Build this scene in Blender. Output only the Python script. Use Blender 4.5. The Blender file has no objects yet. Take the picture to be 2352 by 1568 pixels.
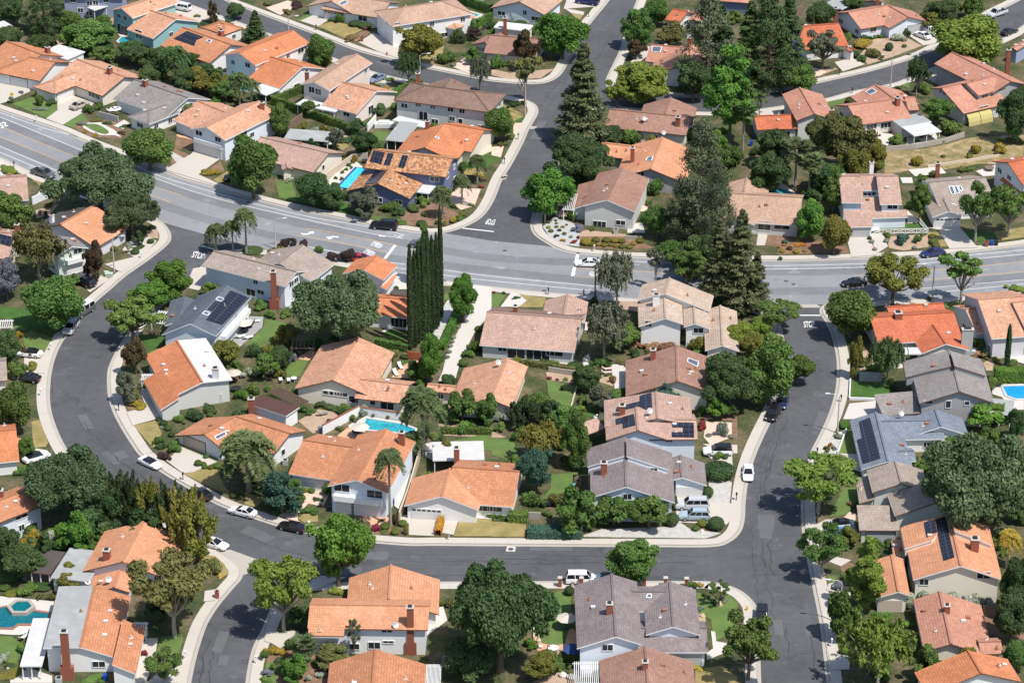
import bpy, math, random
import numpy as np
from mathutils import Vector, Matrix
from mathutils.geometry import tessellate_polygon, intersect_ray_tri
random.seed(7)
sc = bpy.context.scene
R = math.radians
# ---------------------------------------------------------------- camera, sky, sun, exposure
FOC, PITCH, CAMH = 6500.0, R(27.0), 231.0          # focal length in photo pixels (2352 wide), tilt, height in metres
CAM = Vector((0, -CAMH / math.tan(PITCH), CAMH))
cd = bpy.data.cameras.new("camera"); cam = bpy.data.objects.new("camera", cd); sc.collection.objects.link(cam)
cam.location = CAM; cam.rotation_euler = (R(90) - PITCH, 0, 0)
cd.sensor_fit = 'HORIZONTAL'; cd.sensor_width = 36; cd.lens = FOC / 2352 * 36
cd.clip_start = 1; cd.clip_end = 6000
sc.camera = cam
SUN_EL, SUN_AZ = R(61), math.atan2(0.74, -0.67)
w = bpy.data.worlds.new("World"); sc.world = w; w.use_nodes = True
nt = w.node_tree; bg = nt.nodes['Background']
sky = nt.nodes.new('ShaderNodeTexSky'); sky.sky_type = 'NISHITA'; sky.sun_disc = False
sky.sun_elevation = SUN_EL; sky.sun_rotation = SUN_AZ
nt.links.new(sky.outputs[0], bg.inputs[0]); bg.inputs[1].default_value = 0.13
sd = bpy.data.lights.new("sun", 'SUN'); sun = bpy.data.objects.new("sun", sd); sc.collection.objects.link(sun)
sd.energy = 4.5; sd.angle = R(0.53); sd.color = (1.0, 0.955, 0.89)
sun.rotation_euler = Vector((-math.sin(SUN_AZ) * math.cos(SUN_EL), -math.cos(SUN_AZ) * math.cos(SUN_EL), -math.sin(SUN_EL))).to_track_quat('-Z', 'Y').to_euler()
sun.location = (80, -80, 200)
vs = sc.view_settings; vs.view_transform = 'Standard'; vs.look = 'None'; vs.exposure = 0.3; vs.gamma = 1
# ---------------------------------------------------------------- pixels of the photo to points of the place
Z0 = 0.13
FW = Vector((0, math.cos(PITCH), -math.sin(PITCH))); UP = Vector((0, math.sin(PITCH), math.cos(PITCH)))
TILE = {'F': (0, 0, 1), 'z': (1599.36, 376.32, .12), 'q2': (2069.76, 0, .12), 'q3': (2069.76, 169.34, .21), 'q4': (1552.3, 583.3, .21), 'q5': (1552.3, 771.5, .21), 'q6': (1599.4, 1317.1, .21)}
for r_, y_ in enumerate((0, 329.28, 658.56, 940.8, 1191.99)):
    for c_, x_ in enumerate((0, 564.48, 1128.96, 1787.52 if r_ else 1693.44)):
        TILE['%d%d' % (r_, c_)] = (x_, y_, .24)
def V(t, p):
    a = TILE[t]; return (a[0] + p[0] * a[2], a[1] + p[1] * a[2])
def ray(p): return (FW * FOC + Vector((1, 0, 0)) * (p[0] - 1176) + UP * (784 - p[1])).normalized()
def G(p, h=Z0):
    d = ray(p); return CAM + d * ((h - CAM.z) / d.z)
def GT(t, p, h=Z0): return G(V(t, p), h)
def ppm(P): return FOC / (P - CAM).dot(FW)          # pixels per metre at a point
# ---------------------------------------------------------------- object helpers
COL = sc.collection
def obj(name, me, parent=None):
    o = bpy.data.objects.new(name, me); COL.objects.link(o)
    if parent:
        o.parent = parent
        if parent.type == 'EMPTY': o.matrix_parent_inverse = Matrix.Translation(parent.location).inverted()
    return o
def tag(o, label=None, cat=None, group=None, kind=None):
    for k, v in (('label', label), ('category', cat), ('group', group), ('kind', kind)):
        if v: o[k] = v
    return o
def empty(name, loc, rz=0):
    o = bpy.data.objects.new(name, None); COL.objects.link(o); o.location = loc; o.rotation_euler = (0, 0, rz); o.empty_display_size = .3
    return o
def copytree(o, parent=None):
    c = o.copy(); COL.objects.link(c)
    if parent: c.parent = parent
    for ch in list(o.children): copytree(ch, c)
    return c
class MB:
    def __init__(s): s.v = []; s.f = []; s.m = []; s.uv = []; s.has = False
    def face(s, pts, m=0, uv=None):
        i = len(s.v); s.v += [tuple(p) for p in pts]; s.f.append(tuple(range(i, i + len(pts)))); s.m.append(m); s.uv.append(uv)
        if uv: s.has = True
    def box(s, c, sz, rz=0, m=0, rot=None):
        M = rot or Matrix.Rotation(rz, 3, 'Z'); c = Vector(c); h = Vector(sz) / 2
        P = [c + M @ Vector((x * h.x, y * h.y, z * h.z)) for z in (-1, 1) for x, y in ((-1, -1), (1, -1), (1, 1), (-1, 1))]
        for q in ((3, 2, 1, 0), (4, 5, 6, 7), (0, 1, 5, 4), (1, 2, 6, 5), (2, 3, 7, 6), (3, 0, 4, 7)): s.face([P[k] for k in q], m)
    def bar(s, a, b, wd, ht, m=0):
        a = Vector(a); b = Vector(b); d = b - a; L = d.length
        if L < 1e-6: return
        x = d / L; y = Vector((0, 0, 1)).cross(x); y = y.normalized() if y.length > 1e-4 else Vector((0, 1, 0)); z = x.cross(y)
        s.box((a + b) / 2, (L, wd, ht), rot=Matrix((x, y, z)).transposed(), m=m)
    def tube(s, pts, rad, n=6, m=0, cap=True):
        rings = []
        for i, p in enumerate(pts):
            p = Vector(p); a = Vector(pts[max(i - 1, 0)]); b = Vector(pts[min(i + 1, len(pts) - 1)])
            d = (b - a).normalized(); x = d.cross(Vector((.3, .9, .1))).normalized(); y = d.cross(x)
            r = rad[i] if isinstance(rad, (list, tuple)) else rad
            rings.append([p + (x * math.cos(k * 2 * math.pi / n) + y * math.sin(k * 2 * math.pi / n)) * r for k in range(n)])
        for a, b in zip(rings, rings[1:]):
            for k in range(n): s.face([a[k], a[(k + 1) % n], b[(k + 1) % n], b[k]], m)
        if cap: s.face(rings[-1], m); s.face(rings[0][::-1], m)
    def slab(s, polys, th, mt=0, ms=1, mb=1, uvs=None):   # closed solid: top faces, lowered bottom, sides along open edges
        K = lambda p: (round(p[0], 3), round(p[1], 3), round(p[2], 3)); cnt = {}
        for i, P in enumerate(polys):
            s.face(P, mt[i] if isinstance(mt, list) else mt, uvs[i] if uvs else None)
            s.face([Vector(p) - Vector((0, 0, th)) for p in P][::-1], mb)
            for a, b in zip(P, P[1:] + P[:1]): cnt[(K(a), K(b))] = (a, b)
        for (ka, kb), (a, b) in cnt.items():
            if (kb, ka) not in cnt:
                d = Vector((0, 0, th)); a = Vector(a); b = Vector(b); s.face([a - d, b - d, b, a], ms)
    def build(s, name, mats, parent=None, smooth=False):
        me = bpy.data.meshes.new(name); me.from_pydata(s.v, [], s.f)
        for m in (mats if isinstance(mats, (list, tuple)) else [mats]): me.materials.append(m)
        me.polygons.foreach_set('material_index', s.m)
        if s.has:
            u = me.uv_layers.new(name='uv'); k = 0
            for f, q in zip(s.f, s.uv):
                for j in range(len(f)):
                    u.data[k].uv = q[j] if q else (0, 0); k += 1
        if smooth: me.polygons.foreach_set('use_smooth', [True] * len(s.f))
        me.update(); return obj(name, me, parent)
# ---------------------------------------------------------------- materials
MATS = {}
def node_mat(name):
    m = bpy.data.materials.new(name); m.use_nodes = True; n = m.node_tree
    return m, n, n.nodes['Principled BSDF'], n.links
def N(n, t, **k):
    x = n.nodes.new(t)
    for a, b in k.items(): setattr(x, a, b)
    return x
def math_n(n, op, a, b=None):
    x = N(n, 'ShaderNodeMath', operation=op)
    for i, q in enumerate((a, b)):
        if q is None: continue
        if isinstance(q, (int, float)): x.inputs[i].default_value = q
        else: n.links.new(q, x.inputs[i])
    return x.outputs[0]
def mixc(n, f, a, b, blend='MIX'):
    x = N(n, 'ShaderNodeMix', data_type='RGBA', blend_type=blend)
    for i, q in ((0, f), (6, a), (7, b)):
        if isinstance(q, (int, float)): x.inputs[i].default_value = q
        elif isinstance(q, tuple): x.inputs[i].default_value = (*q[:3], 1)
        else: n.links.new(q, x.inputs[i])
    return x.outputs[2]
def noise_n(n, scale, detail=3, co='Object', rough=.55):
    tc = N(n, 'ShaderNodeTexCoord'); x = N(n, 'ShaderNodeTexNoise'); x.inputs['Scale'].default_value = scale; x.inputs['Detail'].default_value = detail; x.inputs['Roughness'].default_value = rough
    n.links.new(tc.outputs[co], x.inputs['Vector']); return x.outputs['Fac']
def ramp(n, f, stops):
    x = N(n, 'ShaderNodeValToRGB'); n.links.new(f, x.inputs[0]); e = x.color_ramp.elements
    while len(e) < len(stops): e.new(.5)
    for k, (p, c) in zip(e, stops): k.position = p; k.color = (*c, 1) if isinstance(c, tuple) else (c, c, c, 1)
    return x.outputs[0]
def mat(name, c, rough=.7, var=.12, scale=1.2, spec=.3, metal=0):
    if name in MATS: return MATS[name]
    m, n, b, L = node_mat(name)
    f = noise_n(n, scale); g = noise_n(n, scale * 9)
    k = math_n(n, 'ADD', math_n(n, 'MULTIPLY', f, var * 2.2), math_n(n, 'MULTIPLY', g, var * .9))
    c1 = tuple(x * (1 + var) for x in c); c0 = tuple(x * (1 - 1.4 * var) for x in c)
    L.new(mixc(n, k if var > 0 else 0.0, c0, c1), b.inputs['Base Color'])
    b.inputs['Roughness'].default_value = rough; b.inputs['Specular IOR Level'].default_value = spec; b.inputs['Metallic'].default_value = metal
    MATS[name] = m; return m
ROOFC = dict(org=(.57, .245, .125), org2=(.68, .32, .175), ora=(.61, .225, .10), orp=(.60, .32, .20), tan=(.52, .335, .235), ptan=(.50, .325, .255), pale=(.56, .43, .33), brown=(.26, .165, .125), bred=(.37, .205, .15), grey=(.29, .26, .245), gtan=(.38, .31, .26), mauve=(.26, .215, .21), blue=(.22, .25, .30), slate=(.13, .155, .18), red=(.56, .16, .075), redp=(.54, .26, .175), white=(.72, .71, .69), lgrey=(.42, .43, .42), dark=(.11, .095, .09), patch=(.44, .20, .10), maroon=(.115, .06, .05))
def roofmat(key):
    nm = 'roof_' + key
    if nm in MATS: return MATS[nm]
    c = ROOFC[key]; m, n, b, L = node_mat(nm)
    uv = N(n, 'ShaderNodeUVMap'); sx = N(n, 'ShaderNodeSeparateXYZ'); L.new(uv.outputs[0], sx.inputs[0])
    u, v = sx.outputs[0], sx.outputs[1]
    flat = key in ('white', 'lgrey', 'maroon', 'dark'); tu, tv = (.34, .42) if key not in ('grey', 'mauve', 'bred', 'blue', 'slate', 'gtan', 'brown') else (.33, .36)
    if flat: tu, tv = .9, .9
    row = math_n(n, 'FLOOR', math_n(n, 'DIVIDE', v, tv))
    us = math_n(n, 'ADD', math_n(n, 'DIVIDE', u, tu), math_n(n, 'MULTIPLY', math_n(n, 'MODULO', row, 2), .5 if tu < .34 else 0))
    cb = N(n, 'ShaderNodeCombineXYZ'); L.new(math_n(n, 'FLOOR', us), cb.inputs[0]); L.new(row, cb.inputs[1])
    wn = N(n, 'ShaderNodeTexWhiteNoise', noise_dimensions='2D'); L.new(cb.outputs[0], wn.inputs['Vector'])
    fv = math_n(n, 'FRACT', math_n(n, 'DIVIDE', v, tv)); fu = math_n(n, 'FRACT', us)
    big = noise_n(n, .16, 4); mid = noise_n(n, .8, 4)
    pw = {'patch': 1.1, 'orp': .6, 'org2': .35}.get(key, .42) * (0.3 if flat else 1)
    t = math_n(n, 'ADD', math_n(n, 'MULTIPLY', wn.outputs['Value'], pw), math_n(n, 'MULTIPLY', math_n(n, 'SUBTRACT', big, .5), .9))
    t = math_n(n, 'ADD', t, math_n(n, 'MULTIPLY', math_n(n, 'SUBTRACT', mid, .5), .8))
    dk = tuple(x * .70 for x in c); lt = tuple(min(.85, x * 1.16 + (.03 if not flat else 0)) for x in c)
    if key == 'patch': dk = (.20, .10, .055); lt = (.58, .30, .15)
    col = mixc(n, t, dk, lt)
    if not flat:
        edge = math_n(n, 'MAXIMUM', math_n(n, 'MULTIPLY', math_n(n, 'LESS_THAN', fv, .2), .5), math_n(n, 'MULTIPLY', math_n(n, 'LESS_THAN', fu, .18), .16))
        col = mixc(n, edge, col, tuple(x * .38 for x in c))
        h = math_n(n, 'ADD', math_n(n, 'MULTIPLY', fv, -.5), math_n(n, 'MULTIPLY', math_n(n, 'SINE', math_n(n, 'MULTIPLY', us, 6.283)), .5))
        bp = N(n, 'ShaderNodeBump'); bp.inputs['Strength'].default_value = .5; bp.inputs['Distance'].default_value = .05; L.new(h, bp.inputs['Height']); L.new(bp.outputs[0], b.inputs['Normal'])
    L.new(col, b.inputs['Base Color']); b.inputs['Roughness'].default_value = .75; b.inputs['Specular IOR Level'].default_value = .25
    MATS[nm] = m; return m
WALLC = dict(white=(.82, .81, .79), cream=(.78, .72, .60), beige=(.74, .68, .59), grey=(.60, .60, .57), lblue=(.72, .77, .82), teal=(.28, .47, .47), dblue=(.14, .17, .28), pblue=(.30, .34, .46), peach=(.76, .67, .60), sage=(.66, .67, .61), dgrey=(.36, .36, .36), mint=(.58, .68, .60), lav=(.68, .65, .68), brown=(.25, .18, .14))
def wallmat(k): return mat('stucco_' + k, WALLC[k], .85, .07, .7)
def groundmat(name, stops, scale, fine=6, bump=0):
    if name in MATS: return MATS[name]
    m, n, b, L = node_mat(name)
    f = math_n(n, 'ADD', math_n(n, 'MULTIPLY', noise_n(n, scale, 5), .62), math_n(n, 'MULTIPLY', noise_n(n, scale * fine, 3), .38))
    L.new(ramp(n, f, stops), b.inputs['Base Color']); b.inputs['Roughness'].default_value = .92; b.inputs['Specular IOR Level'].default_value = .15
    MATS[name] = m; return m
LAWN = groundmat('lawn_grass', [(.30, (.085, .11, .035)), (.48, (.10, .155, .045)), (.62, (.125, .185, .05)), (.74, (.22, .21, .09))], .35, 14)
DARKLAWN = groundmat('deep_green_grass', [(.3, (.035, .075, .02)), (.55, (.06, .125, .028)), (.75, (.09, .15, .04))], .5, 12)  # deeper green grass, tones mixed by noise
DRYLAWN = groundmat('dry_grass', [(.30, (.15, .14, .05)), (.5, (.26, .21, .085)), (.7, (.36, .28, .13))], .4, 12)
SCRUB = groundmat('slope_scrub', [(.32, (.09, .10, .035)), (.44, (.20, .165, .07)), (.56, (.30, .225, .12)), (.68, (.46, .37, .26))], .4, 8)
YARD = groundmat('yard_soil', [(.34, (.03, .05, .018)), (.47, (.065, .075, .032)), (.58, (.13, .105, .06)), (.72, (.21, .155, .105))], .2, 9)
MULCH = groundmat('mulch', [(.3, (.13, .075, .045)), (.6, (.24, .15, .10)), (.75, (.36, .26, .19))], .9, 8)
SOIL = groundmat('bare_soil', [(.3, (.30, .21, .14)), (.6, (.42, .31, .22)), (.75, (.5, .4, .3))], .5, 8)
GRAVEL = groundmat('gravel', [(.3, (.32, .31, .285)), (.5, (.43, .415, .385)), (.7, (.53, .515, .485))], 1.5, 6)
BLUEGRAVEL = groundmat('grey_gravel', [(.3, (.30, .31, .31)), (.5, (.38, .39, .385)), (.7, (.46, .47, .46))], 1.2, 6)
TERRA = groundmat('terracotta_paving', [(.3, (.46, .25, .16)), (.5, (.55, .32, .21)), (.7, (.62, .40, .28))], .6, 8)
PINK = groundmat('pink_paving', [(.3, (.50, .36, .28)), (.5, (.58, .44, .35)), (.7, (.64, .5, .41))], .5, 8)
DECK = groundmat('grey_decking', [(.3, (.24, .24, .24)), (.7, (.36, .36, .35))], .6, 6)
def asphalt(name, c, var, patch):
    m, n, b, L = node_mat(name)
    f = math_n(n, 'ADD', math_n(n, 'MULTIPLY', noise_n(n, .07, 4), .5), math_n(n, 'MULTIPLY', noise_n(n, .6, 5), .3))
    f = math_n(n, 'ADD', f, math_n(n, 'MULTIPLY', noise_n(n, 9, 2), .2))
    col = ramp(n, f, [(.32, tuple(x * (1 - var) for x in c)), (.5, c), (.68, tuple(x * (1 + var) for x in c))])
    tc = N(n, 'ShaderNodeTexCoord'); vo = N(n, 'ShaderNodeTexVoronoi', feature='DISTANCE_TO_EDGE'); vo.inputs['Scale'].default_value = .085
    nz = N(n, 'ShaderNodeTexNoise'); nz.inputs['Scale'].default_value = .35; nz.inputs['Detail'].default_value = 6
    L.new(tc.outputs['Object'], nz.inputs['Vector']); vm = N(n, 'ShaderNodeVectorMath', operation='MULTIPLY_ADD')
    L.new(nz.outputs['Color'], vm.inputs[0]); vm.inputs[1].default_value = (6, 6, 0); L.new(tc.outputs['Object'], vm.inputs[2]); L.new(vm.outputs[0], vo.inputs['Vector'])
    cr = math_n(n, 'MULTIPLY', math_n(n, 'LESS_THAN', vo.outputs['Distance'], .0065), math_n(n, 'MULTIPLY', math_n(n, 'GREATER_THAN', noise_n(n, .05, 2), .5), patch))
    pt = math_n(n, 'MULTIPLY', math_n(n, 'GREATER_THAN', noise_n(n, .22, 6, rough=.65), .63), .35); col = mixc(n, pt, col, tuple(min(.4, x * 1.75) for x in c))
    pd = math_n(n, 'MULTIPLY', math_n(n, 'LESS_THAN', noise_n(n, .11, 5, rough=.7), .37), .4); col = mixc(n, pd, col, tuple(x * .62 for x in c))
    col = mixc(n, cr, col, tuple(x * .6 for x in c))
    L.new(col, b.inputs['Base Color']); b.inputs['Roughness'].default_value = .88; b.inputs['Specular IOR Level'].default_value = .2; return m
ASPH = asphalt('residential_asphalt', (.086, .088, .093), .32, .6)
ASPH2 = asphalt('main_road_asphalt', (.225, .23, .238), .18, .2)
ASPH3 = asphalt('worn_lane_asphalt', (.172, .176, .184), .22, .2)
CONC = mat('concrete', (.53, .485, .425), .9, .13, .35)
CONC2 = mat('pale_concrete', (.58, .545, .495), .9, .11, .4)
KERB = mat('kerb_concrete', (.44, .405, .355), .9, .16, .6)
PAINT = mat('road_paint_white', (.74, .74, .73), .7, .1, 2)
YPAINT = mat('road_paint_yellow', (.70, .40, .10), .7, .14, 2)
BRICK = mat('brick', (.30, .10, .06), .85, .2, 3)
WHITE = mat('white_trim', (.78, .78, .77), .6, .03, 1)
BROWNTRIM = mat('brown_trim', (.16, .085, .055), .7, .1, 1)
DARKMETAL = mat('dark_metal', (.03, .03, .032), .5, .05, 2)
METAL = mat('galvanised_metal', (.50, .50, .49), .45, .06, 2, metal=.4)
POLE = mat('concrete_pole', (.52, .46, .40), .8, .08, 2)
BARK = mat('bark', (.15, .115, .085), .95, .25, 4)
BARKL = mat('pale_bark', (.33, .29, .24), .95, .2, 4)
WOOD = mat('weathered_wood', (.22, .15, .11), .85, .18, 3)
RUBBER = mat('rubber', (.018, .018, .018), .8, .05, 2)
STONE = mat('stone_block', (.40, .36, .31), .9, .18, 1.5)
def glassy(name, c, rough=.08):
    m, n, b, L = node_mat(name); b.inputs['Base Color'].default_value = (*c, 1); b.inputs['Roughness'].default_value = rough; b.inputs['Specular IOR Level'].default_value = .6
    MATS[name] = m; return m
GLASS = glassy('window_glass', (.022, .028, .034)); CARGLASS = glassy('car_glass', (.012, .014, .017), .05)
def solarmat():
    m, n, b, L = node_mat('solar_cells'); uv = N(n, 'ShaderNodeUVMap'); sx = N(n, 'ShaderNodeSeparateXYZ'); L.new(uv.outputs[0], sx.inputs[0])
    fu = math_n(n, 'FRACT', math_n(n, 'DIVIDE', sx.outputs[0], 1.0)); fv = math_n(n, 'FRACT', math_n(n, 'DIVIDE', sx.outputs[1], 1.65))
    e = math_n(n, 'MAXIMUM', math_n(n, 'LESS_THAN', fu, .05), math_n(n, 'LESS_THAN', fv, .035))
    L.new(mixc(n, e, (.014, .016, .028), (.10, .105, .12)), b.inputs['Base Color']); b.inputs['Roughness'].default_value = .22; return m
SOLAR = solarmat()
def watermat(name, c0, c1):
    m, n, b, L = node_mat(name); f = noise_n(n, 2.2, 3); L.new(ramp(n, f, [(.38, c0), (.62, c1)]), b.inputs['Base Color'])
    b.inputs['Roughness'].default_value = .06; bp = N(n, 'ShaderNodeBump'); bp.inputs['Strength'].default_value = .25; L.new(noise_n(n, 3, 2), bp.inputs['Height']); L.new(bp.outputs[0], b.inputs['Normal']); return m
WATER = dict(aqua=watermat('pool_water_aqua', (.01, .23, .30), (.04, .37, .43)), blue=watermat('pool_water_blue', (.01, .22, .52), (.02, .32, .66)), deep=watermat('pool_water_teal', (.004, .10, .13), (.008, .15, .18)), sky=watermat('pool_water_sky', (.03, .45, .62), (.09, .62, .74)))
def leafmat(name, c0, c1, trans=.22):
    m, n, b, L = node_mat(name)
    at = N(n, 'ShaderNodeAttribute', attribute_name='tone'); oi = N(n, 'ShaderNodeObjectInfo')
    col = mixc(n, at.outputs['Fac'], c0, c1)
    hs = N(n, 'ShaderNodeHueSaturation'); L.new(col, hs.inputs['Color'])
    L.new(math_n(n, 'ADD', math_n(n, 'MULTIPLY', oi.outputs['Random'], .40), .82), hs.inputs['Value'])
    L.new(math_n(n, 'ADD', math_n(n, 'MULTIPLY', math_n(n, 'FRACT', math_n(n, 'MULTIPLY', oi.outputs['Random'], 7.3)), .035), .4825), hs.inputs['Hue'])
    col = hs.outputs[0]
    L.new(col, b.inputs['Base Color']); b.inputs['Roughness'].default_value = .62; b.inputs['Specular IOR Level'].default_value = .2
    tr = N(n, 'ShaderNodeBsdfTranslucent'); L.new(col, tr.inputs['Color']); mx = N(n, 'ShaderNodeMixShader'); mx.inputs[0].default_value = trans
    L.new(b.outputs[0], mx.inputs[1]); L.new(tr.outputs[0], mx.inputs[2]); L.new(mx.outputs[0], n.nodes['Material Output'].inputs[0]); return m
LC = dict(green=((.045, .09, .02), (.17, .26, .06)), bright=((.05, .12, .018), (.17, .30, .05)), dark=((.026, .055, .018), (.115, .175, .06)), oak=((.036, .065, .026), (.15, .205, .095)), lime=((.10, .155, .022), (.245, .31, .06)), olive=((.085, .095, .03), (.19, .195, .06)), gold=((.20, .16, .025), (.42, .32, .05)), greyg=((.075, .085, .055), (.17, .185, .12)), blueg=((.035, .085, .06), (.09, .17, .12)), pine=((.04, .065, .03), (.17, .20, .11)), redwood=((.042, .065, .026), (.17, .17, .075)), cyp=((.022, .04, .016), (.055, .085, .03)), bronze=((.06, .045, .025), (.14, .10, .05)), purple=((.035, .022, .022), (.08, .052, .05)), jac=((.09, .11, .09), (.24, .22, .32)), palm=((.055, .085, .03), (.15, .19, .075)), red=((.15, .03, .03), (.36, .06, .075)), orange=((.32, .13, .02), (.55, .28, .04)), whitefl=((.10, .16, .05), (.62, .62, .55)), rust=((.19, .10, .05), (.36, .22, .12)), sage=((.16, .19, .14), (.30, .34, .26)), yolive=((.11, .12, .02), (.23, .22, .05)))
LEAF = {k: leafmat('leaf_' + k, *v) for k, v in LC.items()}
# ---------------------------------------------------------------- houses
HOUSES = []
def polyhit(o, d, P):
    for k in range(1, len(P) - 1):
        h = intersect_ray_tri(P[0], P[k], P[k + 1], d, o, True)
        if h is not None and (h - o).dot(d) > 0: return h
    return None
def nrm(P):
    return (P[1] - P[0]).cross(P[2] - P[0]).normalized()
class House:
    def __init__(s, t, label, nick, wall, roof, trim='w'):
        s.t, s.label, s.nick, s.wc, s.rc = t, label, nick, wall, roof
        s.roofmb, s.wallmb = MB(), MB(); s.rp, s.wp = [], []; s.extra = []; s.keys = []; s.trim = WHITE if trim == 'w' else BROWNTRIM
        s.pts = []; s.used = []
    def P(s, p, h): return GT(s.t, p, h)
    def key(s, k):
        if k not in s.keys: s.keys.append(k)
        return 1 + s.keys.index(k)
    def g(s, A, B, E, he, E2=None, he2=None, pitch=.36, hip='', ov=.5, c=None, c2=None, walls=True, hf=1.0):
        c = c or s.rc; c2 = c2 or c; hr = he + 1.5; w2 = None; h2 = he
        for _ in range(12):
            a, b, e = s.P(A, hr), s.P(B, hr), s.P(E, he)
            d = b - a; d.z = 0; L = d.length; d.normalize()
            n = Vector((-d.y, d.x, 0)); n = n if (e - a).dot(n) > 0 else -n
            w1 = max(1.0, (e - a).dot(n)); hr = he + pitch * w1
            if E2:
                e2 = s.P(E2, h2); w2 = max(.8, -(e2 - a).dot(n)); h2 = he2 if he2 is not None else max(1.5, hr - pitch * w2)
            else: w2, h2 = w1, he
        a = Vector((a.x, a.y, hr)); b = Vector((b.x, b.y, hr))
        ea = a - d * (w1 * hf if 'A' in hip else 0); eb = b + d * (w1 * hf if 'B' in hip else 0)
        at = lambda p, m, z: Vector((p.x + n.x * m, p.y + n.y * m, z))
        A1, B1, A2, B2 = at(ea, w1, he), at(eb, w1, he), at(ea, -w2, h2), at(eb, -w2, h2)
        polys = [[A1, B1, b, a], [B2, A2, a, b]]
        if 'A' in hip: polys.append([A2, A1, a])
        if 'B' in hip: polys.append([B1, B2, b])
        fixed, uvs, ms = [], [], []
        for i, P in enumerate(polys):
            if nrm(P).z < 0: P = P[::-1]
            nn = nrm(P); ud = (d if i < 2 else n); vd = nn.cross(ud); vd = vd if vd.z > 0 else -vd
            fixed.append(P); uvs.append([(p.dot(ud), (p - a).dot(vd) + 60) for p in P]); ms.append(s.key(c2 if i == 1 else c)); s.rp.append(P)
        s.roofmb.slab(fixed, .2, ms, 0, 0, uvs)
        km = s.key(c)                                     # ridge and hip caps
        cap = lambda p, q: s.roofmb.bar(p + Vector((0, 0, .04)), q + Vector((0, 0, .04)), .34, .16, km)
        cap(a, b)
        if 'A' in hip: cap(A1, a); cap(A2, a)
        if 'B' in hip: cap(B1, b); cap(B2, b)
        if walls:
            o1 = min(ov, w1 * .3); o2 = min(ov, w2 * .3); oe = ov if L > 2.5 else .15
            wa = ea + d * oe; wb = eb - d * oe; s1 = (hr - he) / w1; s2 = (hr - h2) / w2
            z1 = he + s1 * o1 - .21; z2 = h2 + s2 * o2 - .21
            p = [at(wa, w1 - o1, 0), at(wb, w1 - o1, 0), at(wb, -w2 + o2, 0), at(wa, -w2 + o2, 0)]
            zt = [z1, z1, z2, z2]
            up = lambda q, z: Vector((q.x, q.y, z))
            ga = [p[3], p[0], up(p[0], z1)] + ([] if 'A' in hip else [Vector((wa.x, wa.y, hr - .21))]) + [up(p[3], z2)]
            gb = [p[1], p[2], up(p[2], z2)] + ([] if 'B' in hip else [Vector((wb.x, wb.y, hr - .21))]) + [up(p[1], z1)]
            ctr = (p[0] + p[2]) / 2
            for F in ([p[0], p[1], up(p[1], z1), up(p[0], z1)], [p[2], p[3], up(p[3], z2), up(p[2], z2)], ga, gb):
                fc = (F[0] + F[1]) / 2
                if nrm(F).dot(fc - ctr) < 0: F = F[::-1]
                s.wallmb.face(F); s.wp.append(F)
        s.pts += [A1, B1, A2, B2]
    def shed(s, P1, P2, h1, P3, h2, c=None, ov=.4, walls=True):
        c = c or s.rc; p1, p2, p3 = s.P(P1, h1), s.P(P2, h1), s.P(P3, h2)
        d = p2 - p1; d.z = 0; d.normalize(); n = Vector((-d.y, d.x, 0)); n = n if (p3 - p1).dot(n) > 0 else -n
        w = (p3 - p1).dot(n); q1 = p1 + n * w; q2 = p2 + n * w; q1.z = q2.z = h2; p2.z = p1.z
        P = [p1, p2, q2, q1]
        if nrm(P).z < 0: P = P[::-1]
        nn = nrm(P); vd = nn.cross(d); vd = vd if vd.z > 0 else -vd
        s.roofmb.slab([P], .18, [s.key(c)], 0, 0, [[(p.dot(d), (p - p1).dot(vd) + 60) for p in P]]); s.rp.append(P)
        if walls:
            i = lambda p, a, b, z: Vector((p.x + d.x * a + n.x * b, p.y + d.y * a + n.y * b, z))
            sl = (h2 - h1) / w; zl, zh = h1 + sl * ov - .19, h2 - .19 - sl * .1
            r = [i(p1, ov, ov, 0), i(p2, -ov, ov, 0), i(q2, -ov, -.1, 0), i(q1, ov, -.1, 0)]; zz = [zl, zl, zh, zh]; ctr = (r[0] + r[2]) / 2
            for k in range(4):
                a, b = r[k], r[(k + 1) % 4]; F = [a, b, Vector((b.x, b.y, zz[(k + 1) % 4])), Vector((a.x, a.y, zz[k]))]
                if nrm(F).dot((a + b) / 2 - ctr) < 0: F = F[::-1]
                s.wallmb.face(F); s.wp.append(F)
        s.pts += [p1, p2, q1, q2]
    # parts placed later at finish()
    def chim(s, p, h=1.4, w=.9, c='brick', d=None): s.extra.append(('chim', p, h, w, c, d or w)); return s
    def ext(s, p, h, w=1.0, c='brick'): s.extra.append(('ext', p, h, w, c)); return s
    def win(s, *ps, w=1.5, h=1.1, n=2): s.extra += [('win', p, w, h, n) for p in ps]; return s
    def gar(s, p, w=4.8, h=2.1, lights=False, c='w'): s.extra.append(('gar', p, w, h, lights, c)); return s
    def sol(s, *qs): s.extra += [('sol', q) for q in qs]; return s
    def sky(s, *qs): s.extra += [('sky', q) for q in qs]; return s
    def rise(s, q, dz): s.extra.append(('rise', q, dz)); return s
    def flat(s, A, B, Cc, h, c='white', walls=False): s.extra.append(('flat', A, B, Cc, h, c, walls)); return s
    def dish(s, p, h=2.0): s.extra.append(('dish', p, h)); return s
    def band(s, a, b, z0, z1, dp=.9): s.extra.append(('band', a, b, z0, z1, dp)); return s
    def hit(s, p, polys, face=False):
        d = ray(V(s.t, p)); best = None
        for P in polys:
            if face and nrm(P).dot(d) > -.03: continue
            h = polyhit(CAM, d, P)
            if h is not None and (best is None or (h - CAM).length < (best[0] - CAM).length): best = (h, P)
        return best
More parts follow.
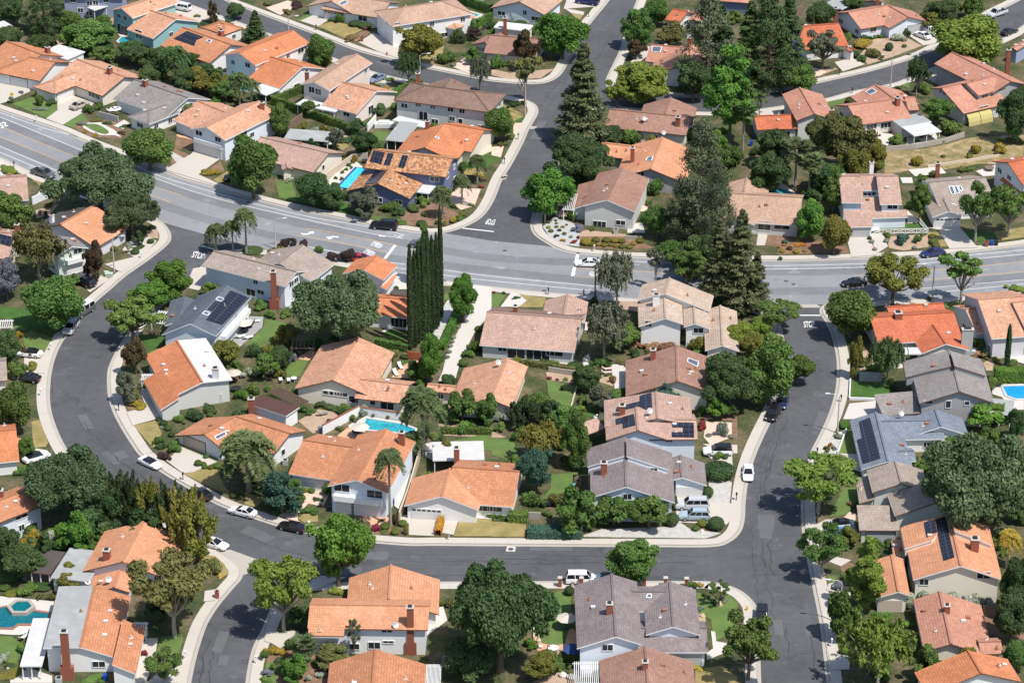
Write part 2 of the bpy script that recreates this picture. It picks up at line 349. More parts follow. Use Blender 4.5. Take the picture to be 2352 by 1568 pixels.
    def finish(s):
        c = sum(s.pts, Vector()) / len(s.pts); c.z = 0; s.c = c
        rad = sum(((p - c).xy.length for p in s.pts)) / len(s.pts); s.rad = rad
        root = empty('house', c); tag(root, s.label, 'house', 'houses of the neighbourhood'); s.root = root
        roof = s.roofmb.build('roof', [s.trim] + [roofmat(k) for k in s.keys], root)
        s.wallmb.build('wall', wallmat(s.wc), root)
        own = [e for e in s.extra if e[0] in ('win', 'gar')]; s.extra = [e for e in s.extra if e not in own]; rw = random.Random(int(abs(c.x * 7 + c.y * 3))); auto = []
        for W in list(s.wp):                              # plain windows on the remaining bare walls
            nn = nrm(W); a, b = W[0], W[1]; L = (b - a).length; top = min(p.z for p in W[2:]); vw = (CAM - a).normalized()
            if L < 3.5 or top < 2 or nn.dot(vw) < .2: continue
            for z in ([1.45] if top < 4.1 else [1.4, 4.05]):
                n = int(L / 3.4)
                for i in range(n):
                    P = a.lerp(b, (i + .5) / n); P.z = z
                    if rw.random() < .5 and z + .6 < top: auto.append((P, rw.choice((1.1, 1.5, 1.9)), nn))
        s.extra = [e for e in s.extra if e[0] == 'rise'] + own + [('auto', a) for a in auto] + [e for e in s.extra if e[0] != 'rise']
        for e in s.extra:
            k = e[0]
            if k == 'auto':
                P, w_, nn = e[1]; d = (P - CAM).normalized(); hh = [polyhit(CAM, d, Q) for Q in s.rp + s.wp if nrm(Q).dot(d) < 0]; hh = min((h - CAM).length for h in hh if h is not None) if any(h is not None for h in hh) else 0
                if abs(hh - (P - CAM).length) > .35 or any((P - q).length < 2.5 for q in s.used): continue
                tx = Vector((0, 0, 1)).cross(nn).normalized(); M3 = Matrix((tx, Vector((0, 0, 1)), nn)).transposed(); m = MB()
                for x in (-w_ / 2, 0, w_ / 2): m.box(P + tx * x + nn * .05, (.08, 1.1, .1), rot=M3)
                for y in (-.52, .52): m.box(P + Vector((0, 0, y)) + nn * .05, (w_ - .08, .09, .096), rot=M3)
                wo = m.build('window', WHITE, root); m = MB(); m.box(P + nn * .03, (w_ - .05, 1.0, .04), rot=M3); m.build('pane', GLASS, wo); continue
            if k == 'chim':
                h = s.hit(e[1], s.rp)
                if not h: print('miss chim', s.nick, e[1]); continue
                P = h[0]; dd = (h[1][1] - h[1][0]); rz = math.atan2(dd.y, dd.x); m = MB(); mt = {'brick': BRICK, 'white': WHITE, 'grey': mat('grey_chimney', (.45, .46, .45))}[e[4]]
                m.box((P.x, P.y, P.z + e[2] / 2 - .5), (e[5], e[3], e[2] + 1), rz, 0); m.box((P.x, P.y, P.z + e[2] + .06), (e[5] + .18, e[3] + .18, .12), rz, 1); m.box((P.x, P.y, P.z + e[2] + .22), (e[5] * .6, e[3] * .6, .2), rz, 2)
                m.build('chimney', [mt, CONC, DARKMETAL], roof)
            elif k == 'ext':
                P = GT(s.t, e[1]); m = MB(); mt = {'brick': BRICK, 'white': WHITE, 'pale': wallmat(s.wc), 'grey': mat('grey_chimney', (.45, .46, .45))}[e[4]]; wd = s.wp[0][1] - s.wp[0][0]; rz = math.atan2(wd.y, wd.x)
                m.box((P.x, P.y + .4, e[2] / 2), (e[3], .8, e[2]), 0, 0); m.box((P.x, P.y + .44, e[2] * .14), (e[3] * 1.7, .94, e[2] * .28), 0, 0)
                m.box((P.x, P.y + .4, e[2] + .07), (e[3] + .2, 1.0, .14), 0, 1); m.box((P.x, P.y + .4, e[2] + .25), (e[3] * .6, .5, .24), 0, 2)
                m.build('chimney', [mt, CONC, DARKMETAL], root)
            elif k in ('win', 'gar'):
                h = s.hit(e[1], s.wp, True)
                if not h: print('miss', k, s.nick, e[1]); continue
                P, W = h; nn = nrm(W); tx = Vector((0, 0, 1)).cross(nn).normalized(); z = Vector((0, 0, 1))
                M3 = Matrix((tx, z, nn)).transposed(); w_, h_ = e[2], e[3]
                us = [(q - P).dot(tx) for q in W]; lo, hi = min(us) + .15, max(us) - .15
                w_ = min(w_, hi - lo); cu = min(max(0, lo + w_ / 2), hi - w_ / 2); P = P + tx * cu
                if k == 'win':
                    m = MB(); t = .09
                    for x in [-w_ / 2, w_ / 2] + [w_ * (i / e[4] - .5) for i in range(1, e[4])]: m.box(P + tx * x + nn * .05, (t if abs(abs(x) - w_ / 2) < .01 else .06, h_ + t, .1), rot=M3)
                    for y in (-h_ / 2, h_ / 2): m.box(P + z * y + nn * .05, (w_ - t, t, .096), rot=M3)
                    wo = m.build('window', WHITE, root); m = MB(); m.box(P + nn * .03, (w_ - .05, h_ - .05, .04), rot=M3); m.build('pane', GLASS, wo); s.used.append(P.copy())
                else:
                    P.z = h_ / 2 + .1; m = MB(); cm = mat('garage_door_paint', (.68, .67, .65), .6, .04) if e[5] == 'w' else mat('garage_door_' + e[5], {'tan': (.52, .44, .36), 'grey': (.42, .43, .44)}[e[5]], .6, .04)
                    for i in range(4): m.box(P + z * (h_ * ((i + .5) / 4 - .5)) + nn * .05, (w_, h_ / 4 - .03, .08), rot=M3)
                    m.box(P + nn * .02, (w_ + .24, h_ + .2, .05), rot=M3, m=1)
                    if e[4]:
                        for i in range(6): m.box(P + z * (h_ * .375) + tx * (w_ * ((i + .5) / 6 - .5)) + nn * .1, (w_ / 8, .28, .03), rot=M3, m=2)
                    m.build('garage_door', [cm, s.trim, GLASS], root); s.used += [P + tx * x for x in (-2, 0, 2)]
            elif k in ('sol', 'sky'):
                q = e[1]; cx = sum(p[0] for p in q) / len(q), sum(p[1] for p in q) / len(q); h = s.hit(cx, s.rp)
                if not h: print('miss', k, s.nick, cx); continue
                nn = nrm(h[1]); pl = []
                for p in q:
                    d = ray(V(s.t, p)); pl.append(CAM + d * ((h[0] - CAM).dot(nn) / d.dot(nn)) + nn * (.16 if k == 'sol' else .12))
                ud = Vector((0, 0, 1)).cross(nn).normalized(); vd = nn.cross(ud); m = MB()
                if nrm(pl).dot(nn) < 0: pl = pl[::-1]
                m.face(pl, 0, [((p - h[0]).dot(ud), (p - h[0]).dot(vd)) for p in pl])
                for a, b in zip(pl, pl[1:] + pl[:1]): m.face([a - nn * .14, b - nn * .14, b, a], 1)
                if k == 'sol': m.build('solar_panel', [SOLAR, DARKMETAL], roof)
                else:
                    for a, b in zip(pl, pl[1:] + pl[:1]): m.bar(a, b, .14, .1, 1)
                    m.build('skylight', [glassy('skylight_glass', (.10, .12, .16)), WHITE], roof)
            elif k == 'flat':
                _, A, B, Cc, hh, c, wl = e; a, b, q = GT(s.t, A, hh), GT(s.t, B, hh), GT(s.t, Cc, hh); d = (b - a).normalized(); n = Vector((-d.y, d.x, 0)); wv = (q - a).dot(n); n2 = n * wv
                P = [a, b, b + n2, a + n2]; P = P if nrm(P).z > 0 else P[::-1]; m = MB(); m.slab([P], .22, [0], 1, 1, [[(p.dot(d), p.dot(n)) for p in P]])
                po = m.build('flat_roof' if wl else 'patio_cover', [roofmat(c), WHITE if c != 'dark' else BROWNTRIM], root); sg = 1 if wv > 0 else -1; r = [a + d * .3 + n * .3 * sg, b - d * .3 + n * .3 * sg, b + n2 - d * .3 - n * .3 * sg, a + n2 + d * .3 - n * .3 * sg]
                if wl:
                    m = MB(); ctr = (r[0] + r[2]) / 2
                    for i in range(4):
                        x, y = r[i].copy(), r[(i + 1) % 4].copy(); F = [Vector((x.x, x.y, 0)), Vector((y.x, y.y, 0)), Vector((y.x, y.y, hh - .23)), Vector((x.x, x.y, hh - .23))]
                        F = F if nrm(F).dot((x + y) / 2 - ctr) > 0 else F[::-1]; m.face(F); s.wp.append(F)
                    m.build('annexe_wall', wallmat(s.wc), root)
                else:
                    for x in r + [(r[0] + r[1]) / 2]:
                        m = MB(); m.box((x.x, x.y, (hh - .22 + .1) / 2), (.15, .15, hh - .32)); m.build('post', WHITE, po)
            elif k == 'rise':                              # a part of the roof stepped up, with a wall under its edge
                cx = sum(p[0] for p in e[1]) / len(e[1]), sum(p[1] for p in e[1]) / len(e[1]); h = s.hit(cx, s.rp)
                if not h: print('miss rise', s.nick); continue
                nn = nrm(h[1]); O = h[0] + Vector((0, 0, e[2])); pl = []
                for p in e[1]: d = ray(V(s.t, p)); pl.append(CAM + d * ((O - CAM).dot(nn) / d.dot(nn)))
                if nrm(pl).dot(nn) < 0: pl = pl[::-1]
                ud = Vector((0, 0, 1)).cross(nn).normalized(); vd = nn.cross(ud); m = MB(); m.slab([pl], .2, [0], 1, 1, [[(p.dot(ud), (p - O).dot(vd) + 60) for p in pl]]); ro = m.build('raised_roof', [roofmat(s.rc), s.trim], root); cc = sum(pl, Vector()) / len(pl); m = MB(); il = [cc + (p - cc) * .94 - Vector((0, 0, .21)) for p in pl]; s.rp.append(pl)
                for a, b in zip(il, il[1:] + il[:1]): u = Vector((0, 0, e[2] + .5)); F = [a - u, b - u, b, a]; m.face(F); s.wp.append(F)
                m.build('raised_wall', wallmat(s.wc), root)
            elif k == 'dish':
                h = s.hit(e[1], s.rp + s.wp)
                P = h[0] if h else GT(s.t, e[1], e[2]); m = MB(); ax = Vector((.35, -.7, .6)).normalized(); ctr = P + Vector((0, 0, .9)) + ax * .2; x = ax.cross(Vector((0, 0, 1))).normalized(); y = x.cross(ax)
                ring = [ctr + (x * math.cos(t * math.pi / 5) + y * math.sin(t * math.pi / 5)) * .5 for t in range(10)]
                for i in range(10): m.face([ctr - ax * .12, ring[i], ring[(i + 1) % 10]]); m.face([ctr - ax * .15, ring[(i + 1) % 10], ring[i]])
                m.tube([P, ctr - ax * .12], .05, 5); m.tube([ctr - y * .4, ctr + ax * .45], .03, 4); m.build('satellite_dish', METAL, roof)
            elif k == 'band':
                h1, h2 = s.hit(e[1], s.wp, True), s.hit(e[2], s.wp, True)
                if not (h1 and h2): print('miss band', s.nick); continue
                a, b = h1[0], h2[0]; nn = nrm(h1[1]); a.z = b.z = (e[3] + e[4]) / 2; m = MB(); m.bar(a + nn * e[5] / 2, b + nn * e[5] / 2, e[5], e[4] - e[3]); m.build('balcony', WHITE, root)
        rnd = random.Random(len(s.nick) * 7 + int(abs(s.c.x) * 10))
        for i in range(rnd.randint(4, 7)):                # roof vents and pipes
            P = rnd.choice(s.rp)
            if len(P) < 4: continue
            u, v = rnd.uniform(.25, .75), rnd.uniform(.35, .8); q = P[0].lerp(P[1], u).lerp(P[3].lerp(P[2], u), v)
            above = any(polyhit(q + Vector((0, 0, .3)), Vector((0, 0, 1)), T) for T in s.rp)
            if above: continue
            m = MB()
            if rnd.random() < .5: m.tube([q - Vector((0, 0, .1)), q + Vector((0, 0, .55))], .09, 6); m.box(q + Vector((0, 0, .06)), (.5, .5, .1))
            else: m.box(q + Vector((0, 0, .12)), (.6, .5, .28)); m.box(q + Vector((0, 0, .28)), (.7, .6, .05))
            m.build('roof_vent', mat(*rnd.choice((('pale_vent', (.62, .52, .45)), ('vent_metal', (.6, .6, .6)), ('rust_vent', (.35, .16, .09))))), roof)
        HOUSES.append(s)
# ---------------------------------------------------------------- plants
def quads(cen, nor, size, asp=.62, rng=None, droop=None):
    n = len(cen); r = rng.normal(size=(n, 3)); 
    if droop is not None: r = droop + .25 * r
    t = r - nor * np.sum(r * nor, 1, keepdims=True); t /= np.linalg.norm(t, axis=1, keepdims=True) + 1e-9
    b = np.cross(nor, t); sz = (size * rng.uniform(.7, 1.3, n))[:, None]
    return np.stack([cen - t * sz, cen + b * sz * asp, cen + t * sz, cen - b * sz * asp], 1).reshape(-1, 3)
def leafmesh(name, Vx, tone, m):
    n = len(Vx) // 4; me = bpy.data.meshes.new(name); me.vertices.add(n * 4); me.vertices.foreach_set('co', Vx.astype(np.float32).ravel())
    me.loops.add(n * 4); me.loops.foreach_set('vertex_index', np.arange(n * 4, dtype=np.int32)); me.polygons.add(n); me.polygons.foreach_set('loop_start', np.arange(0, n * 4, 4, dtype=np.int32))
    at = me.attributes.new('tone', 'FLOAT', 'FACE'); at.data.foreach_set('value', np.clip(tone, 0, 1).astype(np.float32)); me.materials.append(m); me.update(calc_edges=True); return me
def blobleaves(blobs, n, size, rng, up=.35, jit=.55, shell=(.72, 1.06), droop=None):
    C = np.array([b[0] for b in blobs]); Rr = np.array([b[1] for b in blobs]); a = Rr[:, 0] * Rr[:, 2] + Rr[:, 0] ** 2; k = rng.choice(len(blobs), int(n * 1.5), p=a / a.sum())
    u = rng.normal(size=(len(k), 3)); u /= np.linalg.norm(u, axis=1, keepdims=True); u[:, 2] = np.where((u[:, 2] < -.35) & (rng.random(len(k)) < .6), -u[:, 2], u[:, 2])
    p = C[k] + u * Rr[k] * rng.uniform(*shell, len(k))[:, None]; keep = np.ones(len(k), bool)
    for j in range(len(blobs)): keep &= ~((k != j) & (np.sum(((p - C[j]) / Rr[j]) ** 2, 1) < .5))
    p, u, k = p[keep][:n], u[keep][:n], k[keep][:n]
    nor = u / Rr[k]; nor /= np.linalg.norm(nor, axis=1, keepdims=True); nor = nor + rng.normal(size=nor.shape) * jit + np.array([0, 0, up]); nor /= np.linalg.norm(nor, axis=1, keepdims=True)
    bt = rng.uniform(.15, .85, len(blobs)); tone = bt[k] * .62 + rng.random(len(k)) * .34
    return quads(p, nor, size, .62, rng, droop), tone
def core(blobs, f=.62):                                    # dark core added to block light, painting shade inside an opaque clump
    out = []
    for c, r in blobs:
        for i in range(6):
            for z0, z1 in ((-.8, 0), (0, .8)):
                q = []
                for (t, z) in ((i, z0), (i + 1, z0), (i + 1, z1), (i, z1)):
                    k = math.sqrt(max(0, 1 - z * z)); q.append([c[0] + math.cos(t * math.pi / 3) * k * r[0] * f, c[1] + math.sin(t * math.pi / 3) * k * r[1] * f, c[2] + z * r[2] * f])
                out += q
    return np.array(out)
PROTO = {}
def limbs(mb, pts, base, r0, rng, bend=.3):
    for p in pts:
        p = Vector(p); a = Vector(base); mid = a.lerp(p, .5) + Vector((rng.normal() * bend, rng.normal() * bend, -.2)); mb.tube([a, mid, p], [r0, r0 * .6, r0 * .25], 5, cap=False)
def proto(kind, col, var=0):
    key = (kind, col, var)
    if key in PROTO: return PROTO[key]
    rng = np.random.default_rng(abs(hash_s(kind)) % 9999 + var * 77); tr = MB(); bark = BARK; Lm = LEAF[col]; tone = None
    R0, H0 = dict(round=(4, 8), oak=(8, 11), open=(5, 8.5), sparse=(3, 6.5), conifer=(4, 19), pine=(5.5, 19), weep=(3.5, 9), cypress=(.6, 15), juniper=(3, 7), bush=(1.2, 1.6), clip=(1.0, 1.1), tall=(3.6, 15), palm=(2.4, 8), fan=(2, 6), shrubtree=(2, 3.6), spruce=(4.5, 5))[kind]
    B = []
    if kind in ('round', 'tall', 'shrubtree'):
        nb = {'round': 58, 'tall': 70, 'shrubtree': 26}[kind]; lo = {'round': .56, 'tall': .52, 'shrubtree': .54}[kind]; ph = rng.uniform(0, 6.28, 4)
        for i in range(nb):
            u = rng.normal(size=3); u /= np.linalg.norm(u); q = rng.uniform(.4, .9) * (.90 + .13 * math.sin(2 * math.atan2(u[1], u[0]) + ph[0]) + .10 * math.sin(3 * math.atan2(u[1], u[0]) + ph[1] + 3 * u[2]) + .09 * math.sin(5 * u[2] + ph[2])); zz = H0 * lo + u[2] * H0 * (1 - lo) * q * .98
            wd = 1.0 if kind != 'tall' else max(.25, 1.1 - .75 * max(0, (zz / H0 - .45) / .55))
            B.append(((u[0] * R0 * q * wd, u[1] * R0 * q * wd, zz), np.array([1, 1, .8]) * R0 * rng.uniform(.13, .32)))
        Vx, tone = blobleaves(B, {'round': 16000, 'tall': 18000, 'shrubtree': 6800}[kind], .195 * (R0 / 4) ** .5, rng, jit=.75, shell=(.62, 1.16))
        limbs(tr, [b[0] for b in B[:7]], (0, 0, H0 * .22), R0 * .05, rng); tr.tube([(0, 0, -.1), (0, 0, H0 * .12), (.1, 0, H0 * .26)], [R0 * .075, R0 * .06, R0 * .055], 7)
    elif kind == 'oak':
        for i in range(130):
            u = rng.normal(size=3); u /= np.linalg.norm(u); u[2] = abs(u[2]) * 1.0 - .32; a_ = math.atan2(u[1], u[0]); q = rng.uniform(.45, .92) * (.92 + .12 * math.sin(3 * a_ + var * 2) + .10 * math.sin(5 * a_ + 4 * u[2] + var))
            B.append(((u[0] * R0 * q, u[1] * R0 * q, H0 * .52 + u[2] * H0 * .46 * q), np.array([1, 1, .72]) * rng.uniform(.7, 1.6)))
        Vx, tone = blobleaves(B, 46000, .215, rng, jit=.8, shell=(.6, 1.18))
        limbs(tr, [b[0] for b in B[:16]], (0, 0, 2.4), .3, rng, .8); tr.tube([(0, 0, -.1), (0, .1, 1.2), (.1, 0, 2.6)], [.62, .46, .42], 8)
    elif kind in ('open', 'sparse'):
        nb = 27 if kind == 'open' else 12; bark = BARKL if var % 2 else BARK
        for i in range(nb):
            t = i * 2.4 + rng.uniform(-.3, .3); q = rng.uniform(.25, .85); zz = H0 * rng.uniform(.52, .92) - q * H0 * .10
            B.append(((math.cos(t) * R0 * q, math.sin(t) * R0 * q, zz), np.array([1, 1, .62]) * R0 * rng.uniform(.13, .27)))
        Vx, tone = blobleaves(B, 6600 if kind == 'open' else 2300, .225, rng, jit=.6, shell=(.5, 1.1))
        limbs(tr, [b[0] for b in B], (0, 0, H0 * .26), R0 * .034, rng, .4); tr.tube([(0, 0, -.1), (.1, 0, H0 * .15), (0, .1, H0 * .3)], [R0 * .062, R0 * .05, R0 * .045], 7)
    elif kind in ('conifer', 'pine', 'spruce'):
        Cn, Nr, Dr, tn = [], [], [], []; lay = {'conifer': 26, 'pine': 15, 'spruce': 7}[kind]
        for i in range(lay):
            f = i / (lay - 1); z = H0 * (.10 + .88 * f); rr = R0 * (1 - f) ** .75 * rng.uniform(.8, 1.1) + .25
            if kind == 'pine': rr = R0 * (.55 + .55 * math.sin(math.pi * min(1, f * .9 + .18))) * (1.02 - f ** 3 * .75)
            for j in range(9 if kind != 'pine' else 7):
                a = rng.uniform(0, 6.283); L = rr * rng.uniform(.65, 1.08); tt = rng.uniform(.2, 1)
                nn = {'conifer': 62, 'pine': 105, 'spruce': 90}[kind]
                if kind == 'pine':
                    c0 = np.array([math.cos(a) * L * .8, math.sin(a) * L * .8, z + rng.normal() * .4]); g = rng.normal(size=(nn, 3)) * np.array([.62, .62, .45]) + c0; no = (g - c0) + np.array([0, 0, .6]) + rng.normal(size=(nn, 3)) * .4
                    Cn.append(g); Dr.append(rng.normal(size=(nn, 3))); limbs(tr, [tuple(c0)], (0, 0, z - .8), .1, rng, .1)
                else:
                    q = np.sqrt(rng.uniform(.02, 1, nn)) * L; sp = .16 * q * rng.normal(size=nn) + rng.normal(size=nn) * .12; dz = -.20 * q + .035 * q * q * (1 if kind == 'conifer' else .4) - np.abs(rng.normal(size=nn)) * .22
                    g = np.stack([math.cos(a) * q - math.sin(a) * sp, math.sin(a) * q + math.cos(a) * sp, z + dz], 1); no = np.stack([math.cos(a) * np.ones(nn) * .35, math.sin(a) * np.ones(nn) * .35, np.ones(nn)], 1) + rng.normal(size=(nn, 3)) * .45
                    Cn.append(g); Dr.append(np.tile([math.cos(a), math.sin(a), -.25], (nn, 1)))
                Nr.append(no / np.linalg.norm(no, axis=1, keepdims=True)); tn.append(tt * .45 + rng.random(nn) * .5)
        Vx = quads(np.concatenate(Cn), np.concatenate(Nr), .30 if kind != 'pine' else .26, .42, rng, np.concatenate(Dr)); tone = np.concatenate(tn)
        tr.tube([(0, 0, -.1), (0, 0, H0 * .5), (0, 0, H0 * .96)], [R0 * .08, R0 * .05, .04], 7)
    elif kind == 'weep':
        Cn, Nr, Dr, tn = [], [], [], []; bark = BARKL
        for i in range(62):
            u = rng.normal(size=3); u /= np.linalg.norm(u); q = rng.uniform(.4, .95); c0 = np.array([u[0] * R0 * q, u[1] * R0 * q, H0 * .62 + abs(u[2]) * H0 * .36 * q])
            for j in range(5):
                L = rng.uniform(.15, .42) * H0 * .6; n_ = 26; z = rng.uniform(0, L, n_); st = c0 + rng.normal(size=3) * np.array([.45, .45, .25]); out = np.array([u[0], u[1], 0]) * .18
                g = st + out * z[:, None] + rng.normal(size=(n_, 3)) * .13; g[:, 2] -= z; g[:, 2] = np.maximum(g[:, 2], .5); Cn.append(g); no = rng.normal(size=(n_, 3)) * .7 + np.array([u[0], u[1], .5]); Nr.append(no / np.linalg.norm(no, axis=1, keepdims=True)); Dr.append(np.tile([0, 0, -1.], (n_, 1))); tn.append(np.full(n_, rng.uniform(0, .5)) + rng.random(n_) * .5)
            if i < 9: limbs(tr, [tuple(c0)], (0, 0, H0 * .25), R0 * .035, rng, .4)
        Vx = quads(np.concatenate(Cn), np.concatenate(Nr), .24, .4, rng, np.concatenate(Dr)); tone = np.concatenate(tn); tr.tube([(0, 0, -.1), (.1, 0, H0 * .15), (0, 0, H0 * .28)], [R0 * .06, R0 * .05, R0 * .045], 7)
    elif kind == 'cypress':
        n_ = 4200; z = rng.uniform(.02, 1, n_) ** .9; prof = np.minimum(1, .75 + z) * np.sqrt(np.clip(1 - z ** 3.2, 0.01, 1)); a = rng.uniform(0, 6.283, n_); q = prof * R0 * rng.uniform(.72, 1.05, n_) * (1 + .12 * np.sin(a * 5 + z * 9))
        g = np.stack([np.cos(a) * q, np.sin(a) * q, z * H0], 1); no = np.stack([np.cos(a), np.sin(a), np.full(n_, .35)], 1) + rng.normal(size=(n_, 3)) * .4; no /= np.linalg.norm(no, axis=1, keepdims=True)
        Vx = quads(g, no, .2, .5, rng, np.tile([0, 0, 1.], (n_, 1))); tone = rng.random(n_) * .7; tr.tube([(0, 0, -.1), (0, 0, H0 * .9)], [.16, .04], 6)
    elif kind == 'juniper':
        Cn, Nr, Dr, tn = [], [], [], []
        for i in range(46):
            u = rng.normal(size=3); u /= np.linalg.norm(u); q = rng.uniform(.3, .85); c0 = np.array([u[0] * R0 * q, u[1] * R0 * q, H0 * .42 + u[2] * H0 * .34]); L = rng.uniform(.18, .34) * H0; n_ = 150; z = rng.uniform(0, 1, n_); wd = .6 * (1 - z) ** .8 + .04
            dr = np.array([u[0] * .45, u[1] * .45, 1]); a = rng.uniform(0, 6.283, n_); g = c0 + dr * (z * L)[:, None] + np.stack([np.cos(a) * wd, np.sin(a) * wd, np.zeros(n_)], 1) * rng.uniform(.6, 1.1, (n_, 1))
            no = np.stack([np.cos(a), np.sin(a), np.full(n_, .5)], 1) + rng.normal(size=(n_, 3)) * .5; Cn.append(g); Nr.append(no / np.linalg.norm(no, axis=1, keepdims=True)); Dr.append(np.tile(dr, (n_, 1))); tn.append(rng.uniform(0, .5) + rng.random(n_) * .45)
        Vx = quads(np.concatenate(Cn), np.concatenate(Nr), .2, .5, rng, np.concatenate(Dr)); tone = np.concatenate(tn); tr.tube([(0, 0, -.1), (0, 0, H0 * .5)], [.2, .1], 6)
    elif kind in ('bush', 'clip'):
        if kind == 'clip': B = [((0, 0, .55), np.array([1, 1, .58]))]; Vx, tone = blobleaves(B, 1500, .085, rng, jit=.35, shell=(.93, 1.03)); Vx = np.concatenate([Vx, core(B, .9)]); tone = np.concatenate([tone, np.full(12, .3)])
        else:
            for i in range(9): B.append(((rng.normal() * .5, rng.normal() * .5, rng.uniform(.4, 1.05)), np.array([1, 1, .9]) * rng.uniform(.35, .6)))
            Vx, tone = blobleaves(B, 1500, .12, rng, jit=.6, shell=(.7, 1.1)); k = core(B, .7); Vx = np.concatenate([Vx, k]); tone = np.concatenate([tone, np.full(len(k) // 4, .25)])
        tr = None
    elif kind in ('palm', 'fan'):
        Cn, Nr, Dr, tn = [], [], [], []; top = H0 * (.80 if kind == 'palm' else .72); bark = BARKL
        nf = 58 if kind == 'palm' else 48
        for i in range(nf):
            a = i * 2.4; el = rng.uniform(-.55, 1.35); L = R0 * rng.uniform(.85, 1.2); n_ = 34; t = np.linspace(.08, 1, n_); drp = t ** 2.2 * L * (.8 if kind == 'palm' else .25)
            x = t * L * math.cos(max(-.3, el) * .75) * (1 - .15 * t); z = t * L * math.sin(el) * .9 - drp
            if kind == 'palm':
                for sg in (-1, 1):
                    off = .34 * np.sin(np.pi * np.clip(t, .05, .98)) * sg; g = np.stack([math.cos(a) * x - math.sin(a) * off, math.sin(a) * x + math.cos(a) * off, top + z - np.abs(off) * .5], 1); Cn.append(g); no = np.tile([0, 0, 1.], (n_, 1)) + rng.normal(size=(n_, 3)) * .35; Nr.append(no / np.linalg.norm(no, axis=1, keepdims=True)); Dr.append(np.tile([math.cos(a) * .6 - math.sin(a) * sg, math.sin(a) * .6 + math.cos(a) * sg, -.5], (n_, 1))); tn.append(np.full(n_, .2 if el < 0 else .55) + rng.random(n_) * .3)
            else:
                c0 = np.array([math.cos(a) * L * .55, math.sin(a) * L * .55, top + L * math.sin(el) * .6]); m_ = 16; th = np.linspace(-2, 2, m_); rad = .42; ux = np.array([math.cos(a), math.sin(a), math.sin(el) * .6 - .2]); uy = np.array([-math.sin(a), math.cos(a), 0]); dd = np.cos(th)[:, None] * ux + np.sin(th)[:, None] * uy
                Cn.append(c0 + dd * rad); no = np.tile(np.cross(ux, uy), (m_, 1)) + rng.normal(size=(m_, 3)) * .25; Nr.append(no / np.linalg.norm(no, axis=1, keepdims=True)); Dr.append(dd * 4); tn.append(np.full(m_, rng.uniform(.1, .6)) + rng.random(m_) * .3)
        Vx = quads(np.concatenate(Cn), np.concatenate(Nr), .30 if kind == 'palm' else .45, .2, rng, np.concatenate(Dr) * 2); tone = np.concatenate(tn)
        tr.tube([(0, 0, -.1), (.05, 0, top * .5), (0, 0, top + .1)], [.24, .16, .15], 7)
    if B and kind not in ('bush', 'clip'):
        k = core(B, .45 if kind not in ('open', 'sparse') else .3); Vx = np.concatenate([Vx, k]); tone = np.concatenate([tone, np.full(len(k) // 4, .15)])  # fixed low tone puts the crown's inner shade into the core colour
    if kind in ('palm', 'fan'): Vx = (Vx - np.array([0, 0, top])) / R0
    else: Vx = Vx / np.array([R0, R0, H0])
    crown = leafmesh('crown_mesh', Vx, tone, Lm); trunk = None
    if tr:
        tr.v = [(a / R0, b / R0, c / (top if kind in ('palm', 'fan') else H0)) for a, b, c in tr.v]; to = tr.build('trunk', bark); trunk = to.data; bpy.data.objects.remove(to)
    PROTO[key] = (crown, trunk); return PROTO[key]
def hash_s(s): return sum((i + 3) * ord(c) for i, c in enumerate(s))
PLANTS = []       # (object, description, category, size) labelled at the end
KINDNAME = dict(round='broadleaf_tree', oak='oak_tree', open='street_tree', sparse='slender_tree', conifer='conifer_tree', pine='pine_tree', weep='weeping_tree', cypress='cypress_tree', juniper='juniper_tree', bush='bush', clip='clipped_shrub', tall='tall_tree', palm='palm_tree', fan='fan_palm', shrubtree='small_tree', spruce='spruce_tree')
def plant_at(kind, col, P, Rm, Hm, desc, var=None, cat=None):
    var = var if var is not None else random.randrange({'oak': 3, 'round': 4, 'open': 4, 'conifer': 3, 'weep': 3, 'bush': 3}.get(kind, 2))
    cr, tk = proto(kind, col, var); rz = random.uniform(0, 6.28); nm = KINDNAME[kind] if kind != 'bush' else ('flowering_shrub' if col in ('red', 'rust', 'whitefl', 'jac', 'orange', 'gold') else 'dry_garden_shrub' if col in ('sage', 'olive', 'bronze', 'greyg', 'purple') else 'bush')
    if tk is None:
        o = obj(nm, cr)
    else:
        o = empty(nm, P); c = bpy.data.objects.new('crown', cr); COL.objects.link(c); c.parent = o; t = bpy.data.objects.new('trunk', tk); COL.objects.link(t); t.parent = o
        if kind in ('palm', 'fan'): hh = max(Hm - Rm * .45, Rm * .6); c.location = (0, 0, hh); c.scale = (Rm, Rm, Rm); t.scale = (max(1.6, Rm) * (1 if kind == 'palm' else .8), max(1.6, Rm) * (1 if kind == 'palm' else .8), hh); Rk = Rm; Rm = Hm = 1.0
    o.location = P; o.rotation_euler = (0, 0, rz); o.scale = (Rm, Rm, Hm)
    PLANTS.append((o, desc, cat or ('tree' if tk else 'shrub'), Rm * Hm if kind not in ('palm', 'fan') else Rk)); return o
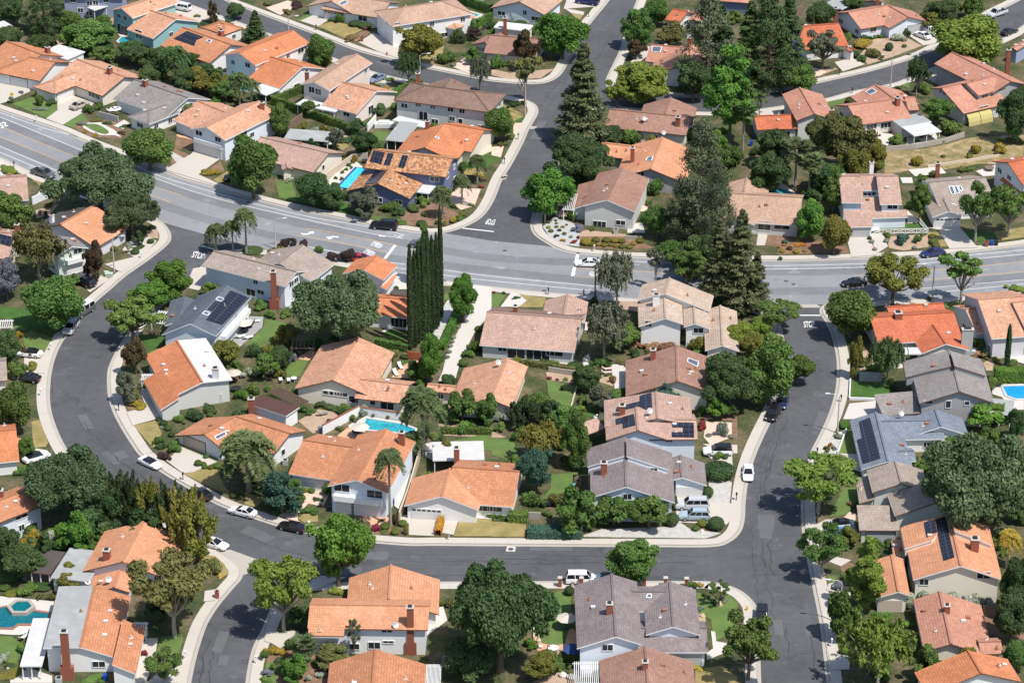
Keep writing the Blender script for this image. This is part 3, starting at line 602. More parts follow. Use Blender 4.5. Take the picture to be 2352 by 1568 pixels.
def tree(kind, col, t, x, yb, wd, yt, desc):
    p = V(t, (x, yb)); k = TILE[t][2]; P = G(p); sc_ = ppm(P); Rm = wd * k / 2 / sc_; hp = (yb - yt) * k / sc_
    d = ray(p); cth = math.sqrt(1 - d.z ** 2); sth = -d.z
    if kind in ('palm', 'fan'): H = (hp - Rm * .25) / cth / .93
    elif kind in ('cypress', 'conifer', 'tall', 'pine'): H = (hp - Rm * sth * .15) / cth
    else:
        lo, hi = .5, 40
        for _ in range(40):
            H = (lo + hi) / 2; f = .6 * H * cth + math.sqrt((.4 * H * cth) ** 2 + (Rm * sth * .85) ** 2)
            lo, hi = (H, hi) if f < hp else (lo, H)
        H = max(H, Rm * .75)
    return plant_at(kind, col, P, Rm, max(H, .5), desc)
def bush(col, t, x, yb, wd, hp, desc, kind='bush'):
    k = TILE[t][2]; P = GT(t, (x, yb)); s_ = ppm(P); Rm = wd * k / 2 / s_; H = max(.35, (hp * k / s_ - Rm * .55) / .89)
    P = P + Vector((0, Rm * .7, 0)); return plant_at(kind, col, P, Rm, H, desc, cat='shrub')
def hedge(col, t, pts, wd, ht, desc, dens=34):
    rng = np.random.default_rng(len(PLANTS)); W = [GT(t, p) for p in pts]; V_, T_ = [], []
    m = []
    for a, b in zip(W, W[1:]):
        d = b - a; L = d.length; x = d / L; y = Vector((-x.y, x.x, 0)); n = int(L * (wd + 2 * ht) * dens); f = rng.uniform(0, 1, n) * (wd + 2 * ht); s = rng.uniform(-.15, L + .15, n); lat = np.where(f < ht, -wd / 2, np.where(f > ht + wd, wd / 2, f - ht - wd / 2)); z = np.where(f < ht, f, np.where(f > ht + wd, 2 * ht + wd - f, ht))
        wob = .12 * np.sin(s * 1.9) + .09 * np.sin(s * 4.3 + 1); z = z + wob * (z > ht * .8); nx = np.where(f < ht, -1, np.where(f > ht + wd, 1, 0)); nz = np.where(nx == 0, 1, .25)
        g = np.array(a)[None] + np.outer(s, np.array(x)) + np.outer(lat + rng.normal(size=n) * .06, np.array(y)) + np.outer(z + rng.normal(size=n) * .05, [0, 0, 1]); no = np.outer(nx, np.array(y)) + np.outer(nz, [0, 0, 1]) + rng.normal(size=(n, 3)) * .4; no /= np.linalg.norm(no, axis=1, keepdims=True)
        V_.append(quads(g, no, .13, .62, rng)); T_.append(rng.random(n) * .6 + .2 * (np.sin(s * .9) + 1)); hw = np.array(y) * (wd / 2 - .08); A, Bv = np.array(a), np.array(b); zz = np.array([0, 0, ht - .08]); V_.append(np.array([A - hw, Bv - hw, Bv - hw + zz, A - hw + zz, A + hw, A + hw + zz, Bv + hw + zz, Bv + hw, A - hw + zz, Bv - hw + zz, Bv + hw + zz, A + hw + zz])); T_.append(np.full(3, .2))
    me = leafmesh('hedge_mesh', np.concatenate(V_), np.concatenate(T_), LEAF[col]); o = obj('hedge', me); PLANTS.append((o, desc, 'hedge', 5)); o['_c'] = list(sum(W, Vector()) / len(W)); return o
# ---------------------------------------------------------------- ground, roads, kerbs
def smooth(P, k=4, closed=False):
    n = len(P); out = []
    for i in range(n if closed else n - 1):
        g = lambda j: P[j % n] if closed else P[max(0, min(n - 1, j))]
        a, b, c, d = g(i - 1), g(i), g(i + 1), g(i + 2)
        for s in range(k):
            t = s / k; out.append(.5 * ((2 * b) + (c - a) * t + (2 * a - 5 * b + 4 * c - d) * t * t + (3 * b - a - 3 * c + d) * t ** 3))
    if not closed: out.append(P[-1])
    return out
def flatpoly(mb, pts, z, m=0):
    pts = [Vector((p.x, p.y, z)) for p in pts]
    for tri in tessellate_polygon([pts]):
        q = [pts[i] for i in tri]; mb.face(q if nrm(q).z > 0 else q[::-1], m)
def offs(P, d, side=1):
    out = []
    for i, p in enumerate(P):
        a = P[max(0, i - 1)]; b = P[min(len(P) - 1, i + 1)]; t = (b - a); t.z = 0; t.normalize(); out.append(p + Vector((-t.y, t.x, 0)) * d * side)
    return out
def strip(mb, A, B, za, zb=None, m=0):
    zb = za if zb is None else zb
    for a, b, c, d in zip(A, A[1:], B[1:], B):
        q = [Vector((a.x, a.y, za)), Vector((b.x, b.y, za)), Vector((c.x, c.y, zb)), Vector((d.x, d.y, zb))]; mb.face(q if nrm(q).z > 0 else q[::-1], m)
def ribbon(mb, P, wd, z, m=0): strip(mb, offs(P, wd / 2), offs(P, -wd / 2), z, m=m)
def structure(o, label, cat): return tag(o, label, cat, kind='structure')
m = MB(); flatpoly(m, [Vector((-3000, -900, 0)), Vector((3000, -900, 0)), Vector((3000, 3000, 0)), Vector((-3000, 3000, 0))], -.08)
structure(m.build('ground', YARD), 'wide soil ground beneath the whole neighbourhood', 'ground')
m = MB(); flatpoly(m, [G((-84, 1638)), G((2434, 1638)), G((2434, -38)), G((-84, -38))], 0.0)
structure(m.build('residential_road', ASPH), 'dark asphalt side streets curving between the houses', 'road')
MAIN_N = [(-80, 215), (0, 243), (206, 319), (420, 402), (624, 459), (850, 508), (975, 529), (1030, 537), (1129, 553), (1254, 565), (1326, 577), (1494, 588), (1787, 594), (2123, 583), (2352, 558), (2430, 545)]
MAIN_S = [(2430, 652), (2352, 664), (2219, 684), (2095, 690), (1915, 699), (1876, 699), (1787, 698), (1715, 704), (1388, 683), (1129, 661), (910, 628), (770, 600), (625, 577), (560, 561), (470, 538), (373, 511), (280, 480), (200, 454), (120, 421), (43, 385), (0, 366), (-80, 332)]
m = MB(); flatpoly(m, [G(p, 0) for p in MAIN_N + MAIN_S], .006)
structure(m.build('main_road', ASPH2), 'lighter grey main road with lane lines crossing the view', 'road')
m = MB()
for pts, wd in (([(-60,258),(0,279),(145,339),(230,373),(335,412),(450,450),(564,482),(704,516),(800,534),(900,552),(1020,575),(1129,592),(1254,600),(1320,602)], 3.1), ([(-60,305),(0,326),(120,372),(250,428),(370,470),(470,502),(600,535),(690,553),(820,576),(893,592),(1020,608),(1129,622),(1315,641),(1400,650)], 3.0), ([(1400,607),(1494,614),(1640,622),(1787,625),(1985,622),(2123,613),(2251,602),(2352,592),(2430,584)], 2.9), ([(1500,660),(1640,667),(1787,669),(1985,664),(2131,654),(2251,644),(2352,634),(2430,626)], 3.0)):
    ribbon(m, smooth([G(p, 0) for p in pts], 5), wd, .009)
structure(m.build('lane_road', ASPH3), 'darker worn wheel lanes of the main road', 'road')
ISL = {
 1: ([(329,1044),(306,1013),(288,985),(270,952),(258,920),(253,885),(254,850),(262,827),(278,795),(305,757),(345,708),(395,668),(440,635),(470,608),(490,588),(520,577),(570,573),(625,577),(700,585),(770,599),(910,626),(1023,646),(1129,659),(1251,672),(1388,681),(1500,690),(1640,699),(1715,706),(1755,716),(1782,738),(1793,770),(1797,810),(1798,850),(1792,895),(1777,940),(1752,990),(1728,1045),(1712,1100),(1705,1150),(1703,1188),(1694,1218),(1670,1240),(1630,1250),(1500,1250),(1300,1249),(1129,1248),(1000,1247),(939,1247),(850,1240),(780,1232),(708,1220),(644,1204),(588,1186),(528,1164),(494,1149),(439,1118),(379,1082)], None),
 2: ([(-80,328),(0,363),(43,383),(120,419),(200,452),(280,478),(340,498),(368,511),(383,529),(387,545),(379,560),(341,591),(283,632),(252,659),(206,699),(173,736),(142,776),(125,807),(113,846),(108,887),(108,923),(115,959),(134,1007),(160,1050),(200,1095),(260,1140),(330,1180),(400,1215),(455,1240),(492,1260),(520,1278),(541,1294),(550,1308),(547,1326),(528,1348),(494,1389),(470,1427),(456,1463),(442,1511),(430,1568),(420,1640)], [(-90,1640)]),
 3: ([(570,1640),(572,1568),(586,1492),(608,1446),(622,1412),(640,1377),(672,1353),(720,1342),(800,1339),(1129,1337),(1573,1336),(1635,1339),(1671,1346),(1700,1359),(1723,1380),(1733,1401),(1736,1443),(1740,1568),(1742,1640)], []),
 5: ([(1915,1640),(1907,1568),(1891,1432),(1871,1331),(1858,1265),(1850,1219),(1847,1145),(1852,1090),(1869,1037),(1888,999),(1905,963),(1917,930),(1925,899),(1929,865),(1928,820),(1918,775),(1904,740),(1890,718),(1893,704),(1915,697),(2000,693),(2095,688),(2219,682),(2352,662),(2430,650)], [(2440,1640)]),
 6: ([(-80,220),(0,250),(84,278),(142,298),(206,326),(300,362),(379,392),(420,408),(492,428),(528,440),(624,465),(708,484),(804,503),(850,514),(936,528),(975,533),(1020,531),(1068,516),(1104,494),(1129,458),(1148,411),(1170,376),(1197,325),(1210,295),(1225,270),(1231,254),(1225,240),(1205,230),(1180,224),(1129,214),(1060,205),(980,193),(905,178),(852,164),(780,139),(700,109),(620,79),(564,58),(424,7),(380,-10),(310,-40)], [(-90,-40)]),
 7: ([(440,-40),(521,0),(564,17),(718,74),(824,115),(912,138),(968,152),(1083,175),(1129,184),(1200,190),(1244,189),(1270,180),(1287,165),(1310,125),(1345,62),(1395,0),(1416,-40)], []),
 8: ([(2430,545),(2352,560),(2207,578),(2123,585),(1931,593),(1787,596),(1600,594),(1494,590),(1429,587),(1326,579),(1285,569),(1254,552),(1234,538),(1225,522),(1225,505),(1232,480),(1255,420),(1285,350),(1320,290),(1345,258),(1375,246),(1420,246),(1503,252),(1616,258),(1690,257),(1756,250),(1893,228),(1957,211),(2044,194),(2077,184),(2127,163),(2200,133),(2316,84),(2352,60),(2430,10)], []),
 9: ([(1485,-40),(1462,14),(1440,75),(1427,118),(1403,168),(1396,188),(1404,203),(1430,212),(1503,217),(1616,223),(1720,216),(1801,206),(1893,185),(1998,161),(2101,130),(2145,110),(2220,70),(2274,32),(2337,0),(2400,-40)], [])}
lot, walk, gut, LOTP = MB(), MB(), MB(), []
for k, (edge, rest) in ISL.items():
    closed = rest is None; E = smooth([G(p) for p in edge], 4, closed)
    if closed: E = E + [E[0]]
    poly = (E[:-1] if closed else E + [G(p) for p in rest]); area = sum(a.x * b.y - b.x * a.y for a, b in zip(poly, poly[1:] + poly[:1])); sd_ = 1 if area > 0 else -1
    flatpoly(lot, poly, Z0); LOTP.append(poly)
    strip(walk, offs(E, 0, sd_), offs(E, 1.75, sd_), Z0 + .004, m=0)
    strip(walk, E, E, Z0 + .004, -.02, m=1)
    strip(gut, offs(E, -.02, sd_), offs(E, -.55, sd_), .012); strip(walk, offs(E, 0, sd_), offs(E, .16, sd_), Z0 + .008, m=1)
    nn_ = offs(E, 1.75, sd_); acc = 0
    for a, b, c in zip(E, E[1:], nn_):                  # slab joints
        acc += (b - a).length
        if acc > 3.2: acc = 0; walk.bar(Vector((a.x, a.y, Z0 + .0)), Vector((c.x, c.y, Z0 + .0)), .07, .02, 1)
structure(lot.build('lots', YARD), 'soil and ground cover of the house lots', 'ground')
structure(walk.build('sidewalk', [CONC, KERB]), 'beige concrete sidewalks with raised kerbs along the streets', 'sidewalk')
structure(gut.build('gutter', KERB), 'pale concrete gutters along the kerbs', 'gutter')
SHEETS, CNT_, KEEP, LOTS = {}, {}, [], []
def nxt(k): CNT_[k] = CNT_.get(k, 0) + 1; return CNT_[k]
def sheet(kind, t, *polys, sm=False, lv=0):
    mb = SHEETS.setdefault((kind, lv), MB())
    for p in polys:
        W = [GT(t, q) for q in p]; W = smooth(W, 4, True) if sm else W; KEEP.append((kind, W)); flatpoly(mb, W, Z0 + .008 + .008 * ORDER.index(kind) + .00012 * nxt(kind))
ORDER = ['soil', 'mulch', 'scrub', 'gravel', 'bluegravel', 'drylawn', 'lawn', 'darklawn', 'deck', 'pink', 'terra', 'drive', 'pale', 'turf']
SM = dict(soil=SOIL, mulch=MULCH, scrub=SCRUB, gravel=GRAVEL, bluegravel=BLUEGRAVEL, drylawn=DRYLAWN, lawn=LAWN, darklawn=DARKLAWN, deck=DECK, pink=PINK, terra=TERRA, drive=CONC, pale=CONC2, turf=LAWN)
SNAME = dict(turf=('oval_lawn', 'oval turf inside the pale curved garden path'), soil=('bare_ground', 'patches of bare tan soil in the yards'), mulch=('mulch_ground', 'brown mulch and planting beds around the houses'), scrub=('slope_ground', 'dry scrubby slope behind the tan houses'), gravel=('gravel_path', 'pale gravel beds and yards'), bluegravel=('grey_gravel_ground', 'grey gravel garden on the street corner'), drylawn=('dry_lawn', 'yellowed dry lawns in front of houses'), lawn=('lawn', 'bright green watered lawns'), darklawn=('dark_lawn', 'deep green lawns'), deck=('deck_path', 'grey paved terraces'), pink=('paved_path', 'pinkish paved courts and walks'), terra=('terracotta_path', 'terracotta paved patios'), drive=('driveway', 'beige concrete driveways leading to the garages'), pale=('concrete_path', 'pale concrete patios and pool decks'))
def finish_sheets():
    for (k, lv), mb in SHEETS.items(): structure(mb.build(SNAME[k][0], SM[k]), SNAME[k][1], SNAME[k][0].replace('_', ' '))
MARK, YMARK = MB(), MB()
def line(pts, wd=.15, y=False, dash=None):
    P = smooth([G(p, 0) for p in pts], 6); mb = YMARK if y else MARK
    ribbon(mb, P, wd, .012)
def road_text(txt, BL, BR, TL):
    cu = bpy.data.curves.new('t', 'FONT'); cu.body = txt; cu.offset = .018; o = bpy.data.objects.new('t', cu); COL.objects.link(o); dg = bpy.context.evaluated_depsgraph_get(); me = bpy.data.meshes.new_from_object(o.evaluated_get(dg)); bpy.data.objects.remove(o)
    xs = [v.co.x for v in me.vertices]; ys = [v.co.y for v in me.vertices]; x0, x1, y0, y1 = min(xs), max(xs), min(ys), max(ys); a, b, c = G(BL, 0), G(BR, 0), G(TL, 0)
    for f in me.polygons:
        q = []
        for i in f.vertices: v = me.vertices[i].co; q.append(a + (b - a) * ((v.x - x0) / (x1 - x0)) + (c - a) * ((v.y - y0) / (y1 - y0)))
        q = [Vector((p.x, p.y, .0125)) for p in q]; MARK.face(q if nrm(q).z > 0 else q[::-1])
def shape(pts): flatpoly(MARK, [G(p, 0) for p in pts], .0125)
# ---------------------------------------------------------------- vehicles
CARPROF = {  # length, half width, stations (x, z bottom, z deck, half-width factor), cabin (x0,x1,x2,x3, z base, z roof)
 'sedan': (4.8, .91, [(-2.4, .45, .72, .80), (-2.25, .28, .98, .92), (-1.5, .25, 1.03, 1), (-.9, .25, .98, 1), (.9, .25, .95, 1), (1.7, .25, .88, .98), (2.2, .28, .74, .90), (2.4, .42, .60, .78)], (-1.85, -1.0, .15, 1.05, .95, 1.45)),
 'suv': (4.95, .97, [(-2.45, .5, .85, .86), (-2.38, .35, 1.12, .95), (-1.5, .3, 1.13, 1), (.9, .3, 1.10, 1), (1.75, .3, 1.05, .98), (2.3, .34, .92, .92), (2.46, .48, .72, .82)], (-2.38, -2.1, .35, 1.1, 1.08, 1.76)),
 'bigsuv': (5.5, 1.0, [(-2.7, .5, .95, .9), (-2.66, .38, 1.22, .97), (-1.5, .34, 1.22, 1), (1.0, .34, 1.19, 1), (2.1, .34, 1.16, .98), (2.62, .38, 1.06, .94), (2.74, .5, .78, .86)], (-2.64, -2.42, .62, 1.25, 1.18, 1.92)),
 'pickup': (5.7, .99, [(-2.85, .55, .9, .94), (-2.82, .42, 1.13, .98), (-.95, .36, 1.14, 1), (1.0, .36, 1.14, 1), (2.2, .36, 1.12, .98), (2.7, .4, 1.02, .94), (2.84, .5, .76, .86)], (-.9, -.66, .75, 1.4, 1.12, 1.84)),
 'van': (5.3, 1.0, [(-2.6, .45, 1.0, .93), (-2.58, .35, 1.25, .98), (0, .32, 1.25, 1), (1.7, .32, 1.2, .99), (2.3, .34, 1.02, .95), (2.6, .45, .72, .84)], (-2.56, -2.46, 1.35, 1.95, 1.2, 2.05)),
 'sports': (4.5, .92, [(-2.25, .4, .8, .82), (-2.1, .26, .96, .95), (-1.2, .22, .98, 1), (.6, .22, .86, .98), (1.6, .22, .74, .95), (2.15, .26, .58, .84), (2.25, .36, .5, .72)], (-1.75, -.75, -.05, .75, .86, 1.2))}
CARP, CARUSED = {}, set()
def carpaint(name, c, rough=.25):
    nm = 'paint_' + name
    if nm in MATS: return MATS[nm]
    m_, n, b, L = node_mat(nm); b.inputs['Base Color'].default_value = (*c, 1); b.inputs['Roughness'].default_value = rough; b.inputs['Coat Weight'].default_value = .6; b.inputs['Coat Roughness'].default_value = .05; MATS[nm] = m_; return m_
PAINTC = dict(white=(.78, .78, .78), black=(.012, .012, .014), silver=(.48, .49, .50), bluesilver=(.34, .42, .48), navy=(.012, .02, .10), grey=(.09, .095, .10), tan=(.42, .36, .29), greyblue=(.18, .22, .30), red=(.35, .02, .04), lightblue=(.45, .55, .64), tarp=(.04, .22, .52))
LAMPR = glassy('red_lamp', (.35, .01, .01), .2); LAMPW = glassy('clear_lamp', (.7, .7, .68), .15)
def carproto(kind):
    if kind in CARP: return CARP[kind]
    Lh, hw, st, (c0, c1, c2, c3, zb, zr) = CARPROF[kind]; root = empty('parked_car', (0, 0, 0)); bodyp = carpaint('white', PAINTC['white']); mb = MB(); rings = []
    for x, z0, z1, f in st:
        y = hw * f; m1 = z0 + (z1 - z0) * .62; rings.append([Vector(p) for p in ((x, -y * .9, z0), (x, -y, z0 + .12), (x, -y, m1), (x, -y * .93, z1 - .04), (x, -y * .78, z1), (x, y * .78, z1), (x, y * .93, z1 - .04), (x, y, m1), (x, y, z0 + .12), (x, y * .9, z0))])
    for a, b in zip(rings, rings[1:]):
        for i in range(9):
            if kind == 'pickup' and i == 4 and a[0].x < -.95: continue
            mb.face([a[i], b[i], b[i + 1], a[i + 1]])
    mb.face(rings[0]); mb.face(rings[-1][::-1])
    if kind == 'pickup': mb.box((-1.85, 0, .78), (1.8, 1.55, .08), m=1); mb.box((-2.74, 0, .95), (.08, 1.5, .36), m=0); mb.box((-.98, 0, .95), (.08, 1.5, .36), m=0); mb.box((-1.85, .78, .97), (1.8, .05, .36), m=1); mb.box((-1.85, -.78, .97), (1.8, .05, .36), m=1)
    body = mb.build('body', [bodyp, RUBBER], root, True); y0, y1 = hw * .88, hw * .70; g = MB()
    P = lambda x, y, z: Vector((x, y, z)); zt = zr - .05
    for a, b in ((P(c0, -y0, zb), P(c0, y0, zb)),):
        g.face([P(c0, y0, zb), P(c0, -y0, zb), P(c1, -y1, zt), P(c1, y1, zt)]); g.face([P(c3, -y0, zb), P(c3, y0, zb), P(c2, y1, zt), P(c2, -y1, zt)])
        for s in (-1, 1):
            q = [P(c0, s * y0, zb), P(c3, s * y0, zb), P(c2, s * y1, zt), P(c1, s * y1, zt)]; g.face(q if s < 0 else q[::-1])
    g.build('window_glass', CARGLASS, root); r = MB(); rt = MB()
    rt.slab([[P(c1 - .06, -y1 - .02, zr - .03), P(c2 + .05, -y1 - .02, zr - .04), P(c2 - .1, -y1 * .75, zr + .03), P(c1 + .1, -y1 * .75, zr + .03)], [P(c1 + .1, -y1 * .75, zr + .03), P(c2 - .1, -y1 * .75, zr + .03), P(c2 - .1, y1 * .75, zr + .03), P(c1 + .1, y1 * .75, zr + .03)], [P(c1 + .1, y1 * .75, zr + .03), P(c2 - .1, y1 * .75, zr + .03), P(c2 + .05, y1 + .02, zr - .04), P(c1 - .06, y1 + .02, zr - .03)]], .07, 0, 0, 0)
    for s in (-1, 1):
        ms_ = [(c0 + .02, c1 + .02), (c3 - .02, c2)] + [(c0 + (c3 - c0) * t, c1 + (c2 - c1) * t) for t in ((.36, .68) if Lh > 4.9 else (.55,))]
        for xa, xb in ms_: rt.bar(P(xa, s * (y0 + .005), zb), P(xb, s * (y1 + .005), zt), .09, .05)
    if Lh > 4.9 and kind != 'pickup':
        for s in (-1, 1): rt.bar(P(c1 + .1, s * y1 * .85, zr + .07), P(c2 - .3, s * y1 * .85, zr + .07), .05, .05)
    rt.build('roof', [bodyp], root)
    for x in (Lh * -.30, Lh * .305):
        for s in (-1, 1):
            rad = .36 if Lh > 4.9 else .32; wm = MB(); wm.tube([(x, s * (hw - .18), rad), (x, s * (hw + .015), rad)], rad, 14); wo = wm.build('wheel', RUBBER, root); rm = MB(); rm.tube([(x, s * (hw + .0), rad), (x, s * (hw + .03), rad)], rad * .6, 10); rm.build('rim', METAL, wo)
    for s in (-1, 1):
        h = MB(); h.box((st[-2][0] + .03, s * hw * .66, st[-2][2] - .12), (.22, .34, .13)); h.build('headlight', LAMPW, root); h = MB(); h.box((st[1][0] - .04, s * hw * .78, st[1][2] - .2), (.16, .26, .18)); h.build('taillight', LAMPR, root); h = MB(); h.box((c3 - .25, s * (hw + .07), zb + .1), (.14, .16, .12)); h.build('mirror', bodyp, root)
    CARP[kind] = root; return root
def car(kind, paint, t, rear, front, label, z=Z0 + .09, roofp=None, cat='car'):
    pr = carproto(kind); first = kind not in CARUSED; o = pr if first else copytree(pr); CARUSED.add(kind)
    a, b = GT(t, rear, z + .3), GT(t, front, z + .3); d = b - a; c = (a + b) / 2; o.location = (c.x, c.y, z); o.rotation_euler = (0, 0, math.atan2(d.y, d.x)); pm = carpaint(paint, PAINTC[paint]); rp = carpaint(roofp, PAINTC[roofp]) if roofp else pm
    o.name = 'pickup_truck' if kind == 'pickup' else ('parked_van' if kind == 'van' else 'parked_car')
    for ch in o.children:
        s = ch.name.split('.')[0]
        if s in ('body', 'roof', 'mirror'): ch.material_slots[0].link = 'OBJECT'; ch.material_slots[0].material = rp if s == 'roof' else pm
    tag(o, label, cat, 'vehicles in the streets and driveways'); return o
# ---------------------------------------------------------------- street furniture and garden things
def lamp(t, base, top, ax, label):
    P = GT(t, base); s_ = ppm(P); H = (base[1] - top[1]) * TILE[t][2] / s_ / .885; root = empty('street_lamp', P); tag(root, label, 'street lamp', 'street lamps'); z = Vector((0, 0, 1)); d = Vector((ax, abs(ax) * .15, 0)).normalized()
    m = MB(); m.tube([P, P + z * H * .5, P + z * H], [.15, .12, .09], 8); m.build('pole', POLE, root); m = MB(); e = P + z * (H + .35) + d * 1.7; m.tube([P + z * (H - .1), P + z * (H + .3) + d * .6, e], .05, 6); m.build('arm', METAL, root)
    m = MB(); m.box(e + d * .3, (.75, .28, .16), math.atan2(d.y, d.x)); m.box(e + d * .3 - z * .1, (.5, .2, .08), math.atan2(d.y, d.x)); m.build('lamp_head', mat('lamp_housing', (.66, .66, .65), .5, .04), root)
def mailbox(t, p, label, c='dark'):
    P = GT(t, p); root = empty('mailbox', P); tag(root, label, 'mailbox', 'kerbside mailboxes'); mt = {'dark': DARKMETAL, 'white': WHITE, 'brick': BRICK}[c]; m = MB()
    if c == 'brick': m.box(P + Vector((0, 0, .55)), (.6, .6, 1.1)); m.box(P + Vector((0, 0, 1.13)), (.7, .7, .08)); m.build('post', mt, root)
    else: m.box(P + Vector((0, 0, .5)), (.12, .12, 1.0)); m.build('post', mt, root)
    m = MB(); q = P + Vector((0, 0, 1.12)); m.box(q, (.26, .5, .2)); m.tube([q + Vector((0, -.25, .1)), q + Vector((0, .25, .1))], .13, 8); m.box(q + Vector((.16, .1, .1)), (.03, .04, .22)); m.build('box', mt if c != 'brick' else DARKMETAL, root)
def pool(t, pts, kind, label, cop='pale', sm=False):
    W = [GT(t, p) for p in pts]; W = smooth(W, 4, True) if sm else W; area = sum(a.x * b.y - b.x * a.y for a, b in zip(W, W[1:] + W[:1])); s = -1 if area > 0 else 1; L = W + [W[0]]; root = empty('swimming_pool', sum(W, Vector()) / len(W)); tag(root, label, 'swimming pool', 'backyard pools')
    m = MB(); flatpoly(m, W, Z0 + .2); m.build('water', WATER[kind], root); n = len(W); O = [W[i] + ((lambda t_: Vector((-t_.y, t_.x, 0)))((W[(i + 1) % n] - W[i - 1]).normalized()) * .45 * s) for i in range(n)]; m = MB(); z = Z0 + .27
    for i in range(n):
        j = (i + 1) % n; q = [Vector((W[i].x, W[i].y, z)), Vector((W[j].x, W[j].y, z)), Vector((O[j].x, O[j].y, z)), Vector((O[i].x, O[i].y, z))]; m.face(q if nrm(q).z > 0 else q[::-1]); m.face([q[3], q[2], q[2] - Vector((0, 0, .3)), q[3] - Vector((0, 0, .3))]); m.face([q[1], q[0], q[0] - Vector((0, 0, .12)), q[1] - Vector((0, 0, .12))])
    m.build('coping', {'pale': CONC2, 'brick': mat('brick_coping', (.36, .16, .11), .8, .15, 3), 'blue': mat('blue_tile', (.03, .10, .30), .3, .1, 3)}[cop], root)
def wall_(t, pts, h, c, label, th=.22, cap=None, nm='garden_wall'):
    m = MB(); mt = {'white': WHITE, 'stone': STONE, 'cream': mat('cream_wall', (.58, .50, .38), .85, .1), 'grey': wallmat('dgrey'), 'wood': WOOD, 'red': mat('red_wood', (.30, .09, .04), .8, .15, 3), 'lblue': wallmat('lblue')}[c]; W = [GT(t, p) for p in pts]
    for a, b in zip(W, W[1:]):
        u = Vector((0, 0, h / 2)); m.bar(a + u, b + u, th, h, 0)
        if cap: m.bar(a + Vector((0, 0, h + .05)), b + Vector((0, 0, h + .05)), th + .12, .1, 1)
        if c == 'wood' or c == 'red':
            n = max(1, int((b - a).length / 2.2))
            for i in range(n + 1): q = a.lerp(b, i / n); m.box((q.x, q.y, q.z + h / 2 + .05), (.16, .16, h + .1))
    o = m.build(nm, [mt, BRICK if cap == 'brick' else CONC2]); tag(o, label, 'wall' if nm == 'garden_wall' else 'fence')
def railfence(t, pts, h, label):
    root = empty('rail_fence', GT(t, pts[0])); tag(root, label, 'fence'); m = MB(); W = [GT(t, p) for p in pts]
    for a, b in zip(W, W[1:]):
        n = max(1, round((b - a).length / 2.4)); u = Vector((0, 0, 1))
        for i in range(n):
            q, r = a.lerp(b, i / n), a.lerp(b, (i + 1) / n); m.bar(q + u * h * .95, r + u * h * .95, .08, .12); m.bar(q + u * .2, r + u * .2, .08, .12); m.bar(q + u * .2, r + u * h * .95, .05, .1); m.bar(q + u * h * .95, r + u * .2, .06, .09)
            pm = MB(); pm.box(q + u * h / 2, (.14, .14, h)); pm.build('post', WHITE, root)
    m.build('rails', WHITE, root)
def pergola(t, A, B, Cc, h, label, c='white', n=7):
    a, b, q = GT(t, A, h), GT(t, B, h), GT(t, Cc, h); d = (b - a).normalized(); nn = Vector((-d.y, d.x, 0)); w_ = (q - a).dot(nn); v = nn * w_; root = empty('pergola', Vector((a.x, a.y, 0))); tag(root, label, 'pergola'); mt = {'white': WHITE, 'brown': WOOD}[c]; m = MB()
    for i in range(n): x = a.lerp(b, i / (n - 1)); m.bar(x - nn * .3 * (1 if w_ > 0 else -1), x + v * 1.04, .09, .16)
    m.build('rafters', mt, root)
    for p in (a, a + v): m = MB(); m.bar(p - d * .3 - Vector((0, 0, .18)), p + (b - a) + d * .3 - Vector((0, 0, .18)), .12, .18); m.build('beam', mt, root)
    for p in (a, b, b + v, a + v): m = MB(); m.box((p.x, p.y, (h - .1) / 2), (.14, .14, h - .15)); m.build('post', mt, root)
def umbrella(t, p, rad, c, label, h=2.4):
    P = GT(t, p, h); root = empty('patio_umbrella', Vector((P.x, P.y, Z0))); tag(root, label, 'umbrella'); m = MB(); mt = mat('canvas_' + c, {'beige': (.58, .52, .44), 'navy': (.03, .07, .20), 'white': (.72, .72, .7), 'tan': (.5, .45, .36)}[c], .9, .05); r = [Vector((P.x + rad * math.cos(k * math.pi / 4 + .2), P.y + rad * math.sin(k * math.pi / 4 + .2), h - .35)) for k in range(8)]
    tp = Vector((P.x, P.y, h + .2))
    for k in range(8): m.face([r[k], r[(k + 1) % 8], tp]); m.face([r[(k + 1) % 8], r[k], tp - Vector((0, 0, .06))])
    if c == 'white':
        r2 = [tp.lerp(x, .6) for x in r]; r3 = [tp.lerp(x, .4) for x in r]
        for k in range(8): u = Vector((0, 0, .012)); m.face([r2[k] + u, r2[(k + 1) % 8] + u, r3[(k + 1) % 8] + u, r3[k] + u], 1)
    m.build('canopy', [mt, DARKMETAL], root); m = MB(); m.tube([(P.x, P.y, Z0), (P.x, P.y, h + .3)], .04, 6); m.box((P.x, P.y, Z0 + .05), (.6, .6, .1)); m.build('pole', DARKMETAL, root)
def lounger(t, p, rz, c, label, nm='lounge_chair'):
    P = GT(t, p); root = empty(nm, P); tag(root, label, 'lounge chair', 'garden lounge chairs'); mt = mat('cushion_' + c, {'white': (.72, .71, .68), 'grey': (.22, .22, .23), 'pink': (.6, .45, .40)}[c], .9, .05); Rz = Matrix.Rotation(rz, 3, 'Z'); f = lambda x, y, z: P + Rz @ Vector((x, y, z)); m = MB(); m.bar(f(-.3, 0, .38), f(1.0, 0, .38), .62, .1); m.build('seat', mt, root); m = MB(); m.bar(f(-.3, 0, .4), f(-.85, 0, .85), .62, .1); m.build('backrest', mt, root)
    for x in (-.25, .9):
        for y in (-.26, .26): m = MB(); m.bar(f(x, y, 0), f(x, y, .34), .05, .05); m.build('leg', DARKMETAL if c == 'grey' else WHITE, root)
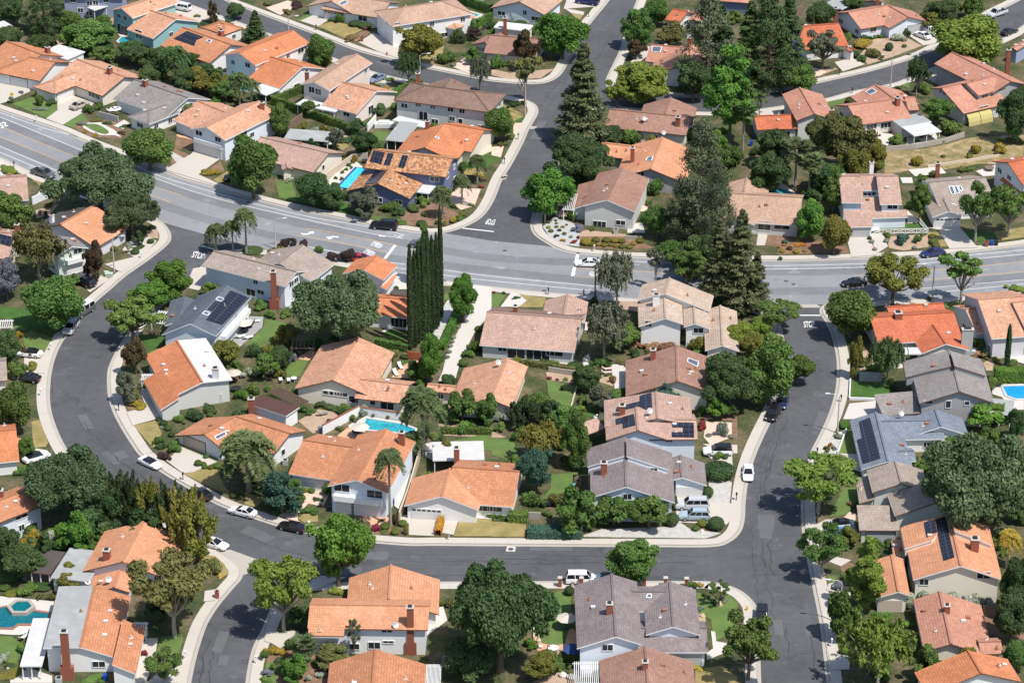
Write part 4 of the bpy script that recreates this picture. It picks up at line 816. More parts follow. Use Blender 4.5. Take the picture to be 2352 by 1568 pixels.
def table(t, p, rad, label, c='dark', h=.74):
    P = GT(t, p); root = empty('garden_table', P); tag(root, label, 'table'); mt = {'dark': DARKMETAL, 'white': WHITE, 'wood': WOOD}[c]; m = MB(); m.tube([P + Vector((0, 0, h - .05)), P + Vector((0, 0, h))], rad, 14); m.build('tabletop', mt, root)
    for k in range(4): a = k * 1.57 + .4; q = P + Vector((math.cos(a), math.sin(a), 0)) * rad * .7; m = MB(); m.bar(q, q + Vector((0, 0, h - .05)), .05, .05); m.build('leg', mt, root)
def chair(t, p, rz, label, c='dark', group='garden chairs'):
    P = GT(t, p); root = empty('garden_chair', P); tag(root, label, 'chair', group); mt = {'dark': DARKMETAL, 'white': WHITE, 'wood': WOOD}[c]; Rz = Matrix.Rotation(rz, 3, 'Z'); f = lambda x, y, z: P + Rz @ Vector((x, y, z)); m = MB(); m.box(f(0, 0, .43), (.5, .5, .06), rz); m.build('seat', mt, root); m = MB(); m.box(f(-.24, 0, .7), (.05, .5, .5), rz); m.build('backrest', mt, root)
    for x in (-.21, .21):
        for y in (-.21, .21): m = MB(); m.bar(f(x, y, 0), f(x, y, .4), .04, .04); m.build('leg', mt, root)
def bin_(t, p, c, label):
    P = GT(t, p); root = empty('wheelie_bin', P); tag(root, label, 'bin', 'wheeled refuse bins'); mt = mat('bin_' + c, {'blue': (.01, .06, .35), 'black': (.02, .022, .024), 'green': (.03, .08, .05), 'teal': (.06, .3, .3)}[c], .5, .03); m = MB(); a = [Vector((x * .26, y * .3, 0)) for x, y in ((-1, -1), (1, -1), (1, 1), (-1, 1))]; b = [Vector((v.x * 1.2, v.y * 1.2, .95)) for v in a]
    for i in range(4): j = (i + 1) % 4; m.face([P + a[i], P + a[j], P + b[j], P + b[i]])
    m.face([P + v for v in b]); m.build('body', mt, root); m = MB(); m.box(P + Vector((0, 0, .99)), (.68, .78, .08)); m.build('lid', mt, root)
    for s in (-1, 1): m = MB(); m.tube([P + Vector((s * .25, .33, .12)), P + Vector((s * .31, .33, .12))], .12, 8); m.build('wheel', RUBBER, root)
def acunit(t, p, label):
    P = GT(t, p); root = empty('air_conditioner', P); tag(root, label, 'air conditioner', 'air conditioners beside the houses'); m = MB(); m.box(P + Vector((0, 0, .45)), (.9, .9, .9)); m.build('casing', mat('ac_grey', (.42, .43, .42), .6, .06, 4), root); m = MB(); m.tube([P + Vector((0, 0, .9)), P + Vector((0, 0, .93))], .36, 12); m.build('fan_guard', DARKMETAL, root)
def hydrant(t, p, c, label):
    P = GT(t, p); root = empty('fire_hydrant', P); tag(root, label, 'fire hydrant'); mt = mat('hydrant_' + c, {'yellow': (.75, .45, .05), 'red': (.45, .04, .03)}[c], .5, .05); m = MB(); m.tube([P, P + Vector((0, 0, .7)), P + Vector((0, 0, .82))], [.14, .13, .06], 8); m.tube([P, P + Vector((0, 0, .06))], .2, 8); m.build('barrel', mt, root)
    for s in (-1, 1): m = MB(); m.tube([P + Vector((s * .1, 0, .5)), P + Vector((s * .25, 0, .5))], .07, 7); m.build('outlet', mt, root)
def sign(t, base, h, label, kind):
    P = GT(t, base); root = empty('road_sign', P); tag(root, label, 'sign'); m = MB(); m.tube([P, P + Vector((0, 0, h))], .04, 6); m.build('post', METAL, root); m = MB(); q = P + Vector((0, -.06, h - .1))
    if kind == 'diamond': m.tube([q, q + Vector((0, .04, 0))], .5, 4); m.build('panel', mat('sign_yellow', (.75, .38, .02), .5, .03), root)
    elif kind == 'octagon': m.tube([q, q + Vector((.0, .04, 0))], .42, 8); m.build('panel', METAL, root)
    else: m.box(q - Vector((0, 0, .3)), (.9, .05, .6)); m.build('panel', mat('sign_blue', (.08, .12, .32), .5, .03), root)
def simple(nm, t, p, fn, label, cat, mats):
    P = GT(t, p); m = MB(); fn(m, P); o = m.build(nm, mats); tag(o, label, cat); return o
# ---------------------------------------------------------------- road markings
line([(0,259),(100,294),(226,331),(338,393),(450,430),(564,462),(604,473),(720,500),(848,521),(929,540)])
line([(-20,264),(0,269),(154,332),(221,359),(336,402),(450,442),(564,473),(720,508),(840,534),(924,548)])
line([(1448,600),(1494,602),(1640,608),(1787,610),(1991,605),(2116,596),(2203,588),(2352,574)])
line([(1545,617),(1640,618),(1787,618),(1975,614),(2147,603),(2352,584)]); line([(1453,607),(1468,607.6)]); line([(1580,612),(1592,612.5)])
line([(-20,283),(0,290),(137,346),(240,387),(334,422),(418,449)], .13, True); line([(-20,307),(0,314),(146,374),(250,415),(352,450),(394,465)], .13, True)
line([(704,524),(780,537),(908,562)], .14, True); line([(686,540),(780,557),(898,580)], .14, True)
line([(1323,615),(1367,619),(1455,623),(1542,628),(1640,632)], .12, True); line([(1316,634),(1367,639),(1455,646),(1560,650)], .12, True)
line([(2123,621),(2251,611),(2352,600)], .14, True); line([(1965,632),(1985,630)], .14, True); line([(2131,642),(2291,629),(2352,623)], .14, True)
line([(-20,328),(0,336),(91,375),(140,397)]); line([(-20,341),(0,350),(79,383),(125,404)])
line([(711,567),(819,588),(893,602),(939,608),(1020,620),(1129,634.5),(1374,658)]); line([(910,615),(939,619),(1020,631.5),(1129,645),(1376,669)])
line([(2078,665),(2171,658),(2352,642)]); line([(2090,675),(2176,669),(2352,652)])
for a, b, wd in (((908,563),(884,594),.6), ((1328,580),(1315,634),.6), ((1062,524),(1134,532),.4), ((462,564),(500,575),.45), ((1832,724),(1888,724),.4)): line([a, a, ((a[0]+b[0])/2,(a[1]+b[1])/2), b, b][1:4], wd)
road_text('STOP', (439,591), (466,595.5), (446,577)); road_text('STOP', (1139,504.5), (1118,502.5), (1135,517)); road_text('STOP', (1846.5,752), (1871.5,751), (1845.5,738))
for (x, y) in ((852, 557), (835, 575)):                  # two word legends before the limit line, each across its lane
    road_text('KEEP', (x + 21, y + 13.5), (x + 29, y + 3.5), (x + 9, y + 10)); road_text('CLEAR', (x + 9, y + 9.5), (x + 18, y - .5), (x - 2, y + 6))
road_text('KEEP', (1355,624), (1353,634), (1366,625)); road_text('CLEAR', (1367,625), (1365,635), (1376,626))
road_text('25', (-6,286), (10,279), (4,296))
shape([(691.5,534.5),(698,536.5),(707,536),(712,533.5),(708,532),(720.5,531),(721,537.5),(715,536),(708,539),(697,539.5),(691.5,537)])
shape([(748,543),(754,549.5),(763,548.5),(759.5,547),(768,545),(778,546),(778,543.5),(766,542),(756,543.8),(753,545)])
shape([(869,541.5),(875,540),(875,541),(885,542.5),(884.5,544),(874,542.8),(873.5,543.8)])
line([(908,540),(912,543),(918,542),(926,540.5)], .2); line([(905,540),(914,544),(925,546)], .18)
for p, r_ in ((T_, .45) for T_ in ((1805.3,645.2), (1822.8,652.5), (1159.5,575.7), (570,464.5), (1250,667), (1177,413.5), (1020.5,645), (255,761))):
    m = MB(); P = G(p, .014)
    for k in range(14): a, b = k * math.pi / 7, (k + 1) * math.pi / 7; m.face([P, P + Vector((math.cos(a), math.sin(a), 0)) * .42, P + Vector((math.cos(b), math.sin(b), 0)) * .42])
    o = m.build('manhole_cover', mat('cast_iron', (.09, .085, .08), .7, .1, 4)); PLANTS.append((o, 'round iron manhole cover', 'manhole cover', r_))
m = MB(); flatpoly(m, [GT('42', p, 0) for p in ((150,258),(232,260),(226,308),(135,306))], .014); P = GT('42', (185,284), .022)
for k in range(14): a, b = k * math.pi / 7, (k + 1) * math.pi / 7; m.face([P, P + Vector((math.cos(a), math.sin(a), 0)) * .45, P + Vector((math.cos(b), math.sin(b), 0)) * .45], 1)
tag(m.build('manhole_cover', [CONC2, mat('cast_iron', (.09, .085, .08))]), 'large iron manhole cover in a square pale concrete pad', 'manhole cover')
m = MB(); flatpoly(m, [G(p, 0) for p in ((1792,699),(1876,699),(1886,706),(1880,706.5),(1794,706.5),(1782,708))], .016); flatpoly(m, [G(p, 0) for p in ((496,1262),(530,1262),(590,1284),(612,1298),(585,1310),(560,1320),(553,1305),(535,1285))], .016)
for q in (((1161,401),(1166,402),(1163,408),(1152,410),(1150,408)), ((1146,407),(1163,405),(1164,410),(1149,415)), ((1219,290),(1233,291),(1232,296),(1217,297)), ((1392,181),(1405,180),(1404,186),(1393,188))): flatpoly(m, [G(p, 0) for p in q], .017)
structure(m.build('concrete_gutter', KERB), 'concrete cross gutters and drain aprons at the street corners', 'gutter')
# ---------------------------------------------------------------- lawns, beds, drives
S = sheet
S('drive', '00', [(-60,770),(60,770),(280,850),(290,880),(60,980),(-40,1010)], [(550,960),(700,920),(910,985),(830,1060),(600,1200),(440,1140),(550,1060)], [(1765,40),(2060,150),(1990,180),(1840,240),(1640,130)])
S('lawn', '00', [(120,1000),(330,920),(550,985),(545,1060),(460,1140)], [(595,1195),(800,1085),(830,1150),(700,1225)]); S('turf', '00', [(815,1200),(930,1195),(1040,1260),(1000,1290),(880,1250)], sm=True)
S('pale', '00', [(780,1195),(850,1180),(960,1175),(1000,1200),(1100,1250),(1160,1320),(1100,1300),(970,1300),(870,1270),(800,1230)], [(1085,1210),(1190,1150),(1250,1190),(1180,1240)], [(1130,330),(1290,360),(1350,410),(1350,440),(1210,430)], [(2130,700),(2230,690),(2352,800),(2352,880),(2140,850)])
S('mulch', '00', [(700,1225),(830,1150),(1190,1150),(1160,1330),(870,1310)], [(1700,1280),(1850,1330),(1850,1440),(1660,1420)]); S('soil', '00', [(380,430),(560,390),(600,420),(480,470)], [(940,230),(1085,170),(1085,240)], [(0,50),(220,90),(200,130),(0,140)])
S('terra', '00', [(1690,1290),(1850,1325),(1840,1345),(1690,1310)]); S('gravel', '00', [(1640,1450),(1770,1520),(1700,1568),(1640,1500)])
S('darklawn', '00', [(2010,640),(2240,560),(2240,620),(2050,680)])
S('drive', '10', [(1580,255),(1830,105),(1870,60),(2110,150),(1900,300),(2200,440),(2120,420)], [(1000,1160),(1280,1090),(1170,1020),(1280,900),(1420,890),(1500,940),(1370,1080),(1170,1240)], [(690,1250),(800,1210),(1050,1300),(860,1430)], [(1770,1380),(1850,1200),(1980,1180),(1990,1340),(1900,1410)])
S('mulch', '10', [(1640,30),(1810,110),(1700,190),(1640,200)], [(2010,240),(2110,170),(2150,270),(2080,290)], [(1170,1010),(1290,940),(1440,960),(1330,1075),(1190,1060)]); S('soil', '10', [(1400,830),(1500,800),(1520,910),(1420,900)], [(340,640),(560,580),(480,680),(350,720)])
S('drylawn', '10', [(2040,350),(2190,260),(2150,370),(2090,380)], [(300,340),(470,400),(400,420)]); S('lawn', '10', [(940,1270),(1060,1200),(1080,1250),(1000,1290)])
S('pale', '10', [(400,420),(540,400),(540,490),(310,580)], [(0,170),(170,260),(110,310),(0,330)])
S('drive', '01', [(520,205),(690,130),(790,160),(790,200),(690,260)], [(1080,410),(1220,320),(1470,410),(1450,560),(1250,490)], [(1180,690),(1430,760),(1380,800),(1190,810)], [(420,590),(560,500),(600,560),(520,600)])
S('pink', '01', [(190,80),(400,10),(480,30),(420,110),(330,150)], [(1970,640),(2110,550),(2160,590),(2160,720)]); S('drylawn', '01', [(680,250),(850,205),(1130,285),(950,370)], [(1680,560),(1900,440),(1860,610),(1690,600)], [(830,1400),(940,1355),(990,1400),(930,1440)]); S('lawn', '01', [(480,200),(610,125),(660,140),(510,210)], [(1240,1255),(1370,1270),(1330,1355),(1210,1340)]); S('darklawn', '01', [(390,1000),(500,970),(560,1030),(480,1050)], [(960,1190),(1130,1160),(1170,1180),(1080,1240)])
S('soil', '01', [(620,1230),(850,1200),(980,1310),(820,1330)], [(1330,810),(1420,830),(1400,900),(1380,880)], [(1690,610),(1930,640),(1690,590)]); S('mulch', '01', [(940,370),(1130,300),(1210,310),(1060,400)], [(1420,130),(1540,100),(1560,60),(1480,150)])
S('pale', '01', [(500,1010),(920,1060),(1000,1180),(860,1170),(520,1060)], [(860,1130),(1080,1190),(1130,1160),(920,1120)], [(1250,1170),(1400,1170),(1400,1230),(1260,1230)], [(2080,90),(2300,150),(2280,200),(2080,160)], [(770,1350),(850,1360),(800,1400),(740,1390)]); S('deck', '01', [(560,1010),(850,1050),(850,1130),(560,1070)])
S('pink', '02', [(160,1290),(220,1180),(290,1180),(230,1300)], [(0,1410),(120,1400),(90,1510),(0,1490)]); S('darklawn', '02', [(0,1510),(95,1500),(50,1568),(0,1568)], [(180,1180),(320,1110),(280,1170)]); S('drylawn', '02', [(60,980),(180,1030),(320,1110),(230,1180),(150,1100)], [(760,130),(880,150),(830,200)]); S('soil', '02', [(0,660),(170,700),(600,660),(470,750),(170,760),(0,720)]); S('drive', '02', [(720,0),(1100,0),(1000,70),(690,90)], [(690,80),(890,120),(880,150),(760,130)], [(1480,440),(1580,470),(1440,640),(1330,600)])
S('drive', '03', [(930,600),(1100,560),(1220,620),(1010,690)], [(1620,330),(1700,230),(1930,350),(1900,420),(1780,440)], [(1800,760),(1930,660),(2000,720),(1900,800)], [(190,1080),(420,1030),(420,1110),(200,1130)]); S('soil', '03', [(1180,520),(1310,370),(1640,370),(1770,440),(1500,540),(1250,620)], [(590,760),(900,640),(960,660),(780,730)]); S('pink', '03', [(730,650),(860,690),(780,735),(700,720)], [(1480,1260),(1560,1290),(1480,1310)]); S('lawn', '03', [(850,980),(1060,935),(1020,990),(890,1020)], [(120,1110),(340,1075),(370,1105),(140,1130)], [(1560,820),(1640,790),(1650,850)])
S('pale', '03', [(1250,1260),(1490,1290),(1440,1400),(1230,1330)], [(1620,1300),(1900,1280),(1930,1360),(1620,1390)]); S('scrub', '03', [(1400,1460),(1700,1440),(2010,1380),(2170,1330),(2352,1300),(2352,1568),(1390,1568)]); S('soil', '03', [(2100,1400),(2240,1410),(2352,1568),(2180,1568)])
S('scrub', '13', [(1010,80),(1330,60),(1650,15),(1980,-60),(2352,-80),(2352,120),(2110,170),(1600,250),(1250,260),(1020,300)]); S('soil', '13', [(1740,30),(2000,60),(2110,110),(2110,200),(1850,190)], [(1480,100),(1700,60),(1740,110),(1560,160)])
S('drylawn', '13', [(2060,850),(2352,800),(2352,900),(2100,935)], [(1430,850),(1540,850),(1640,990),(1540,990),(1440,900)]); S('darklawn', '13', [(970,800),(1340,770),(1380,815),(970,830)], [(1770,850),(2060,850),(2110,930),(1870,940)]); S('mulch', '13', [(0,870),(250,920),(640,960),(680,1050),(0,1060)]); S('soil', '13', [(1050,960),(1080,890),(1430,870),(1440,990),(1200,1025),(1060,1000)], [(860,960),(940,970),(940,1040),(900,1040)])
S('drive', '13', [(650,890),(850,885),(950,1070),(700,1090)], [(880,880),(1000,870),(1050,990),(940,1060)], [(1430,810),(1740,810),(1910,1000),(1640,1010),(1530,830)]); S('pale', '13', [(1240,255),(1550,228),(1610,290),(1310,320)], [(1165,330),(1280,330),(1290,385),(1190,385)], [(890,790),(970,790),(970,840),(890,840)], [(1890,270),(2110,200),(2110,310),(1960,320)], [(1230,640),(1360,760),(1240,770)], [(0,400),(130,440),(130,500),(0,490)])
S('drive', 'z', [(1190,1270),(1390,1270),(1310,1568),(1150,1568)]); S('pink', 'z', [(1040,300),(1500,310),(1730,430),(1900,560),(1900,620),(1300,600),(1300,420)]); S('mulch', 'z', [(1330,1370),(1800,1310),(2100,1400),(2352,1568),(1310,1568)])
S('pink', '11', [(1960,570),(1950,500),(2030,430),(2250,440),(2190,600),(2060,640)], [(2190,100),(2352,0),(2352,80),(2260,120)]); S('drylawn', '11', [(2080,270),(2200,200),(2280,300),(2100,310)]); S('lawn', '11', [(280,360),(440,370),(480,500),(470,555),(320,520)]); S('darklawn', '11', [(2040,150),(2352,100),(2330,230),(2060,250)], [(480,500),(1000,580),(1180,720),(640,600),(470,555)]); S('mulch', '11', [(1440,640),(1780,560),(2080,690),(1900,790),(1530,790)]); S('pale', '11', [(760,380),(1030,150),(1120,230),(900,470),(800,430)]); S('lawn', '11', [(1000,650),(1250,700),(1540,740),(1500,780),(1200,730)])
S('pale', '11', [(1430,1240),(1560,1260),(1550,1400),(1380,1400)], [(1900,1330),(2352,1380),(2352,1568),(2180,1568),(2200,1400),(1940,1360)]); S('drylawn', '11', [(1440,1300),(1520,1300),(1500,1340),(1440,1330)])
S('bluegravel', '12', [(490,800),(600,700),(790,770),(850,890),(840,990),(700,970),(560,900)]); S('soil', '12', [(830,850),(900,830),(1290,870),(1280,900),(860,930)], [(1200,1510),(1400,1510),(1400,1568),(1200,1568)]); S('mulch', '12', [(850,890),(1290,890),(1560,1000),(1350,1015),(850,990)]); S('pink', '12', [(600,680),(680,630),(720,700),(640,710)], [(1360,600),(1500,560),(1490,650),(1380,660)])
S('pale', '12', [(1300,780),(1440,760),(1470,860),(1300,860)], [(85,1568),(190,1430),(250,1440),(340,1510),(260,1568)]); S('drylawn', '12', [(240,1440),(520,1480),(490,1568),(230,1568),(340,1520)]); S('lawn', '12', [(0,1440),(140,1450),(60,1568),(0,1568)])
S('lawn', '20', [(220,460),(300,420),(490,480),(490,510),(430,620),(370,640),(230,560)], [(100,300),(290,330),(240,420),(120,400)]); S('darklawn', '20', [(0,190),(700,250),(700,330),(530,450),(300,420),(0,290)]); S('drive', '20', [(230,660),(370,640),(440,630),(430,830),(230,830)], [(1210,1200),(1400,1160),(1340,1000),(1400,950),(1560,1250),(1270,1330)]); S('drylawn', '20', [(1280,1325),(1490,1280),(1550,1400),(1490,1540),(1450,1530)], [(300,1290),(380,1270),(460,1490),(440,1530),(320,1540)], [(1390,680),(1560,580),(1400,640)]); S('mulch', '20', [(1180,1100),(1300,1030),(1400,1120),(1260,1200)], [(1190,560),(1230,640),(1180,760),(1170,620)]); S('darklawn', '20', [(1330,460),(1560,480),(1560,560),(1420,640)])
S('deck', '21', [(-40,280),(170,290),(160,390),(-60,580),(-120,520)]); S('pale', '21', [(430,190),(490,170),(490,230),(400,220)]); S('lawn', '21', [(180,310),(330,330),(430,370),(330,430),(130,620),(0,560),(170,390)], [(350,800),(470,700),(600,700),(520,860),(360,870)]); S('darklawn', '21', [(1330,440),(1400,405),(1510,450),(1510,560),(1330,530)], [(1420,720),(1590,700),(1510,750)]); S('terra', '21', [(470,690),(640,600),(700,640),(600,710)], [(1500,760),(1600,700),(1690,720),(1620,880),(1390,870)], [(870,1430),(990,1340),(1160,1370),(1080,1476)]); S('pale', '21', [(1280,440),(1400,375),(1520,410),(1400,400),(1330,440)], [(980,1330),(1150,1240),(1480,1290),(1480,1330),(1160,1270),(1030,1390)])
S('soil', '21', [(500,1280),(700,1170),(890,1210),(870,1300),(700,1390),(640,1400)]); S('gravel', '21', [(1755,410),(1930,130),(1980,120),(1990,200),(1850,510)], [(1860,900),(1920,650),(2000,480),(2080,330),(2140,270),(2120,340),(1960,640),(1850,910)]); S('pale', '21', [(1845,905),(2200,30),(2352,30),(2352,260),(2200,420),(2060,700),(1990,940)]); S('lawn', '21', [(1900,80),(1960,60),(1950,120),(1900,130)], [(2110,230),(2170,200),(2150,270),(2110,280)]); S('soil', '21', [(1840,1310),(2352,1380),(2352,1440),(1880,1420)]); S('lawn', '21', [(1950,1480),(2352,1395),(2352,1568),(1900,1568)]); S('pale', '21', [(1720,1500),(1840,1480),(1840,1568),(1700,1568)])
S('pale', '22', [(0,680),(790,700),(860,760),(300,700)], [(870,690),(930,640),(960,780),(880,770)], [(880,310),(940,300),(920,420),(890,420)], [(1120,750),(1290,740),(1290,980),(1180,980),(1150,800)]); S('lawn', '22', [(530,890),(820,960),(740,1210),(600,1250),(540,1000)]); S('soil', '22', [(520,810),(800,830),(800,920),(540,890)], [(1000,820),(1180,860),(1160,950),(1000,900)], [(1410,140),(1400,240),(1200,200),(1240,150)]); S('mulch', '22', [(1950,1200),(2352,1160),(2352,1300),(2300,1280),(2050,1270)], [(2300,1290),(2352,1280),(2352,1460),(2300,1440)]); S('pink', '22', [(2050,1290),(2300,1300),(2300,1440),(2100,1520),(2030,1440)])
S('lawn', '22', [(0,1440),(200,1470),(230,1568),(0,1568)]); S('darklawn', '22', [(900,1240),(930,1140),(990,1150),(980,1250)]); S('soil', '22', [(0,1380),(140,1440),(0,1440)])
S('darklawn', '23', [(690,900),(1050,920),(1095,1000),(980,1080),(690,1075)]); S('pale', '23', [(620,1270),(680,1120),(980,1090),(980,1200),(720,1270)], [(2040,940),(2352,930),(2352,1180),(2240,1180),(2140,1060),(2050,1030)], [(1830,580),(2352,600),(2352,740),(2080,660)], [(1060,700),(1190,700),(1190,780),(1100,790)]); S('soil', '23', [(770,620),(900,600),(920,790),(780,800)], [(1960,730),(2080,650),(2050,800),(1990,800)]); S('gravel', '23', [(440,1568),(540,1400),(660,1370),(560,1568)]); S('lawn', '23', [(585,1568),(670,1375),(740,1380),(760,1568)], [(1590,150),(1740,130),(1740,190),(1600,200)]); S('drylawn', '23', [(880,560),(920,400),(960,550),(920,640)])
S('drylawn', '30', [(1750,610),(1850,530),(2080,570),(2140,720),(2200,800),(2050,760)], [(2000,1500),(1800,1390),(1900,1380),(2060,1400),(2150,1480),(2190,1568),(2100,1620)], [(230,1470),(330,1400),(340,1500),(260,1560)]); S('drive', '30', [(1590,490),(1740,360),(2080,500),(1850,600),(1750,610)], [(240,500),(330,370),(450,390),(450,470)]); S('soil', '30', [(300,1420),(350,1410),(260,1560),(0,1568),(40,1540)])
S('drylawn', '31', [(-20,880),(0,790),(170,860),(100,930),(0,910)], [(450,880),(610,760),(620,790),(540,880),(450,960)], [(500,1040),(560,990),(690,1010),(690,1070),(560,1080)], [(1990,1210),(2050,1030),(2352,1040),(2352,1210)]); S('pink', '31', [(430,960),(530,880),(560,800),(640,770),(730,780),(740,880),(700,920),(600,900),(500,1000),(500,1060),(580,1110),(310,1010)], [(680,740),(800,660),(850,700),(740,930)]); S('drive', '31', [(1470,1100),(1490,1010),(1860,1010),(1800,1210),(1560,1200),(1560,1090)], [(1880,1180),(1910,1040),(2040,1040),(1990,1200)]); S('terra', '31', [(1040,980),(1280,1010),(1390,1040),(1210,1180),(1190,1080)], [(1500,450),(1610,450),(1610,520),(1500,560)]); S('pale', '31', [(1420,920),(1490,560),(1560,560),(1600,650),(1470,960)], [(1690,440),(1790,340),(1850,330),(1790,490)], [(2050,1000),(2352,1020),(2352,1050),(2060,1030)]); S('mulch', '31', [(1180,1200),(1200,1080),(1400,1060),(1390,1180)])
S('lawn', '32', [(0,430),(0,265),(150,280),(220,320),(240,430),(180,490)], [(470,860),(560,760),(580,620),(830,600),(740,760),(610,840)]); S('drylawn', '32', [(0,1070),(220,1080),(330,1100),(320,1215),(0,1215)]); S('gravel', '32', [(880,1200),(1060,1140),(1700,1120),(1780,1060),(1900,1140),(2200,1180),(2050,1230),(880,1215)], [(2080,640),(2300,690),(2280,900),(2080,880)]); S('drive', '32', [(1750,840),(1990,830),(2080,880),(2300,900),(2352,990),(2250,1100),(1780,1080)], [(2030,420),(2300,400),(2310,600),(2100,470)], [(2020,330),(2352,340),(2352,420),(2200,420)]); S('mulch', '32', [(1900,1140),(1960,1120),(2080,1150),(2120,1190),(1960,1200)], sm=True)
S('lawn', '33', [(570,415),(660,190),(740,200),(780,420)], [(490,1030),(620,750),(740,740),(760,870),(660,1000)]); S('drive', '33', [(460,440),(600,420),(790,430),(790,600),(500,500)], [(260,1150),(460,1050),(720,1060),(760,1180),(500,1200)], [(470,1450),(560,1410),(700,1440),(600,1500)]); S('gravel', '33', [(430,420),(640,180),(650,190),(570,420)]); S('pink', '33', [(620,1040),(680,980),(740,990),(740,1060)])
S('pale', '40', [(0,740),(520,790),(480,940),(300,1110),(120,1110),(-20,1100),(-20,740)], [(60,1400),(200,1400),(500,1500),(500,1568),(100,1568)]); S('lawn', '40', [(-20,1120),(110,1120),(230,1210),(150,1400),(-20,1330)], [(1500,1280),(1540,1140),(1740,1090),(1750,1170),(1700,1310)]); S('drive', '40', [(1290,1568),(1390,1140),(1510,1140),(1490,1290),(1400,1568)], [(1960,690),(2080,670),(2060,780),(1950,790)], [(1680,1330),(1720,1310),(1800,1320),(1700,1568),(1400,1568)]); S('soil', '40', [(100,520),(330,380),(320,500),(260,600)], [(260,600),(330,500),(520,560),(520,660)])
S('drive', '41', [(180,1080),(500,1070),(520,1110),(400,1200),(370,1260),(250,1190),(180,1170)], [(560,640),(680,540),(960,560),(800,620),(620,700)]); S('drylawn', '41', [(400,980),(570,890),(560,950),(400,1000)], [(300,1050),(370,1045),(380,1080),(300,1080)]); S('lawn', '41', [(160,1568),(200,1360),(300,1400),(290,1568)]); S('pale', '41', [(1780,850),(1890,840),(1930,970),(1720,1130),(1750,930)]); S('mulch', '41', [(200,1360),(250,1200),(520,1130),(780,1340),(780,1568),(300,1568)])
S('lawn', '42', [(430,1130),(440,900),(640,680),(760,740),(760,1040),(720,1130),(680,1200),(600,1210),(480,1180)], [(1960,700),(2040,720),(2160,780),(2270,720),(2352,800),(2352,1060),(2130,1170),(2100,960),(1980,900)]); S('terra', '42', [(400,1130),(430,1120),(480,1185),(600,1215),(700,1190),(740,1060),(780,1040),(900,1200),(920,1300),(650,1300),(440,1260)]); S('soil', '42', [(1980,800),(2040,830),(2050,980),(1980,980)], [(380,1568),(600,1450),(790,1500),(790,1568)]); S('pale', '42', [(2100,1070),(2140,1080),(2150,1170),(2300,1200),(2290,1260),(2060,1350),(2060,1280),(2120,1240)]); S('drylawn', '42', [(1950,1440),(2200,1400),(2352,1500),(2352,1568),(1950,1568)])
S('lawn', '43', [(470,550),(560,540),(560,600),(480,610)]); S('drive', '43', [(480,620),(560,600),(830,650),(800,760),(460,680)], [(480,1300),(610,1290),(690,1320),(680,1440),(520,1440)]); S('darklawn', '43', [(870,890),(1100,890),(1100,960),(870,960)]); S('mulch', '43', [(1960,920),(2352,880),(2352,1150),(2010,1100)], [(590,470),(640,380),(820,500),(700,600)])
finish_sheets()
rs = random.Random(3); tar = MB(); pat = MB()
for pts, wd, n in (([(230,690),(165,790),(160,880),(190,970),(260,1050),(360,1120),(470,1170),(560,1210),(690,1260),(850,1290)], 4, 9), ([(700,1290),(1000,1292),(1300,1292),(1640,1292)], 4.5, 10), ([(1860,760),(1865,850),(1840,950),(1800,1050),(1780,1150),(1775,1250),(1790,1350),(1810,1450),(1825,1560)], 4, 10), ([(1160,480),(1200,400),(1250,290),(1310,200),(1390,80)], 3.5, 6), ([(470,0),(640,70),(850,150),(1050,200)], 3.5, 4), ([(545,1420),(515,1500),(505,1570)], 3, 3), ([(1550,238),(1750,233),(1900,207),(2050,165)], 3, 4)):
    C_ = smooth([G(p, 0) for p in pts], 10)
    for i in range(n):
        a = rs.randrange(len(C_) - 8); L = rs.randint(6, 26); o_ = rs.uniform(-wd, wd); seg = C_[a:a + L]; P_ = offs(seg, o_); P_ = [p + Vector((rs.uniform(-.35, .35), rs.uniform(-.35, .35), 0)) for p in P_]
        if len(P_) > 3: ribbon(tar, P_, rs.uniform(.05, .11), .004)
        if i % 3 == 0: q = rs.choice(C_); ribbon(tar, [q + Vector((x, math.sin(x * 1.7 + i) * .5 + x * rs.uniform(-.2, .2), 0)) for x in (-4.5, -3, -1.5, 0, 1.5, 3, 4.5)], .06, .0045)
        if i % 2 == 0:
            q = offs(C_, rs.uniform(-wd, wd))[a]; d = (C_[a + 1] - C_[a]).normalized(); nn = Vector((-d.y, d.x, 0)); u, v = rs.uniform(1, 3.5), rs.uniform(.6, 1.3); flatpoly(pat, [q + d * u + nn * v, q - d * u + nn * v * 1.1, q - d * u - nn * v, q + d * u * .9 - nn * v], .0022 + .00025 * len(pat.f) / 2)
structure(tar.build('sealed_crack_road', mat('tar', (.03, .03, .032), .7, .1, 2)), 'dark sealed crack lines wandering along the side streets', 'road'); structure(pat.build('patched_road', asphalt('patched_asphalt', (.115, .117, .122), .2, 0)), 'lighter repaired asphalt patches on the side streets', 'road')
structure(MARK.build('road_marking', PAINT), 'white painted lane lines, limit lines, arrows and words on the roads', 'road marking'); structure(YMARK.build('yellow_road_marking', YPAINT), 'yellow painted centre turn lane lines on the main road', 'road marking')
